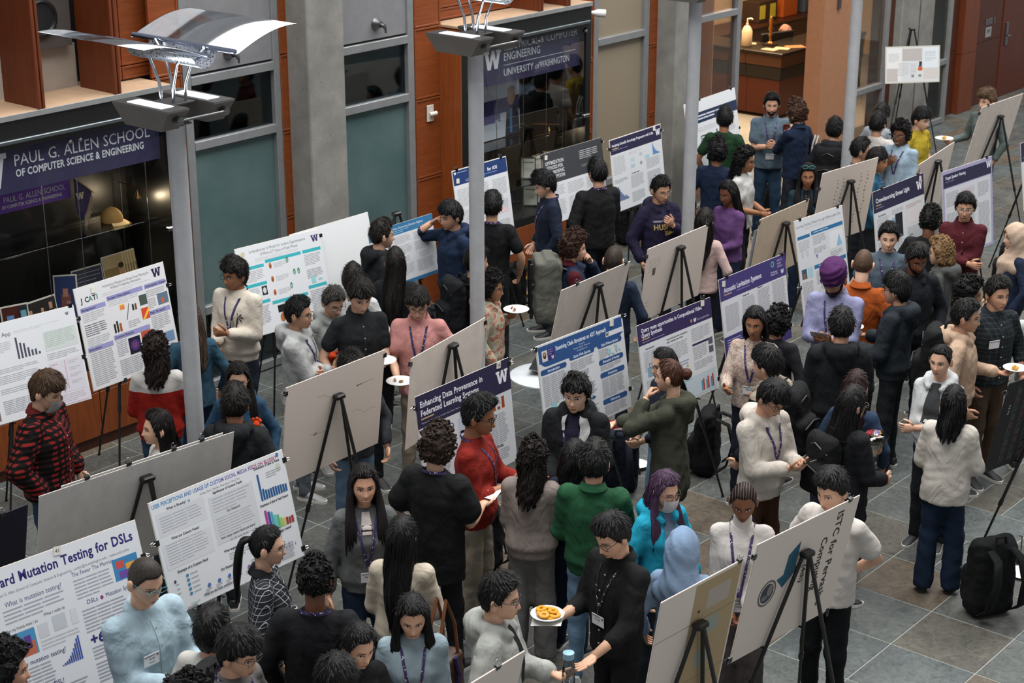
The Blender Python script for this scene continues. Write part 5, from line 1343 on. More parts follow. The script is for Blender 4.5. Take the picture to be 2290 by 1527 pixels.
def p2(P):
    for q, (u0, c) in enumerate(((.055, '#17181c'), (.095, '#17181c'), (.135, '#2d7a5e'), (.18, '#17181c'), (.22, '#2d7a5e'))):
        P.T('JCATI'[q], u0, .155, .05, c, b=1)
    P.T('Autonomous Mapping and Escape Route Planning for', .30, .07, .026, '#55565c', fit=.52); P.T('Wildland Firefighting Operations', .38, .105, .026, '#55565c', fit=.34)
    P.L(.28, .125, .56, 2, .018, LG); P.W(.90, .08, .085, '#252040')
    def hd(t, u, v, w_): P.R(u, v, w_, .045, '#8d8dbb'); P.T(t, u+.01, v+.034, .024, '#2a2a44', b=1)
    hd('Background', .03, .20, .27); hd('Project Description', .32, .165, .40); hd('Anticipated Impact', .74, .165, .24)
    P.L(.04, .26, .25, 5); P.L(.04, .37, .25, 6, .02, '#55555c'); P.L(.04, .50, .25, 5)
    P.L(.33, .22, .37, 3, .018, LG); P.R(.44, .28, .05, .05, '#d2803a'); P.R(.44, .275, .05, .012, '#e0c060'); P.R(.34, .44, .02, .09, '#22231f'); P.R(.37, .42, .02, .11, '#2c2c22'); P.R(.40, .45, .025, .08, '#9a5526')
    P.R(.57, .31, .02, .06, '#22231f'); P.R(.60, .31, .02, .06, '#6a4a22'); P.poly([(.49, .44), (.497, .44), (.545, .29), (.538, .29)], '#333')
    P.R(.66, .25, .085, .10, '#46514c'); P.R(.66, .38, .085, .11, '#c8452c'); P.poly([(.66, .49), (.745, .38), (.745, .42), (.69, .49)], '#e0b040'); P.L(.50, .46, .14, 4)
    P.L(.75, .23, .22, 4); P.R(.86, .29, .12, .11, '#5a6e80'); P.R(.90, .34, .03, .05, '#c05a3a'); P.L(.75, .31, .09, 6)
    hd('Path Forward', .74, .43, .24); P.L(.75, .49, .22, 8)
    hd('Innovation', .03, .585, .27); P.L(.04, .645, .25, 17, .019); hd('Current Results', .32, .55, .40)
    P.L(.33, .61, .12, 9); P.R(.46, .62, .13, .16, '#1d1a30'); P.O(.525, .70, .05, .055, '#43306a'); P.O(.525, .70, .03, .03, '#6a3a6a'); P.R(.61, .60, .11, .16, '#b04a30'); P.O(.66, .68, .03, .05, '#30204a')
    P.L(.33, .80, .38, 9); P.R(.75, .68, .22, .1, '#6a86a8'); P.L(.75, .8, .22, 9)
board('F2', G['F2'], 'f', 'white wildfire mapping poster with lavender section bars before the left case', 'black easel under the lavender barred poster', draw=p2, clips=((0, .28, -math.pi/2), (1, .24, math.pi/2), (.35, 1, math.pi)), card=(.20, .06, None), face='#cfd0d4')
def p3(P):
    P.T('SurfaceExtract: A Model for Surface Segmentations', .15, .085, .033, '#4a4c52', fit=.66); P.T('of Micro-CT Scans of Fetal Mouse', .27, .135, .033, '#4a4c52', fit=.44); P.L(.2, .155, .55, 3, .016, LG)
    P.W(.92, .09, .075, '#332a5c'); P.O(.08, .08, .025, .03, '#c2ba9a')
    C = '#3aa9b4'
    for u, v, w_ in ((.03, .225, .26), (.31, .195, .42), (.75, .195, .22), (.03, .42, .26), (.03, .62, .26), (.31, .66, .42), (.75, .60, .22)): P.R(u, v, w_, .036, C)
    P.L(.04, .28, .24, 7); P.L(.04, .475, .16, 7); P.R(.22, .47, .06, .10, '#22262a'); P.O(.25, .52, .02, .035, '#c9c9c9')
    for v in (.27, .42, .57): P.O(.36, v, .016, .034, '#b0683c'); P.O(.36, v+.008, .008, .016, '#7a3f22'); P.L(.40, v-.02, .16, 4, .015, LG)
    for u, v in ((.56, .25), (.62, .40), (.67, .40), (.56, .54)): P.O(u, v, .014, .034, '#3d7a62'); P.O(u, v+.006, .007, .02, '#9ac0ae')
    P.L(.76, .25, .2, 8, .016, LG); P.L(.76, .42, .2, 6); P.R(.80, .5, .05, .08, '#8fc6cc'); P.R(.88, .54, .05, .02, '#8fc6cc'); P.L(.04, .68, .24, 12)
    P.R(.36, .72, .08, .08, '#191b1e'); P.O(.40, .86, .03, .05, '#b0683c'); P.O(.48, .84, .03, .05, '#b0683c'); P.L(.54, .72, .18, 12); P.L(.76, .66, .2, 14)
board('F3', G['F3'], 'f', 'white poster with turquoise section bars behind the man in cream sweatshirt', 'black easel under the turquoise barred poster', draw=p3, clips=((1, .08, math.pi/2),))
board('F4', G['F4'], 'f', 'plain white poster mostly hidden behind students left of the blue edged poster', 'black easel under the plain white poster', face='#d6d8db')
def p5(P):
    P.R(0, 0, 1, .17, '#3673a0'); P.T('Examples of Finite Dimensional Quantum Algebras', .22, .085, .036, '#d9e2ea', fit=.62); P.L(.34, .105, .3, 2, .03, '#8fb2ca'); P.R(0, .945, 1, .055, '#3673a0')
    for q in range(3): P.L(.05+.31*q, .21, .27, 6, .022); P.L(.05+.31*q, .37, .27, 7, .022); P.R(.10+.31*q, .55, .16, .1, '#c3c6cc'); P.L(.05+.31*q, .68, .27, 9, .022)
board('F5', G['F5'], 'f', 'small landscape poster with blue top and bottom bands being pointed at', 'black easel rising above the small blue banded poster', draw=p5, apex=1.66)
def p6(P):
    P.R(.01, .008, .98, .145, '#243a6b'); P.W(.05, .035, .022, '#fff'); P.L(.09, .03, .3, 1, .014, '#aab6d0'); P.T('Localizing', .30, .095, .034, '#e6eaf2', b=1); P.T('for iOS', .63, .095, .034, '#e6eaf2', b=1); P.L(.22, .115, .6, 2, .014, '#8ea0c8')
    for u in (.05, .37, .69):
        P.L(u, .20, .27, 12, .015); P.L(u, .42, .27, 9, .015); P.L(u, .62, .27, 7, .015); P.L(u, .80, .27, 10, .015)
    P.L(.05, .58, .27, 2, .015, '#c08a98'); P.R(.69, .5, .24, .05, '#dcc4c8'); P.R(.42, .42, .18, .12, '#d0d4da')
board('F6', G['F6'], 'f', 'tall white poster with navy header behind the second lamp post', 'black easel under the tall navy header poster', draw=p6, clips=((.09, 0, 0), (.90, 0, 0)), card=(.08, .11, None))
def p7(P):
    P.R(0, 0, 1, .44, '#3d3f43')
    for q, t in enumerate(('OPTIMIZATION', 'METHODS FOR', 'HOMOMORPHIC', 'ENCRYPTION')): P.T(t, .04, .175+.068*q, .05, '#c9cbce', b=1, fit=.30 if q != 1 else .28)
    P.L(.60, .10, .34, 5, .026, '#b5b7ba'); P.L(.62, .30, .14, 2, .02, '#85878b'); P.L(.78, .28, .16, 4, .02, '#85878b')
    for u in (.04, .36, .68): P.L(u, .49, .28, 8, .02); P.L(u, .69, .28, 12, .02)
board('F7', G['F7'], 'f', 'poster with dark grey header about homomorphic encryption before the centre case', 'black easel under the dark grey header poster', draw=p7, clips=((0, .04, -math.pi/2), (1, .06, math.pi/2)), card=(.06, .06, None))
def p8(P):
    P.R(.01, .01, .98, .20, '#2e2b48'); P.T('Analyzing Scientific Knowledge Progression with LLMs', .04, .105, .034, '#e2e2ea', b=1, fit=.80); P.R(.04, .13, .12, .012, '#c2a97a'); P.L(.04, .155, .5, 1, .018, '#8a86ac'); P.W(.93, .10, .085, '#e6e6ee')
    P.L(.04, .25, .24, 14); P.L(.34, .25, .26, 2, .02, LG); P.R(.36, .33, .08, .06, '#b9cbd2'); P.R(.36, .42, .08, .05, '#a9c4cc'); P.R(.54, .30, .05, .04, '#b9b6c4'); P.R(.54, .42, .04, .04, '#9b8a94'); P.R(.64, .36, .09, .05, '#a9c8d0')
    P.bars(.80, .23, .14, .16, (1, .7, .5, .35, .25, .2, .12, .1), '#6288bc', 0); P.L(.66, .42, .28, 8); P.T('Knowledge Graph', .36, .55, .018, '#444', b=1); P.L(.34, .57, .26, 10)
    P.bars(.06, .66, .22, .2, (.7, 1, .8, .6, .45, .35, .25, .3, .2, .12), '#68799c', 0); P.L(.04, .56, .26, 3); P.L(.34, .80, .26, 8); P.L(.66, .60, .28, 16)
board('F8', G['F8'], 'f', 'white poster with purple header left of the purple hooded student', 'black easel under the purple header poster by the wall', draw=p8, clips=((0, .12, -math.pi/2), (1, .09, math.pi/2)), card=(.86, .035, None))
def p9(P):
    P.R(0, .16, 1, .14, '#232f4c'); P.L(.22, .20, .55, 2, .04, '#c5cad6', .5)
    P.R(.24, .47, .12, .17, '#20242a'); P.R(.25, .485, .10, .14, '#cfd1d4')
    for a in range(3):
        for b in range(3): P.R(.262+.03*a, .50+.043*b, .018, .024, '#20242a')
    for q, h in enumerate((.15, .1, .13, .17, .12)): P.R(.44+.035*q, .62-h, .02, h, '#20242a')
    P.L(.05, .36, .85, 3, .022, LG); P.L(.66, .40, .28, 8, .02); P.L(.05, .72, .4, 10, .02); P.L(.55, .72, .4, 10, .02)
board('F9', G['F9'], 'f', 'large white poster with navy title band behind the student in green', 'black easel under the navy band poster beside the doorway', draw=p9, clips=((.30, 0, 0), (.92, 0, 0), (1, .55, math.pi/2)), rear=.25)
def p10(P):
    P.R(.0, .0, 1, .30, '#2e2b48'); P.T('Enhancing Data Provenance in', .04, .115, .055, '#e4e4ec', b=1, fit=.66); P.T('Federated Learning Systems', .04, .195, .055, '#e4e4ec', b=1, fit=.61)
    P.R(.04, .215, .13, .012, '#c2a97a'); P.T('Michael Gu, Maxine Zuhan, Swadesh Sistla, Shyam Sharma', .04, .265, .014, '#c6c4d8', fit=.40); P.W(.91, .15, .12, '#e8e8f0')
    P.L(.05, .34, .20, 12, .018, '#6a6c74'); P.O(.33, .40, .03, .035, '#3d5a9a'); P.O(.33, .40, .022, .026, '#d3d6db'); P.O(.33, .52, .03, .035, '#3d5a9a'); P.O(.33, .52, .022, .026, '#d3d6db'); P.L(.40, .36, .12, 10, .02, '#a9b8d6')
    P.bars(.62, .33, .10, .11, (1, .2), ('#9a4626',), .3); P.bars(.78, .33, .15, .11, (.9, .25, 1), ('#9a4626',), .4); P.L(.6, .315, .3, 1, .014, '#c08a7a')
    P.L(.62, .48, .32, 17, .018); P.T('FUTURE WORK', .70, .80, .026, '#26282e', b=1, fit=.16); P.L(.62, .82, .32, 7); P.T('EVALUATION', .34, .74, .024, '#26282e', b=1); P.L(.34, .76, .25, 10); P.L(.05, .6, .25, 18)
board('F10', G['F10'], 'f', 'data provenance poster with dark purple header behind the man in red sweater', 'black easel under the data provenance poster', draw=p10, clips=((0, .1, -math.pi/2), (1, .06, math.pi/2)), card=(.88, .03, '18'))
def p11(P):
    B = '#2f5288'
    P.pill(.02, .02, .96, .215, B); P.R(.02, .02, .96, .17, B); P.T('Examining Clade Structures: an ADT Approach', .21, .11, .042, '#dfe6f0', b=1, fit=.58)
    for q, (t, w_) in enumerate((('Yining He', .07), ('Faculty Advisor: Rene Just', .19), ('yininghe@uw.edu', .12))): P.T(t, .5, .145+.028*q, .016, '#c5d2e6', 'c', fit=w_)
    P.R(.055, .07, .06, .11, '#d2cfcb'); P.O(.085, .12, .018, .035, '#3a3230'); P.O(.085, .11, .010, .018, '#b5957a'); P.R(.12, .065, .075, .115, '#3d2f6e'); P.W(.17, .16, .03, '#d8d6e6'); P.L(.127, .075, .06, 3, .022, '#8f86b8')
    P.R(.78, .125, .2, .05, '#d8dbe0'); P.W(.80, .15, .035, '#222')
    for t, u, v, w_ in (('Introduction', .02, .255, .29), ('Clade With Species', .345, .215, .29), ('Clade Without Species', .67, .21, .29), ('Discussion & Further', .67, .385, .29), ('Conclusion', .67, .52, .29), ('References', .67, .80, .29), ('Method', .02, .765, .29)):
        P.pill(u, v, w_, .055, B); P.T(t, u+w_/2, v+.04, .026, '#d8e0ec', 'c', b=1, fit=min(.2, .011*len(t)))
    P.L(.03, .33, .27, 17, .018); P.poly([(.04, .70), (.13, .60), (.16, .64), (.15, .70), (.10, .72)], '#8fc3ce'); P.O(.04, .70, .006, .008, '#222'); P.L(.18, .64, .12, 5, .016, LG); P.L(.03, .84, .27, 7)
    P.L(.35, .29, .28, 6, .018); P.L(.36, .41, .20, 4, .018)
    for u, v in ((.43, .47), (.50, .44), (.44, .51), (.47, .49), (.52, .47), (.53, .50), (.49, .51)): P.O(u, v, .006, .009, '#1c1d20')
    P.poly([(.40, .74), (.56, .72), (.56, .705), (.60, .73), (.56, .75), (.56, .735), (.40, .755)], B); P.L(.35, .80, .28, 9); P.L(.35, .56, .28, 8)
    P.O(.80, .33, .02, .035, '#9ac6ce'); P.O(.89, .32, .012, .04, '#9ac6ce'); P.L(.68, .28, .1, 6); 
    for u, v in ((.83, .36), (.85, .37), (.92, .35), (.78, .30), (.87, .29)): P.O(u, v, .004, .006, '#1c1d20')
    P.L(.68, .45, .27, 3); P.L(.68, .59, .27, 11); P.L(.68, .87, .27, 6)
board('F11', G['F11'], 'f', 'white and royal blue clade structures poster behind the student in black coat', 'black easel under the royal blue clade poster', draw=p11, clips=((0, .03, -math.pi/2), (1, .02, math.pi/2), (1, .80, math.pi/2)), card=(.86, .05, None))
def p12(P):
    P.R(0, 0, 1, .22, '#372d55'); P.T('Query reuse opportunities in Compositional Video', .05, .09, .042, '#e2e0ec', b=1, fit=.82); P.T('Query Synthesis', .05, .145, .042, '#e2e0ec', b=1, fit=.27); P.R(.05, .16, .1, .01, '#c2a97a'); P.L(.05, .19, .5, 1, .016, '#9a92bc')
    P.W(.76, .175, .04, '#e2e0ec'); P.T('PAUL G. ALLEN SCHOOL', .79, .19, .02, '#c9c5dc', fit=.17); P.O(.71, .17, .012, .018, '#c29a5a')
    P.T('Systems finding the best compositional', .36, .27, .018, '#333', b=1, fit=.28); P.T('query matching user criteria.', .36, .30, .018, '#333', b=1, fit=.22)
    P.T('Introduction', .08, .28, .02, '#333', b=1); P.L(.05, .30, .26, 12); P.R(.08, .47, .2, .10, '#7fa0b8'); P.L(.05, .60, .26, 18)
    P.L(.36, .33, .28, 10); P.O(.60, .62, .012, .016, '#c9a23a'); P.L(.36, .55, .28, 3, .03, '#8a99b0'); P.L(.36, .66, .28, 6)
    P.L(.69, .26, .28, 8); P.R(.69, .42, .28, .022, '#372d55'); P.L(.69, .46, .20, 8); P.R(.91, .42, .06, .07, '#5a5a66'); P.R(.91, .51, .06, .07, '#5a5a66'); P.L(.69, .62, .28, 5)
    P.R(.36, .755, .61, .22, '#bcc9d2'); P.L(.38, .77, .3, 2, .024, '#5fa3b0')
    for q, (a, b) in enumerate(((.8, .9), (.75, .95), (.8, 1))): P.R(.76+.065*q, .95-.14*a, .02, .14*a, '#4d8ca8'); P.R(.782+.065*q, .95-.14*b, .02, .14*b, '#b5413a')
board('F12', G['F12'], 'f', 'compositional video query poster with deep purple header behind the woman in olive jacket', 'black easel under the video query poster', draw=p12, clips=((.90, 0, 0), (1, .9, math.pi/2)), card=(.88, .03, None))
def p13(P):
    B = '#433c74'
    P.R(0, 0, 1, .25, B); P.T('Acoustic Levitation Systems', .06, .165, .058, '#e4e2f0', b=1, fit=.56); P.R(.06, .185, .11, .012, '#c2a97a'); P.L(.24, .19, .34, 1, .018, '#9d96c8')
    P.O(.80, .07, .025, .035, '#7fb4c0'); P.O(.80, .07, .017, .024, '#2c5a78')
    for q, t in enumerate(('PAUL G.', 'ALLEN', 'SCHOOL')): P.T(t, .87, .06+.035*q, .022, '#cfcbe6', fit=.08 if q != 1 else .06)
    P.W(.94, .19, .045, '#e8e6f4'); P.T('UW Systems', .76, .17, .018, '#cfcbe6', b=1); P.T('Research Lab', .76, .195, .018, '#cfcbe6', b=1)
    P.R(.05, .33, .20, .26, '#c2c4ca'); P.L(.05, .32, .20, 16, .018); P.T('Background', .32, .29, .018, '#444', b=1); P.L(.30, .31, .20, 17); P.T('Methods', .55, .27, .018, '#444', b=1); P.L(.54, .29, .19, 17); P.L(.77, .27, .2, 17)
    P.R(0, .66, .30, .34, B); P.L(.04, .70, .22, 7, .026, '#b5b0d8'); P.R(.72, .66, .28, .34, B); P.L(.75, .70, .22, 8, .026, '#b5b0d8'); P.L(.34, .68, .34, 14)
board('F13', G['F13'], 'f', 'acoustic levitation poster with bright purple header and corner blocks', 'black easel under the acoustic levitation poster', draw=p13, clips=((.12, 0, 0), (.96, 0, 0), (1, .85, math.pi/2)), card=(.06, .06, None))
def p14(P):
    P.T('Learning Flocking Models through Differentiable Cha...', .03, .075, .026, '#4c4f56', fit=.94); P.L(.2, .09, .6, 2, .012, LG)
    B = '#2f6f9e'
    P.R(.03, .15, .25, .03, B); P.R(.31, .14, .66, .035, B); P.L(.36, .152, .5, 1, .02, '#b9d2e2'); P.R(.31, .45, .66, .035, B); P.L(.4, .462, .4, 1, .02, '#b9d2e2')
    P.L(.04, .20, .23, 7, .014); P.O(.10, .32, .03, .03, '#c2c6cc'); P.O(.20, .32, .03, .03, '#c2c6cc'); P.R(.05, .45, .10, .09, '#41566a'); P.R(.07, .49, .05, .05, '#8a6248'); P.R(.17, .45, .10, .09, '#a5cbd8')
    P.L(.33, .19, .28, 6, .014); P.poly([(.36, .36), (.41, .36), (.385, .40)], '#6f78b0'); P.R(.66, .2, .28, .16, '#dde0e4'); P.poly([(.80, .35), (.93, .35), (.87, .24)], '#8fb8d6'); P.L(.33, .30, .28, 4, .014); P.L(.66, .38, .28, 4, .014)
    P.L(.04, .57, .23, 22, .014); P.L(.33, .51, .62, 9, .014); P.R(.36, .66, .25, .16, '#c9ccd2'); P.R(.66, .66, .27, .16, '#cdd2da'); P.L(.33, .86, .62, 7, .014)
board('F14', G['F14'], 'f', 'tall flocking models poster with steel blue bars behind the man in turban', 'black easel under the tall flocking models poster', draw=p14, clips=((.12, 0, 0), (.90, 0, 0), (0, .6, -math.pi/2)))
def p15(P):
    P.R(0, 0, 1, .30, '#2c2a46'); P.T('Crowdsourcing Street Light', .05, .17, .06, '#e4e4ec', b=1, fit=.66); P.R(.05, .20, .1, .012, '#c2a97a'); P.L(.05, .24, .25, 1, .02, '#9a98b8'); P.W(.91, .15, .12, '#e8e8f0')
    P.T('Introduction', .08, .37, .028, '#3c3d44', b=1); P.L(.05, .39, .24, 16); P.R(.34, .46, .1, .16, '#8fb0c8'); P.R(.40, .42, .14, .34, '#1c1d22'); P.L(.34, .35, .25, 4); P.L(.62, .36, .33, 3, .02, '#c09a90'); P.R(.62, .44, .3, .2, '#d9d5d6'); P.L(.62, .68, .33, 12); P.T('Findings', .66, .80, .022, '#3c3d44', b=1); P.L(.05, .72, .5, 12)
board('F15', G['F15'], 'f', 'street light poster with navy header behind the smiling student in grey', 'black easel under the street light poster', draw=p15, clips=((.18, 0, 0), (.9, 0, 0)), card=(.93, .06, None))
def p16(P):
    P.R(0, 0, 1, 1, '#a9a4c4'); P.R(.04, .20, .92, .77, '#d2d4da'); P.R(.02, .04, .96, .15, '#2e2b48'); P.T('Target Speaker Hearing', .06, .10, .034, '#dfdeea', b=1, fit=.40); P.L(.06, .125, .3, 1, .016, '#8f8bb4'); P.W(.93, .08, .075, '#e4e4ee')
    for q in range(14): P.R(.36+.02*q, .30-.05*abs(math.sin(q*1.7)), .006, .1*abs(math.sin(q*1.7)), '#c08a94')
    P.L(.07, .25, .26, 9); P.L(.70, .25, .24, 9); P.L(.07, .48, .26, 20); P.L(.38, .42, .26, 26, .02); P.L(.70, .48, .24, 22)
board('F16', G['F16'], 'f', 'speaker hearing poster with lavender border behind the man in maroon shirt', 'black easel under the speaker hearing poster', draw=p16, clips=((.9, 0, 0),))
def p18(P):
    P.R(0, 0, 1, 1, '#b9b5a8'); P.R(.02, .03, .96, .94, '#c3c6c8'); P.R(.03, .05, .27, .9, '#cfcfcf'); P.R(.31, .07, .36, .33, '#a9a4a2'); P.R(.03, .60, .2, .35, '#b0aaa8'); P.R(.70, .05, .27, .55, '#c9d0d6'); P.R(.70, .60, .27, .3, '#bdb9b6')
    P.L(.06, .2, .2, 8, .03); P.L(.24, .46, .2, 9, .04); P.L(.46, .48, .12, 8, .04); P.R(.62, .42, .05, .12, '#2a2c30'); P.R(.61, .52, .06, .08, '#3a5078'); P.O(.64, .62, .045, .06, '#b85a28'); P.L(.72, .15, .22, 7, .04); P.R(.48, .78, .05, .07, '#7a7c80'); P.R(.61, .77, .05, .07, '#7a7c80')
board('F18', G['F18'], 'f', 'white framed notice board on an easel at far upper right', 'black easel holding the framed notice board at far upper right', draw=p18, apex=1.80)
def p19(P):
    D = '#2c2668'
    P.T('Toward Mutation Testing for DSLs', .02, .125, .066, D, b=1, fit=.94); P.T('Ardi Madadi - Paul G. Allen School of Computer Science & Engineering - ardier@cs.washington.edu - www.ardi.codes', .0, .185, .02, '#4c4c5c', fit=.92)
    P.T('What is mutation testing?', .14, .26, .035, D, fit=.34); P.T('The Fewer The Merrier', .55, .225, .03, D, fit=.26); P.R(.80, .21, .16, .15, '#3f7fb0'); P.R(.82, .23, .05, .05, '#c0504a'); P.R(.88, .26, .06, .05, '#d9a040'); P.R(.83, .30, .1, .05, '#6a4a9a')
    P.L(.12, .28, .38, 4, .026, '#9c9ca8'); P.L(.55, .25, .24, 6, .024, '#9c9ca8'); P.T('DSLs', .60, .43, .03, D, fit=.07); P.O(.695, .42, .010, .014, '#8a3a78'); P.T('Mutation Systems', .72, .43, .03, D, fit=.20)
    P.T('What my friends think I do', .10, .42, .02, '#333', fit=.20); P.T('What I really do', .34, .40, .02, '#333', fit=.13)
    P.R(.10, .44, .17, .17, '#4a8ab5'); P.R(.11, .52, .15, .09, '#b5654a'); P.R(.13, .50, .04, .06, '#d0b050'); P.R(.20, .48, .04, .08, '#5a3a88')
    P.R(.29, .44, .06, .09, '#c2c4ca'); P.R(.38, .42, .08, .1, '#b9bcc4'); P.R(.49, .42, .04, .1, '#c9ccd2'); P.L(.29, .55, .24, 3, .024, LG)
    P.L(.56, .46, .3, 7, .024, '#9c9ca8'); P.T('Why mutation testing?', .13, .67, .032, D, fit=.29); P.L(.12, .69, .22, 8, .024, '#9c9ca8'); P.bars(.38, .60, .13, .16, (.05, .1, .14, .2, .3, .4, .55, .72, .9, 1), '#3a4f9a', .3)
    P.T('+60%', .57, .70, .07, D, b=1); P.L(.57, .72, .3, 4, .024, '#9c9ca8'); P.T('What is a DSL?', .17, .86, .032, D, fit=.2); P.L(.12, .88, .4, 5, .024, '#9c9ca8'); P.L(.57, .83, .34, 6, .024, '#9c9ca8')
board('F19', G['F19'], 'f', 'large white mutation testing poster with purple title in the lower left corner', 'black easel under the mutation testing poster', draw=p19, clips=((1, .26, math.pi/2),), card=(.50, .02, '41'))
def p20(P):
    T_ = 'USER PERCEPTIONS AND USAGE OF CUSTOM SOCIAL MEDIA FEEDS ON BLUESKY'
    k = .93/text_w(T_, 1., 1); x = .015
    for q, part in enumerate((T_[:17], T_[17:34], T_[34:52], T_[52:])):
        wd = text_w(part, 1., 1)*k; P.T(part, x, .065, .034, ('#3a7fae', '#4a6fae', '#6a5f9e', '#9a3f68')[q], b=1, fit=wd); x += wd
    P.T('Ashley Paris, Nathan Moreland, Meryl Mu', .50, .105, .018, '#55565c', 'c', fit=.30); P.O(.95, .03, .012, .02, '#4a6fae'); P.O(.94, .13, .02, .03, '#c2c6b5')
    hd = lambda t, u, v, w_=.18: P.T(t, u, v, .022, '#3c3d44', 'c', b=1, fit=w_)
    P.R(.03, .12, .34, .2, '#c9ccd2'); hd('What is Bluesky?', .18, .115, .14); P.W(.27, .11, .02, '#3a7fae'); P.L(.05, .16, .30, 6, .024); hd('What are Custom Feeds?', .2, .37, .2); P.R(.03, .39, .34, .22, '#cbced4'); P.L(.05, .40, .30, 8, .024)
    hd('Significance of Custom Feeds', .55, .14, .22); P.R(.40, .16, .33, .42, '#c6c9cf'); P.L(.42, .18, .29, 5, .028); hd('Our Research', .56, .335, .1); P.L(.42, .36, .29, 7, .024); hd('How many custom feeds are there?', .56, .545, .26); P.T('36,132 total feeds', .56, .585, .02, '#666', 'c'); hd('What languages are used by the feeds?', .57, .665, .28); P.L(.46, .69, .2, 3, .022)
    hd('Distribution of Likes to Feeds', .86, .085, .2); P.bars(.77, .13, .21, .24, (1, .42, .36, .33, .34, .34, .34, .32, .32, .3, .28), '#2b5a8c', .25); P.L(.84, .14, .13, 3, .02)
    hd('Distribution of Likes to Feed Creators', .86, .42, .22); P.bars(.77, .46, .21, .20, (1, .9, .84, .66, .6, .42, .36, .33, .3, .32), ('#a83a8a', '#3a4a9a', '#4aa0b8', '#5ac0b8', '#5ab078', '#98c060', '#c8c060', '#a03a3a', '#8a4a4a', '#a03a3a'), .2)
    hd('Custom feeds created?', .87, .70, .15)
    for q, v in enumerate((.02, .04, .03, .14, .02, .05, .02, .02)): P.R(.78+.024*q, .86-v, .004, v+.004, '#3a6a9c')
    hd('Example of a Custom Feed', .20, .66, .22); P.O(.06, .72, .008, .014, '#444')
    for q in range(5): P.R(.14, .70+.04*q, .018, .022, '#3a7fae'); P.L(.17, .705+.04*q, .09, 1, .02); P.L(.06, .745+.04*q, .04, 1, .02)
    hd('Our Research Process', .46, .80, .16)
    for q in range(5): P.O(.28+.075*q, .87, .012, .018, ('#4a6fae', '#4a6fae', '#4a6fae', '#7a6f9e', '#8a6f9e')[q]); P.L(.25+.075*q, .895, .05, 2, .018)
    hd('What are the most common topics?', .36, .945, .26); P.T('research', .13, .965, .02, '#5a9a7a'); P.T('image', .10, .995, .034, '#333'); P.L(.6, .82, .35, 8, .02)
board('F20', G['F20'], 'f', 'white social media feeds poster with colourful bar charts at lower left', 'black easel under the social media feeds poster', draw=p20, clips=((1, .10, math.pi/2), (0, .35, -math.pi/2), (1, .93, math.pi/2)))
# ---- boards seen from the back
def wear(P, n=2, seed=1):
    r = random.Random(seed)
    for _ in range(n):
        u, v = r.uniform(.1, .8), r.uniform(.2, .9); pts = [(u, v)]
        for k in range(5): u += r.uniform(-.02, .09); v += r.uniform(-.03, .05); pts.append((u, v))
        lo = [(a, b+.006) for a, b in pts]; P.poly(pts+lo[::-1], '#c4b1a4')
CB = ((.0, .06, -math.pi/2), (1, .06, math.pi/2))
board('B1', G['B1'], 'b', 'blank grey back of a wide board above the social media poster', 'black easel behind the wide grey board', back='#cfcac5', clips=((.15, 0, 0), (.40, 0, 0), (.68, 0, 0), (.86, 0, 0)), layers=((-.13, .02, 1.20, .95, -.006, '#d6d2ce'),), apex=1.60)
board('B2', G['B2'], 'b', 'blank beige back of a board with stained streaks above the smiling woman', 'black easel holding the stained beige board', draw=lambda P: wear(P, 4, 3), clips=CB, apex=1.46)
board('B3', G['B3'], 'b', 'blank beige back of a board in front of the man in pink polo', 'black easel holding the board before the pink polo', clips=CB, apex=1.60)
board('B4', G['B4'], 'b', 'blank beige back of a board in front of the curly haired student with grey backpack', 'black easel holding the board before the grey backpack', clips=((.22, 0, 0), (.93, 0, 0)), apex=1.58)
def b5(P): P.R(.12, .30, .05, .10, '#6a5f58'); P.L(.05, .18, .2, 6, .03, '#a5978c', .15); P.L(.06, .75, .08, 3, .05, '#a5978c', .15)
board('B5', G['B5'], 'b', 'beige back of a board with small sketches in front of the purple hooded student', 'black easel holding the board with small sketches', draw=b5, clips=((0, .1, -math.pi/2), (.98, 0, 0)), apex=1.53)
board('B6', G['B6'], 'b', 'tan back of a board left of the flocking poster', 'black easel holding the tan board left of the flocking poster', back='#dfcab3', clips=((0, .05, -math.pi/2), (.95, 0, 0)), apex=1.46, layers=((-.05, .15, .3, .84, .010, '#9aa2a8'),))
def b7(P):
    for q, u in enumerate((.30, .40, .72, .84)):
        for k in range(14): P.R(u+.012*math.sin(k), .15+.05*k, .012+.006*(k % 3), .012, '#5d5450')
board('B7', G['B7'], 'b', 'beige back of a board with handwritten columns right of the woman with sunglasses', 'black easel holding the board with handwritten columns', draw=b7, clips=((0, .2, -math.pi/2),), apex=1.52)
def b8(P):
    for k in range(10): P.R(.80+.01*math.sin(k), .2+.06*k, .02, .012, '#6a7a58')
board('B8', G['B8'], 'b', 'beige back of a board between the street light and speaker hearing posters', 'black easel holding the board between two purple header posters', draw=b8, clips=((.06, .1, -math.pi/2),), apex=1.60)
board('B9', G['B9'], 'b', 'beige back of a board before the blond student at upper right', 'black easel holding the board before the blond student', clips=((0, .1, -math.pi/2), (.15, 0, 0)), apex=1.50)
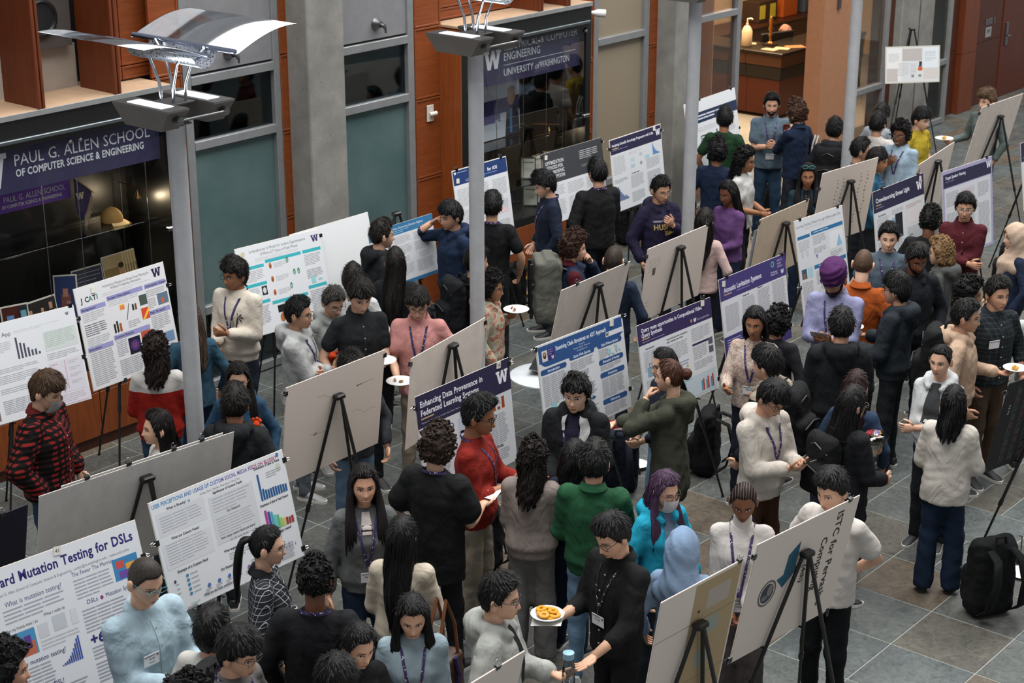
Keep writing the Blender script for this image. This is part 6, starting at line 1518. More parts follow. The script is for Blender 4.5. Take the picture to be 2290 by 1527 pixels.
def b10(P):
    # the words run down the board
    def vert(t, u, v, size, fit):
        m = MB(); m.col = hx('#2a2624'); sz = size*P.w*1.4; sx = fit*P.h/text_w(t, sz, 1); text2d(m, t, 0, 0, sz, 'l', 1, sx, 0)
        V = np.concatenate(m.v); y = P.y(); Q = np.stack([(u-.5)*P.w+V[:, 2], np.full(len(V), y), (1-v)*P.h-V[:, 0]], 1); P.m.col = hx('#2a2624'); P.m.add(Q, m.f)
    vert('ISTC for Pervasive', .80, .06, .062, .82); vert('Computing', .69, .24, .062, .46); vert('(4th)', .54, .40, .04, .16)
    P.poly([(.36, .24), (.46, .16), (.46, .36), (.49, .40), (.37, .52), (.29, .42), (.35, .40)], '#2f6178')
    P.O(.22, .50, .085, .11, '#6b6a6c', 24); P.O(.22, .50, .07, .092, '#e6dad0', 24); P.O(.22, .50, .062, .082, '#3f4650', 24); P.O(.245, .485, .025, .05, '#8d8782'); P.O(.20, .535, .03, .02, '#7b7a7a')
board('B10', G['B10'], 'b', 'beige board back lettered ISTC for Pervasive Computing with a blue arrow', 'black easel holding the lettered pervasive computing board', draw=b10, clips=((0, .1, -math.pi/2), (.90, 0, 0), (0, .97, -math.pi/2), (.97, 1, math.pi)), apex=1.47)
def b11(P):
    P.R(.42, .02, .56, .96, '#b39d78'); P.R(.60, .10, .28, .14, '#b7ada2'); P.R(.60, .32, .20, .12, '#9aa39a'); P.R(.58, .55, .18, .12, '#9aa39a'); P.R(.50, .22, .03, .02, '#3a3430'); P.R(0, .30, 1, .004, '#7a6e66'); P.R(0, .75, 1, .004, '#7a6e66')
board('B11', G['B11'], 'b', 'beige and yellowish board back with taped sheets, left of the lettered board', 'black easel holding the board with taped sheets', draw=b11, clips=((.95, 0, 0),), apex=1.42)
board('B12', G['B12'], 'b', 'beige board back cut off by the bottom edge of the picture', 'black easel holding the board at the bottom edge', draw=lambda P: wear(P, 1, 8), clips=((.15, 0, 0), (.80, 0, 0)), apex=1.45)
def b13(P):
    P.R(0, 0, 1, 1, '#17181b')
    for q in range(9):
        for k in range(9): P.R(.14+.095*q, .10+.095*k, .03, .075, ('#3a3d44', '#4a2f30', '#2e3138')[(q+k) % 3])
        P.R(.125+.095*q, .06, .006, .88, '#5a5d66')
    P.T('Z', .06, .30, .04, '#c9c9cc'); P.T('Z', .06, .36, .04, '#c9c9cc')
board('B13', G['B13'], 'b', 'black board patterned with rows of keyboards at the right edge', 'black easel holding the black patterned board at the right edge', draw=b13, back='#17181b', clips=((0, .1, -math.pi/2), (0, .97, -math.pi/2)), apex=1.40)
def b21(P):
    P.R(0, 0, 1, 1, '#1d1a2c')
    m = MB(); m.col = hx('#8f8c9c'); text2d(m, 'PAUL G. ALLEN SCHOOL', 0, 0, .075, 'l', 0, 1, 0); text2d(m, 'OF COMPUTER SCIENCE & ENGINEERING', .10, -.055, .036, 'l', 1, 1, 0)
    V = np.concatenate(m.v); Q = np.stack([.40*P.w-V[:, 2], np.full(len(V), P.y()), -.55+.0*V[:, 0]+V[:, 0]*.8], 1); P.m.col = m.col; P.m.add(Q, m.f)
board('F21', G['F21'], 'b', 'dark purple school sign clipped to an easel at the lower left edge', 'black easel holding the dark purple sign at the left edge', draw=b21, back='#1d1a2c', clips=((.83, 0, 0),))
# a strip of one more poster at the right edge
board('F17', (18.30, 7.62, 1.62, -92, 9, 1.0, .75), 'f', 'poster with navy header cut off by the right edge of the picture', 'black easel under the poster at the right edge', draw=lambda P: (P.R(0, 0, 1, .28, '#2c2a46'), P.R(.05, .22, .1, .012, '#c2a97a'), P.L(.05, .33, .25, 10), P.O(.08, .62, .03, .04, '#3a3c44'), P.L(.4, .33, .5, 24)))
# ---------------------------------------------------------------- patterned cloth
def sep(t):
    c = t.coord(); s_ = t.n('ShaderNodeSeparateXYZ'); t.l(c, 0, s_, 0); return s_
def fr(t, src, out, k, off=0.):
    m = t.n('ShaderNodeMath', operation='MULTIPLY_ADD'); m.inputs[1].default_value = k; m.inputs[2].default_value = off; t.l(src, out, m, 0)
    f = t.n('ShaderNodeMath', operation='FRACT'); t.l(m, 0, f, 0); return f
def mixc(t, fac, a, b, bt='MIX'):
    m = t.n('ShaderNodeMixRGB', blend_type=bt)
    if isinstance(fac, float): m.inputs[0].default_value = fac
    else: t.l(fac, 0, m, 0)
    for q, v in ((1, a), (2, b)):
        if isinstance(v, (str, tuple)): m.inputs[q].default_value = (*hx(v), 1)
        else: t.l(v, 0, m, q)
    return m
def lt(t, src, out, v):
    m = t.n('ShaderNodeMath', operation='LESS_THAN'); m.inputs[1].default_value = v; t.l(src, out, m, 0); return m
def plaid(base, dark, line, k, thin=.5):
    t = NT('plaid').base(base, .85, 0, .2); s_ = sep(t)
    xy = t.n('ShaderNodeMath', operation='MULTIPLY_ADD'); xy.inputs[1].default_value = .75; t.l(s_, 1, xy, 0); t.l(s_, 0, xy, 2)
    a = lt(t, fr(t, xy, 0, k), 0, thin); b = lt(t, fr(t, s_, 2, k), 0, thin)
    m1 = mixc(t, a, base, dark); m2 = mixc(t, b, m1, dark, 'MULTIPLY') if line is None else mixc(t, b, m1, dark)
    if line:
        c = lt(t, fr(t, xy, 0, k, .25), 0, .08); d = lt(t, fr(t, s_, 2, k, .25), 0, .08); m2 = mixc(t, d, mixc(t, c, m2, line), line)
    t.l(m2, 0, t.b, 'Base Color'); n = t.noise(t.coord(), 7, 3, .5, 1.2); n.noise_type = 'RIDGED_MULTIFRACTAL'; t.bump(n, 0, .5, .035); return t.m
def split(c1, c2, axis, v, absv=False):
    t = NT('two_tone').base(c1, .85, 0, .2); s_ = sep(t)
    if absv: a_ = t.n('ShaderNodeMath', operation='ABSOLUTE'); t.l(s_, axis, a_, 0); f = lt(t, a_, 0, v)
    else: f = lt(t, s_, axis, v)
    m = mixc(t, f, c2, c1); n = t.noise(t.coord(), 9, 4, .6, 1.2); mm = mixc(t, .25, m, n, 'MULTIPLY'); t.l(mm, 0, t.b, 'Base Color'); t.bump(n, 0, .35, .03); return t.m
def speckle(base, spots, scale, lo=.42):
    t = NT('printed_cloth').base(base, .85, 0, .2); co = t.coord(); n = t.noise(co, scale, 4, .6, 2.2)
    st = [(lo, hx(base))]+[(lo+.07+.09*i, hx(c)) for i, c in enumerate(spots)]; r = t.ramp(n, 0, st); t.l(r, 0, t.b, 'Base Color'); n2 = t.noise(co, 9, 4, .6, 1.2); t.bump(n2, 0, .35, .03); return t.m
RP = plaid('#7d1d1d', '#1a1010', None, 25, .5)
FLAN = plaid('#17181b', '#22242a', '#a9aab0', 30, .4)
CHK = plaid('#23282b', '#1b2023', '#3b4346', 26, .5)
FLOR = speckle('#b8aa9e', ('#8d6f66', '#c2b6aa', '#6f6058'), 16, .46)
TIE = speckle('#8b8878', ('#a9a592', '#99402f', '#7d8068'), 9, .42)
CREAMS = speckle('#c2b9ac', ('#b9b0a3',), 8, .6)
YOKE = split('#8c1a12', '#bdbab6', 2, 1.22)
RUGBY = split('#1f2c44', '#4d1822', 0, .19, True)
PURL = '#352a54'
D1, D2, D3, D4 = J('#1d2b40'), J('#2f465e'), J('#6a86a0'), J('#232a36')
SPEC = {}
def PP(n, x, y, H, face, label, **k): SPEC[n] = person(label, x, y, H, face, **k)
def inner(col, w0=.035, w1=.05, z1=.90, z0=1.43):
    return lambda r: r['decal']('inner_shirt', [(-w0*.6, z0), (-w0, z0-.12), (-w1, (z0+z1)/2), (-w1, z1), (w1, z1), (w1, (z0+z1)/2), (w0, z0-.12), (w0*.6, z0)], col, mat=cloth(col))
# ---- left side
PP(1, 85, 822, 1.80, 62, 'man in red and black plaid shirt with grey face mask, far left', pitch=24, hair='fringe', hcol='#4a3626', skin_='a', topm=RP, top='shirt', collar='#5a1818', bot=D2, mask='#9a9b9c', bulk=.045, build=1.08, la='relax', ra='pocket')
PP(2, 345, 745, 1.66, 174, 'person in red sweatshirt with white shoulders seen from behind', sex='f', hair='curlylong', hcol='#241713', hlen=.26, topm=YOKE, top='sweater', bot=D2, bulk=.03, la='front', ra='front')
PP(3, 424, 676, 1.68, -165, 'woman with long brown hair in teal shirt behind the left lamp post', sex='f', hair='long', hcol='#4b3c32', hlen=.40, tcol='#2b4a5c', bot=D1, skin_='a')
PP(4, 350, 913, 1.64, -82, 'young woman with long dark hair in profile behind the grey board', sex='f', hair='long', hcol='#181212', hlen=.36, tcol='#c9c5c0', top='tee', skin_='a', pitch=2)
PP(5, 522, 856, 1.74, 165, 'student in dark grey hooded jacket from behind, lanyard on his neck', hair='short', skin_='c', tcol='#1d1f22', hood=True, top='jacket', lan='#2d5a70', badge=False, bulk=.022)
PP(6, 530, 803, 1.62, 0, 'woman with glasses and long black hair in blue jacket facing out', sex='f', hair='long', hlen=.42, front=True, glasses='#3a3432r', tcol='#2a4660', top='jacket', hood=True, skin_='a', pitch=12)
def palm(r):
    m = MB(); m.col = hx('#26282b'); m.add([(-.004, 0, -.07), (.004, 0, -.07), (.012, 0, .03), (.006, 0, .03)], [[0, 1, 2, 3]])
    for k in range(8):
        a = k*.785; m.add([(.009, 0, .03), (.009+.035*math.cos(a)-.006*math.sin(a), 0, .03+.035*math.sin(a)+.006*math.cos(a)), (.009+.05*math.cos(a), 0, .03+.05*math.sin(a)-.012)], [[0, 1, 2]])
    m.col = hx('#8d8a84'); m.add([(-.05, 0, -.06), (-.02, 0, -.06), (-.02, 0, .01), (-.05, 0, .0)], [[0, 1, 2, 3]])
    r['stamp']('chest_print', m, None, -.07, 1.22)
PP(7, 525, 568, 1.78, -35, 'young man in cream sweatshirt with palm print, hands clasped', hf=-48, hair='mop', skin_='c', topm=CREAMS, top='sweater', la='clasph', ra='clasp', lan=PURL, badge=False, bot=D4, glasses='#1d1d20', bulk=.024, extra=palm, smile=.3)
PP(8, 662, 658, 1.72, 72, 'student in light grey hoodie with arms crossed, seen from the side', hair='short', hcol='#101012', tcol='#a6a8a8', hood=True, hem=.76, la='cross', ra='crossb', glasses='#26262a', lan=PURL, badge=False, bot='#5b6068', shoe='#8f9090', bulk=.028)
def bee(r):
    inner('#b3babd', .05, .055, 1.02)(r)
    m = MB(); m.col = hx('#202226')
    for sg in (-1, 1): m.add([(sg*.012, 0, -.02), (sg*.05, 0, .07), (sg*.065, 0, .075), (sg*.045, 0, .01)], [[0, 1, 2, 3]])
    for z in (-.01, -.035, -.06): m.add([(-.014, 0, z), (.014, 0, z), (.010, 0, z-.02), (-.010, 0, z-.02)], [[0, 1, 2, 3]])
    r['stamp']('chest_print', m, None, 0, 1.24, off=.010)
PP(9, 738, 632, 1.64, 28, 'grey haired man in grey zip hoodie over printed shirt, looking down', pitch=26, hair='short', hcol='#3b3835', skin_='a', tcol='#888b8a', hood=True, glasses='#3a3a3c', extra=bee, la='front', ra='relax', bulk=.02, bot=D1, shoe='#8a8a88')
PP(10, 788, 588, 1.64, 172, 'black haired person mostly hidden behind the student in black polo', hair='fringe', tcol='#b4b6b6', bot='#22252b')
PP(11, 800, 612, 1.84, 18, 'student in black polo shirt holding a white plate, looking down', pitch=26, hair='fringe', skin_='a', tcol='#1f2224', sleeve='short', collar='#1f2224', ra='relax', la='holdin', bot='#1a1c20')
PP(12, 783, 775, 1.66, 20, 'person hidden behind the stained board with only black hair showing', hair='mop', tcol='#33363c', bot=D3, shoe='#17181b', sole='#b04a30')
PP(13, 850, 487, 1.78, 108, 'man in black hoodie facing the blue banded poster', hair='short', hcol='#1c1512', skin_='a', tcol='#1b1d21', hood=True, lan=PURL, badge=False, bulk=.024)
PP(14, 882, 553, 1.68, 172, 'woman with very long black hair in black jacket from behind', sex='f', hair='long', hlen=.52, tcol='#17191d', top='jacket', bot='#15171a', shoe='#c9c9c6', bulk=.03, hem=.72)
PP(15, 935, 630, 1.74, -4, 'student in pink polo shirt with lanyard holding a plate', pitch=27, hair='fringe', hcol='#191412', skin_='a', tcol='#bd8480', sleeve='short', collar='#bd8480', lan=(PURL, 1.06), badge=False, ra=((.16, .30, 1.02),), la='relax', glasses='#4a4240r', bulk=.02, bot='#8f8475', hem=.80)
PP(16, 1012, 442, 1.80, -55, 'student in navy hoodie pointing at the blue banded poster', hair='fringe', hcol='#17181a', tcol='#1c2a42', hood=True, ra=('w', 965, 498, 10.62, .8), la='relax', roll=True, bot='#1a1d24', pitch=12)
PP(17, 1100, 425, 1.78, 172, 'man in black T-shirt from behind, right of the second lamp post', hair='short', hcol='#0f0f10', tcol='#141517', sleeve='short', lan=PURL, badge=False, bot='#1d1f22', la='relax', ra='relax')
PP(18, 1062, 548, 1.66, 112, 'person in black jacket hidden behind the second lamp post', hair='side', tcol='#15161a', top='jacket', bulk=.024, skin_='b')
PP(19, 1094, 603, 1.6, 78, 'student in red and green tie dye hoodie with glasses', hair='curly', hcol='#15110f', skin_='c', topm=TIE, hood=True, glasses='#3a2a22r', la=((.17, .15, 1.24),), ra='relax', bulk=.03)
PP(20, 1228, 375, 1.76, -78, 'student in navy sweater looking down at the dark grey poster', pitch=24, hair='mop', hcol='#111214', skin_='a', tcol='#151d2e', top='sweater', lan=PURL, badge=False, bot='#2a2d33', bulk=.02)
PP(21, 1338, 352, 1.80, -150, 'man in black jacket with his back turned before the posters', hair='short', hcol='#100f0f', tcol='#17181a', top='jacket', lan=PURL, badge=False, la='relax', ra='front', bot='#181a20', bulk=.026, build=1.06)
PP(22, 1280, 513, 1.74, 98, 'curly haired student in navy and maroon shirt with hand at face', hair='curly', hcol='#3a241a', skin_='a', topm=RUGBY, top='shirt', collar='#4d1822', la='chin', ra='front', bot='#4f545c', shoe='#b5a08c', sole='#d5d0c6', bulk=.024)
PP(23, 1372, 550, 1.68, 170, 'short haired man in navy behind the blank board', hair='crop', hcol='#3a312b', skin_='a', tcol='#1a2436', hood=True, bot=D1)
def huskies(r):
    m = MB(); m.col = hx('#b9bcc6'); text2d(m, 'UNIVERSITY OF WASHINGTON', 0, .055, .022, 'c', 1, .24/text_w('UNIVERSITY OF WASHINGTON', .022, 1)); m.col = hx('#b39a62'); text2d(m, 'HUSKIES', 0, -.02, .075, 'c', 1, .25/text_w('HUSKIES', .075, 1)); wmark(m, .02, -.06, .05)
    r['stamp']('chest_print', m, None, -.0, 1.24)
PP(24, 1475, 388, 1.76, 34, 'student in dark purple hoodie with gold lettering, hand on chest', hair='short', hcol='#0f0e0f', tcol='#221e36', hood=True, la='chest', ra='relax', glasses='#8a7a6a', bot='#1a1c22', bulk=.026, extra=huskies, pitch=14)
# ---- upper right
PP(25, 1622, 236, 1.76, 170, 'person in dark green T-shirt from behind, before the navy band poster', hair='short', hcol='#0f0f10', skin_='c', tcol='#18351f', sleeve='short', bot='#1f242c')
PP(26, 1605, 308, 1.72, 172, 'person with curly black hair in navy top seen from behind', hair='curly', hcol='#101011', skin_='c', tcol='#17233a', bot=D1)
PP(27, 1664, 325, 1.72, 72, 'long curly haired student in white T-shirt with hands folded', hair='curlylong', hcol='#0f0e0e', hlen=.20, skin_='c', tcol='#bdbcba', sleeve='short', la='clasp', ra='clasp', glasses='#1c1c1e', bot='#1c1e24')
PP(28, 1633, 400, 1.66, -40, 'woman with long black hair in purple top', sex='f', hair='long', hlen=.50, hcol='#121012', skin_='d', tcol='#5d3f6e', la='clasp', ra='clasp', bot=D1, pitch=14)
PP(29, 1576, 465, 1.62, 165, 'woman with long black hair in pale pink top from behind', sex='f', hair='long', hlen=.44, tcol='#b59c98', bot='#15161a')
PP(30, 1727, 203, 1.80, 4, 'bearded man in blue short sleeved shirt with clasped hands', hair='short', hcol='#100e0d', skin_='b', beard=.006, tcol='#52626f', sleeve='short', collar='#52626f', la='clasph', ra='clasph', lan=(PURL, 1.08), badge=' ', bot=D2, bulk=.02)
PP(31, 1786, 222, 1.80, -128, 'man with curly reddish hair in navy shirt holding a red cup', hair='curly', hcol='#4a3022', skin_='a', beard=.008, tcol='#18243a', collar='#18243a', ra='relax', la=('w', 1756, 300, 10.48, .6), bot='#23262e', glasses='#8a8278')
def shades(r):
    o = newobj('sunglasses', face_part('glasses', '#2aa0a0', False), r['root']); o.matrix_basis = r['HM']@Matrix.Translation((0, -.012, .085))@Matrix.Rotation(.45, 4, 'X')
PP(32, 1808, 362, 1.64, 4, 'woman with teal sunglasses on her head in dark vest', sex='f', hair='long', hlen=.34, front=True, hcol='#141011', skin_='c', tcol='#1f3440', la='cross', ra='clasph', bot=D1, extra=lambda r: (inner('#15171a', .06, .09)(r), shades(r)))
PP(33, 1868, 260, 1.74, 168, 'person in black hoodie wearing a black backpack from behind', hair='short', hcol='#0f0f10', tcol='#191b20', hood=True, bot='#1b1d22')
PP(34, 1924, 305, 1.70, 98, 'person behind the fourth lamp post with black hair', hair='short', hcol='#0f0f10', tcol='#5a5d60', la='hold', bot='#22252b')
PP(35, 1972, 229, 1.66, 150, 'black haired person in grey T-shirt beyond the white T-shirt', hair='fringe', tcol='#8f959c', sleeve='short', bot='#22252b')
PP(36, 1964, 247, 1.74, 160, 'person in white T-shirt with black hair seen from behind', hair='short', hcol='#101011', tcol='#bfb9b4', sleeve='short', bot=D1)
PP(37, 2018, 267, 1.72, -25, 'smiling student in pale blue shirt with hand on chest', hair='curly', hcol='#141011', skin_='d', tcol='#8ea2b2', collar='#8ea2b2', roll=True, smile=1., la=((.13, .22, .95),), ra='chest', lan=PURL, badge=False, glasses='#6a5a50', bot='#22252b')
PP(38, 2058, 235, 1.72, 58, 'student in yellow T-shirt with black bowl haircut', hair='fringe', hcol='#0d0d0e', skin_='a', tcol='#a8922c', sleeve='short', bot='#22252b', pitch=14)
PP(39, 1960, 327, 1.70, 85, 'black haired student in teal shirt partly behind the handwritten board', hair='fringe', hcol='#141011', skin_='c', tcol='#22506a', collar='#22506a', lan=PURL, badge=False, bot='#22252b')
PP(40, 2212, 193, 1.80, -42, 'blond student behind the board at upper right holding a plate', hair='mop', hcol='#5e4733', skin_='a', tcol='#55605f', ra=((.28, .26, 1.08),), la='relax', bot='#4b4f55')
PP(41, 1990, 492, 1.72, 2, 'smiling student in grey blue T-shirt with purple lanyard', hair='short', hcol='#121011', skin_='a', tcol='#4c5a66', sleeve='short', lan=PURL, badge=False, smile=1., bot='#22252b')
PP(42, 2083, 457, 1.76, 162, 'person with short afro hair in black seen from behind', hair='afro', hcol='#0e0d0d', skin_='d', tcol='#16171a', bot='#1a1b20')
PP(43, 2162, 427, 1.74, 0, 'man in maroon shirt with glasses and crossed arms', hair='side', hcol='#121011', tcol='#47161e', collar='#47161e', la='cross', ra='crossb', glasses='#a9a6a0', bot='#191a1e', bulk=.02)
PP(44, 2276, 497, 1.64, -68, 'woman in beige headscarf at the right edge wearing navy', sex='f', hijab='#b39c89', skin_='a', tcol='#1a2438', bot='#1a1c22')
PP(45, 1932, 558, 1.76, 168, 'bald man in orange jacket seen from behind', hair='bald', hcol='#5a4436', skin_='a', tcol='#96481a', top='jacket', collar='#96481a', bot='#2a2622', bulk=.02)
PP(46, 1875, 572, 1.84, -14, 'bearded man in purple turban and lavender shirt looking at his hands', hf=-22, pitch=27, turban='#45204e', hair='short', hcol='#15110f', skin_='c', beard=.012, tcol='#8486a6', collar='#8486a6', la='phone', ra='phone', lan=(PURL, 1.08), badge=' ', glasses='#9a958e', bot='#15161a', bulk=.02, smile=.5)
PP(47, 2013, 605, 1.76, -106, 'student in dark blue hoodie with purple lanyard holding a plate', hair='fringe', hcol='#101011', tcol='#23292f', hood=True, la='hold', ra='hold', glasses='#151517', lan='#5a3a8a', badge=False, bot='#1e2126', bulk=.03)
PP(48, 2050, 537, 1.76, 22, 'bearded student in dark jacket looking down between the crowd', pitch=20, hair='side', hcol='#0e0c0c', skin_='d', beard=.006, tcol='#171a20', top='jacket', hood=True, bulk=.024)
PP(49, 2110, 527, 1.68, -98, 'person with curly blond hair in grey hooded top', sex='f', hair='curlylong', hcol='#8a6b48', hlen=.13, skin_='a', tcol='#4a4c4a', hood=True)
PP(50, 1885, 685, 1.78, -172, 'person in black hooded rain jacket from behind, right of the lavender shirt', hair='short', hcol='#0f0f10', tcol='#16191c', hood=True, top='jacket', bulk=.036, bot=D4, la='front', ra='front')
PP(51, 2166, 616, 1.64, 95, 'curly dark haired student hidden behind the checked shirt', hair='curly', hcol='#0f0e0e', skin_='c', tcol='#2b2420', bot='#22252b')
PP(52, 2232, 612, 1.80, 38, 'man in dark checked shirt with name badge at the right', hair='short', hcol='#12100f', topm=CHK, top='shirt', collar='#23282b', badge=' ', roll=True, la='relax', ra='relax', bot='#4a3a2e', bulk=.022)
PP(53, 2160, 665, 1.72, 84, 'student with beige hood and black backpack holding a plate', hair='short', hcol='#111011', tcol='#b59a84', hood=True, glasses='#7a6a5e', la='hold', ra='relax', bot='#22252b', bulk=.022)
PP(54, 2335, 640, 1.62, -165, 'person in white top cut off by the right edge', hair='short', tcol='#b9bbbb', bot='#30343a', bulk=.02)
PP(55, 2108, 768, 1.64, -18, 'woman in white zip jacket over grey top with folded arms', sex='f', hair='bun', hcol='#0f0e0f', skin_='a', tcol='#b6b9ba', top='jacket', hood=True, la='crossb', ra='cross', roll=True, bot='#1c1e22', extra=inner('#3a3c3e', .06, .07, .92), bulk=.026, smile=.4)
PP(56, 2135, 862, 1.60, 170, 'woman in crinkled white shirt and wide jeans from behind', sex='f', hair='long', hcol='#0e0d0e', hlen=.26, tcol='#b9b3ab', folds=.006, la='front', ra='front', bot=D1, wide=.028, shoe='#131315', sole='#1a1a1c', bulk=.036, hem=.80)
PP(57, 1692, 680, 1.68, -12, 'woman in floral blouse gesturing with both hands', sex='f', hair='bob', hcol='#141012', hlen=.19, skin_='c', topm=FLOR, top='shirt', la='gest', ra='gest', lan=(PURL, 1.12), badge='Manvi', bot='#1c222e', bulk=.02, pitch=12, smile=.5)
PP(58, 1738, 684, 1.56, 155, 'curly black haired person hidden behind the floral blouse', hair='curly', hcol='#0f0e0e', tcol='#1c1d22', bot='#22252b')
PP(59, 1722, 768, 1.74, -112, 'student in black coat with beige hood and backpack', hair='fringe', hcol='#0f0e0f', skin_='a', topm=split('#17181b', '#9a8f80', 2, 1.375), hood=True, top='jacket', bulk=.03, bot='#17181b')
PP(60, 1714, 836, 1.74, 46, 'student in off white hoodie looking at a phone', pitch=38, hair='fringe', hcol='#0e0d0e', skin_='b', tcol='#b3aca3', hood=True, la='phone', ra='phone', lan=(PURL, 1.16), badge='Zhu', glasses='#1c1c1e', bot='#3b2416', bulk=.03, shoe='#b0aeaa')
PP(61, 1916, 828, 1.58, 168, 'woman with long reddish dark hair in blue top from behind', sex='f', hair='long', hcol='#2a1414', hlen=.36, tcol='#2a3a52', bot='#1a1b20')
PP(62, 1906, 862, 1.66, 128, 'woman with long black hair in black coat holding a bouquet', sex='f', hair='long', hcol='#131112', hlen=.46, tcol='#15161a', top='jacket', la='hold', ra='front', bot='#15161a', glasses='#8a8a90', bulk=.036, hem=.60)
PP(63, 1872, 1036, 1.76, -34, 'man in white T-shirt and black trousers behind the lettered board', pitch=20, hair='side', hcol='#0f0e0f', skin_='a', tcol='#c2bcb6', sleeve='short', la='behind', ra='pocket', bot='#0f1114', shoe='#2a1418', sole='#1a1416', bulk=.022, smile=.1)
PP(64, 1665, 1072, 1.66, 0, 'woman with braided hair in white turtleneck and purple lanyard', pitch=24, sex='f', hair='cornrow', hcol='#131011', skin_='d', tcol='#b9b5b2', top='sweater', la=((.04, .21, .92),), ra=((.05, .22, .93),), lan=(PURL, .98), badge='Hana', bot='#4a4443', wide=.05, bulk=.026, turtle=True)
PP(65, 1482, 1046, 1.62, 42, 'woman with purple hair, white mask and cyan jacket', sex='f', hair='long', hcol='#4a324c', hlen=.34, front=True, skin_='a', mask='#c9c9ca', glasses='#5a4a44', tcol='#1f93b0', top='jacket', hood=True, bulk=.028, extra=inner('#5f6f86', .06, .06), pitch=14)
PP(66, 1528, 1180, 1.58, 172, 'woman in light blue headscarf seen from behind', sex='f', hijab='#7389a4', tcol='#7389a4', bot='#2a2d33', bulk=.02)
PP(67, 1503, 803, 1.7, -104, 'woman with auburn bun in olive jacket pointing', sex='f', hair='bun', hcol='#4a2a1c', skin_='a', tcol='#3b3d33', hood=True, top='jacket', la='chin', ra=((.16, .46, 1.12), (.7, 0, -.7), .8, (0, 0, -1), 1), bot='#2f3029', bulk=.03, hem=.66)
PP(68, 1490, 775, 1.59, -62, 'woman with black hair and glasses behind the olive jacket', sex='f', hair='long', hcol='#0f0e10', hlen=.40, glasses='#1c1c1e', tcol='#1a1f2c', la='front', bot=D3, skin_='a', shoe='#9a2630', sole='#d0cac4')
# ---- centre front
PP(69, 1290, 827, 1.74, -14, 'student with round glasses in black coat with white fleece lining', hair='mop', hcol='#111011', skin_='a', tcol='#15171a', top='jacket', hood=True, glasses='#8f8a84r', la='front', ra=((.10, .26, 1.0),), lan=(PURL, 1.0), badge=False, bot='#22252b', bulk=.034, extra=lambda r: (inner('#1d1a2e', .05, .05, 1.0)(r), r['decal']('fleece_lining', [(-.045, 1.44), (-.06, 1.36), (-.055, 1.24), (-.09, 1.24), (-.13, 1.34), (-.10, 1.43)], '#a9a9aa', off=.02), r['decal']('fleece_lining', [(.075, 1.43), (.08, 1.39), (.07, 1.34), (.05, 1.34), (.052, 1.39), (.045, 1.44)], '#a9a9aa', off=.02)))
PP(70, 1062, 878, 1.80, 74, 'man in red sweater and khaki trousers explaining with his hands', hair='quiff', hcol='#0f0e0f', skin_='c', tcol='#7c2018', top='sweater', la='gest', ra='clasph', lan=PURL, badge=False, glasses='#1c1c1e', bot='#8d8375', roll=True, bulk=.024, pitch=14)
PP(71, 975, 948, 1.78, 148, 'man with brown curls in black T-shirt holding a sheet of paper', hair='curly', hcol='#33261e', skin_='a', beard=.006, tcol='#141517', sleeve='short', lan=PURL, badge=False, la='relax', ra='hold', bot='#17181c', bulk=.036, hem=.70)
PP(72, 1190, 980, 1.62, 165, 'woman with dark curls in taupe sweatshirt and wide grey trousers', sex='f', hair='curlylong', hcol='#1c1413', hlen=.30, tcol='#7f7570', top='sweater', la='clasph', ra='front', bot='#6d6b6a', wide=.034, bulk=.036, shoe='#4a4a4c')
PP(73, 1330, 985, 1.74, 172, 'person in green sweater and light jeans seen from behind', hair='short', hcol='#100f10', skin_='b', tcol='#1e4a30', top='sweater', collar='#1e4a30', la='front', ra='front', bot=D3, shoe='#b9b9b7', bulk=.03)
PP(74, 1282, 985, 1.56, 150, 'black haired person in navy beside the green sweater', sex='f', hair='bob', hlen=.16, hcol='#0f0e10', tcol='#181f30', bot=D1)
PP(75, 1385, 1135, 1.76, -46, 'man in black shirt with name badge holding a plate of fruit', pitch=28, hair='side', hcol='#101011', skin_='a', tcol='#131416', top='shirt', collar='#131416', ra='hold', la='open', lan=('#17181b', 1.16), badge='Frank\nLi', glasses='#1a1a1c', bot='#16171a', roll=True, bulk=.026)
PP(76, 812, 1035, 1.68, 6, 'smiling woman with long dark hair in grey sweater and lanyard', sex='f', hair='long', hcol='#181213', hlen=.40, front=True, skin_='b', tcol='#5b5d5e', top='sweater', lan=(PURL, 1.08), badge='Ashley\nParis', bot=D1, smile=1., la='down', ra='down', bulk=.024, extra=inner('#bdb4b0', .04, .03, 1.30), pitch=4)
PP(77, 897, 1155, 1.62, 164, 'woman with long black hair in cream cardigan from behind', sex='f', hair='long', hcol='#0f0d0e', hlen=.52, tcol='#b3a999', top='sweater', la='front', ra='front', bot=D2, bulk=.03, shoe='#bdbdba')
PP(78, 590, 1175, 1.64, 82, 'woman with ponytail in black and white flannel shirt', sex='f', hair='pony', hcol='#0f0e10', skin_='a', topm=FLAN, top='shirt', collar='#1c1d21', glasses='#5a5450', la='front', ra='relax', bulk=.022, bot='#1c1e22')
PP(79, 702, 1243, 1.78, 168, 'person with cropped black hair in black sweatshirt from behind', hair='afro', hcol='#0d0c0c', skin_='d', tcol='#15161a', top='sweater', lan=PURL, badge=False, la='relax', ra='relax', bulk=.03, hscale=.94)
PP(80, 920, 1315, 1.62, 2, 'woman with long black hair in pale blue sweater looking down', pitch=24, sex='f', hair='long', hcol='#100e0f', hlen=.44, front=True, skin_='a', tcol='#8496a0', top='sweater', lan=(PURL, 1.0), badge=False, la='clasp', ra='hold', bulk=.024, smile=.1)
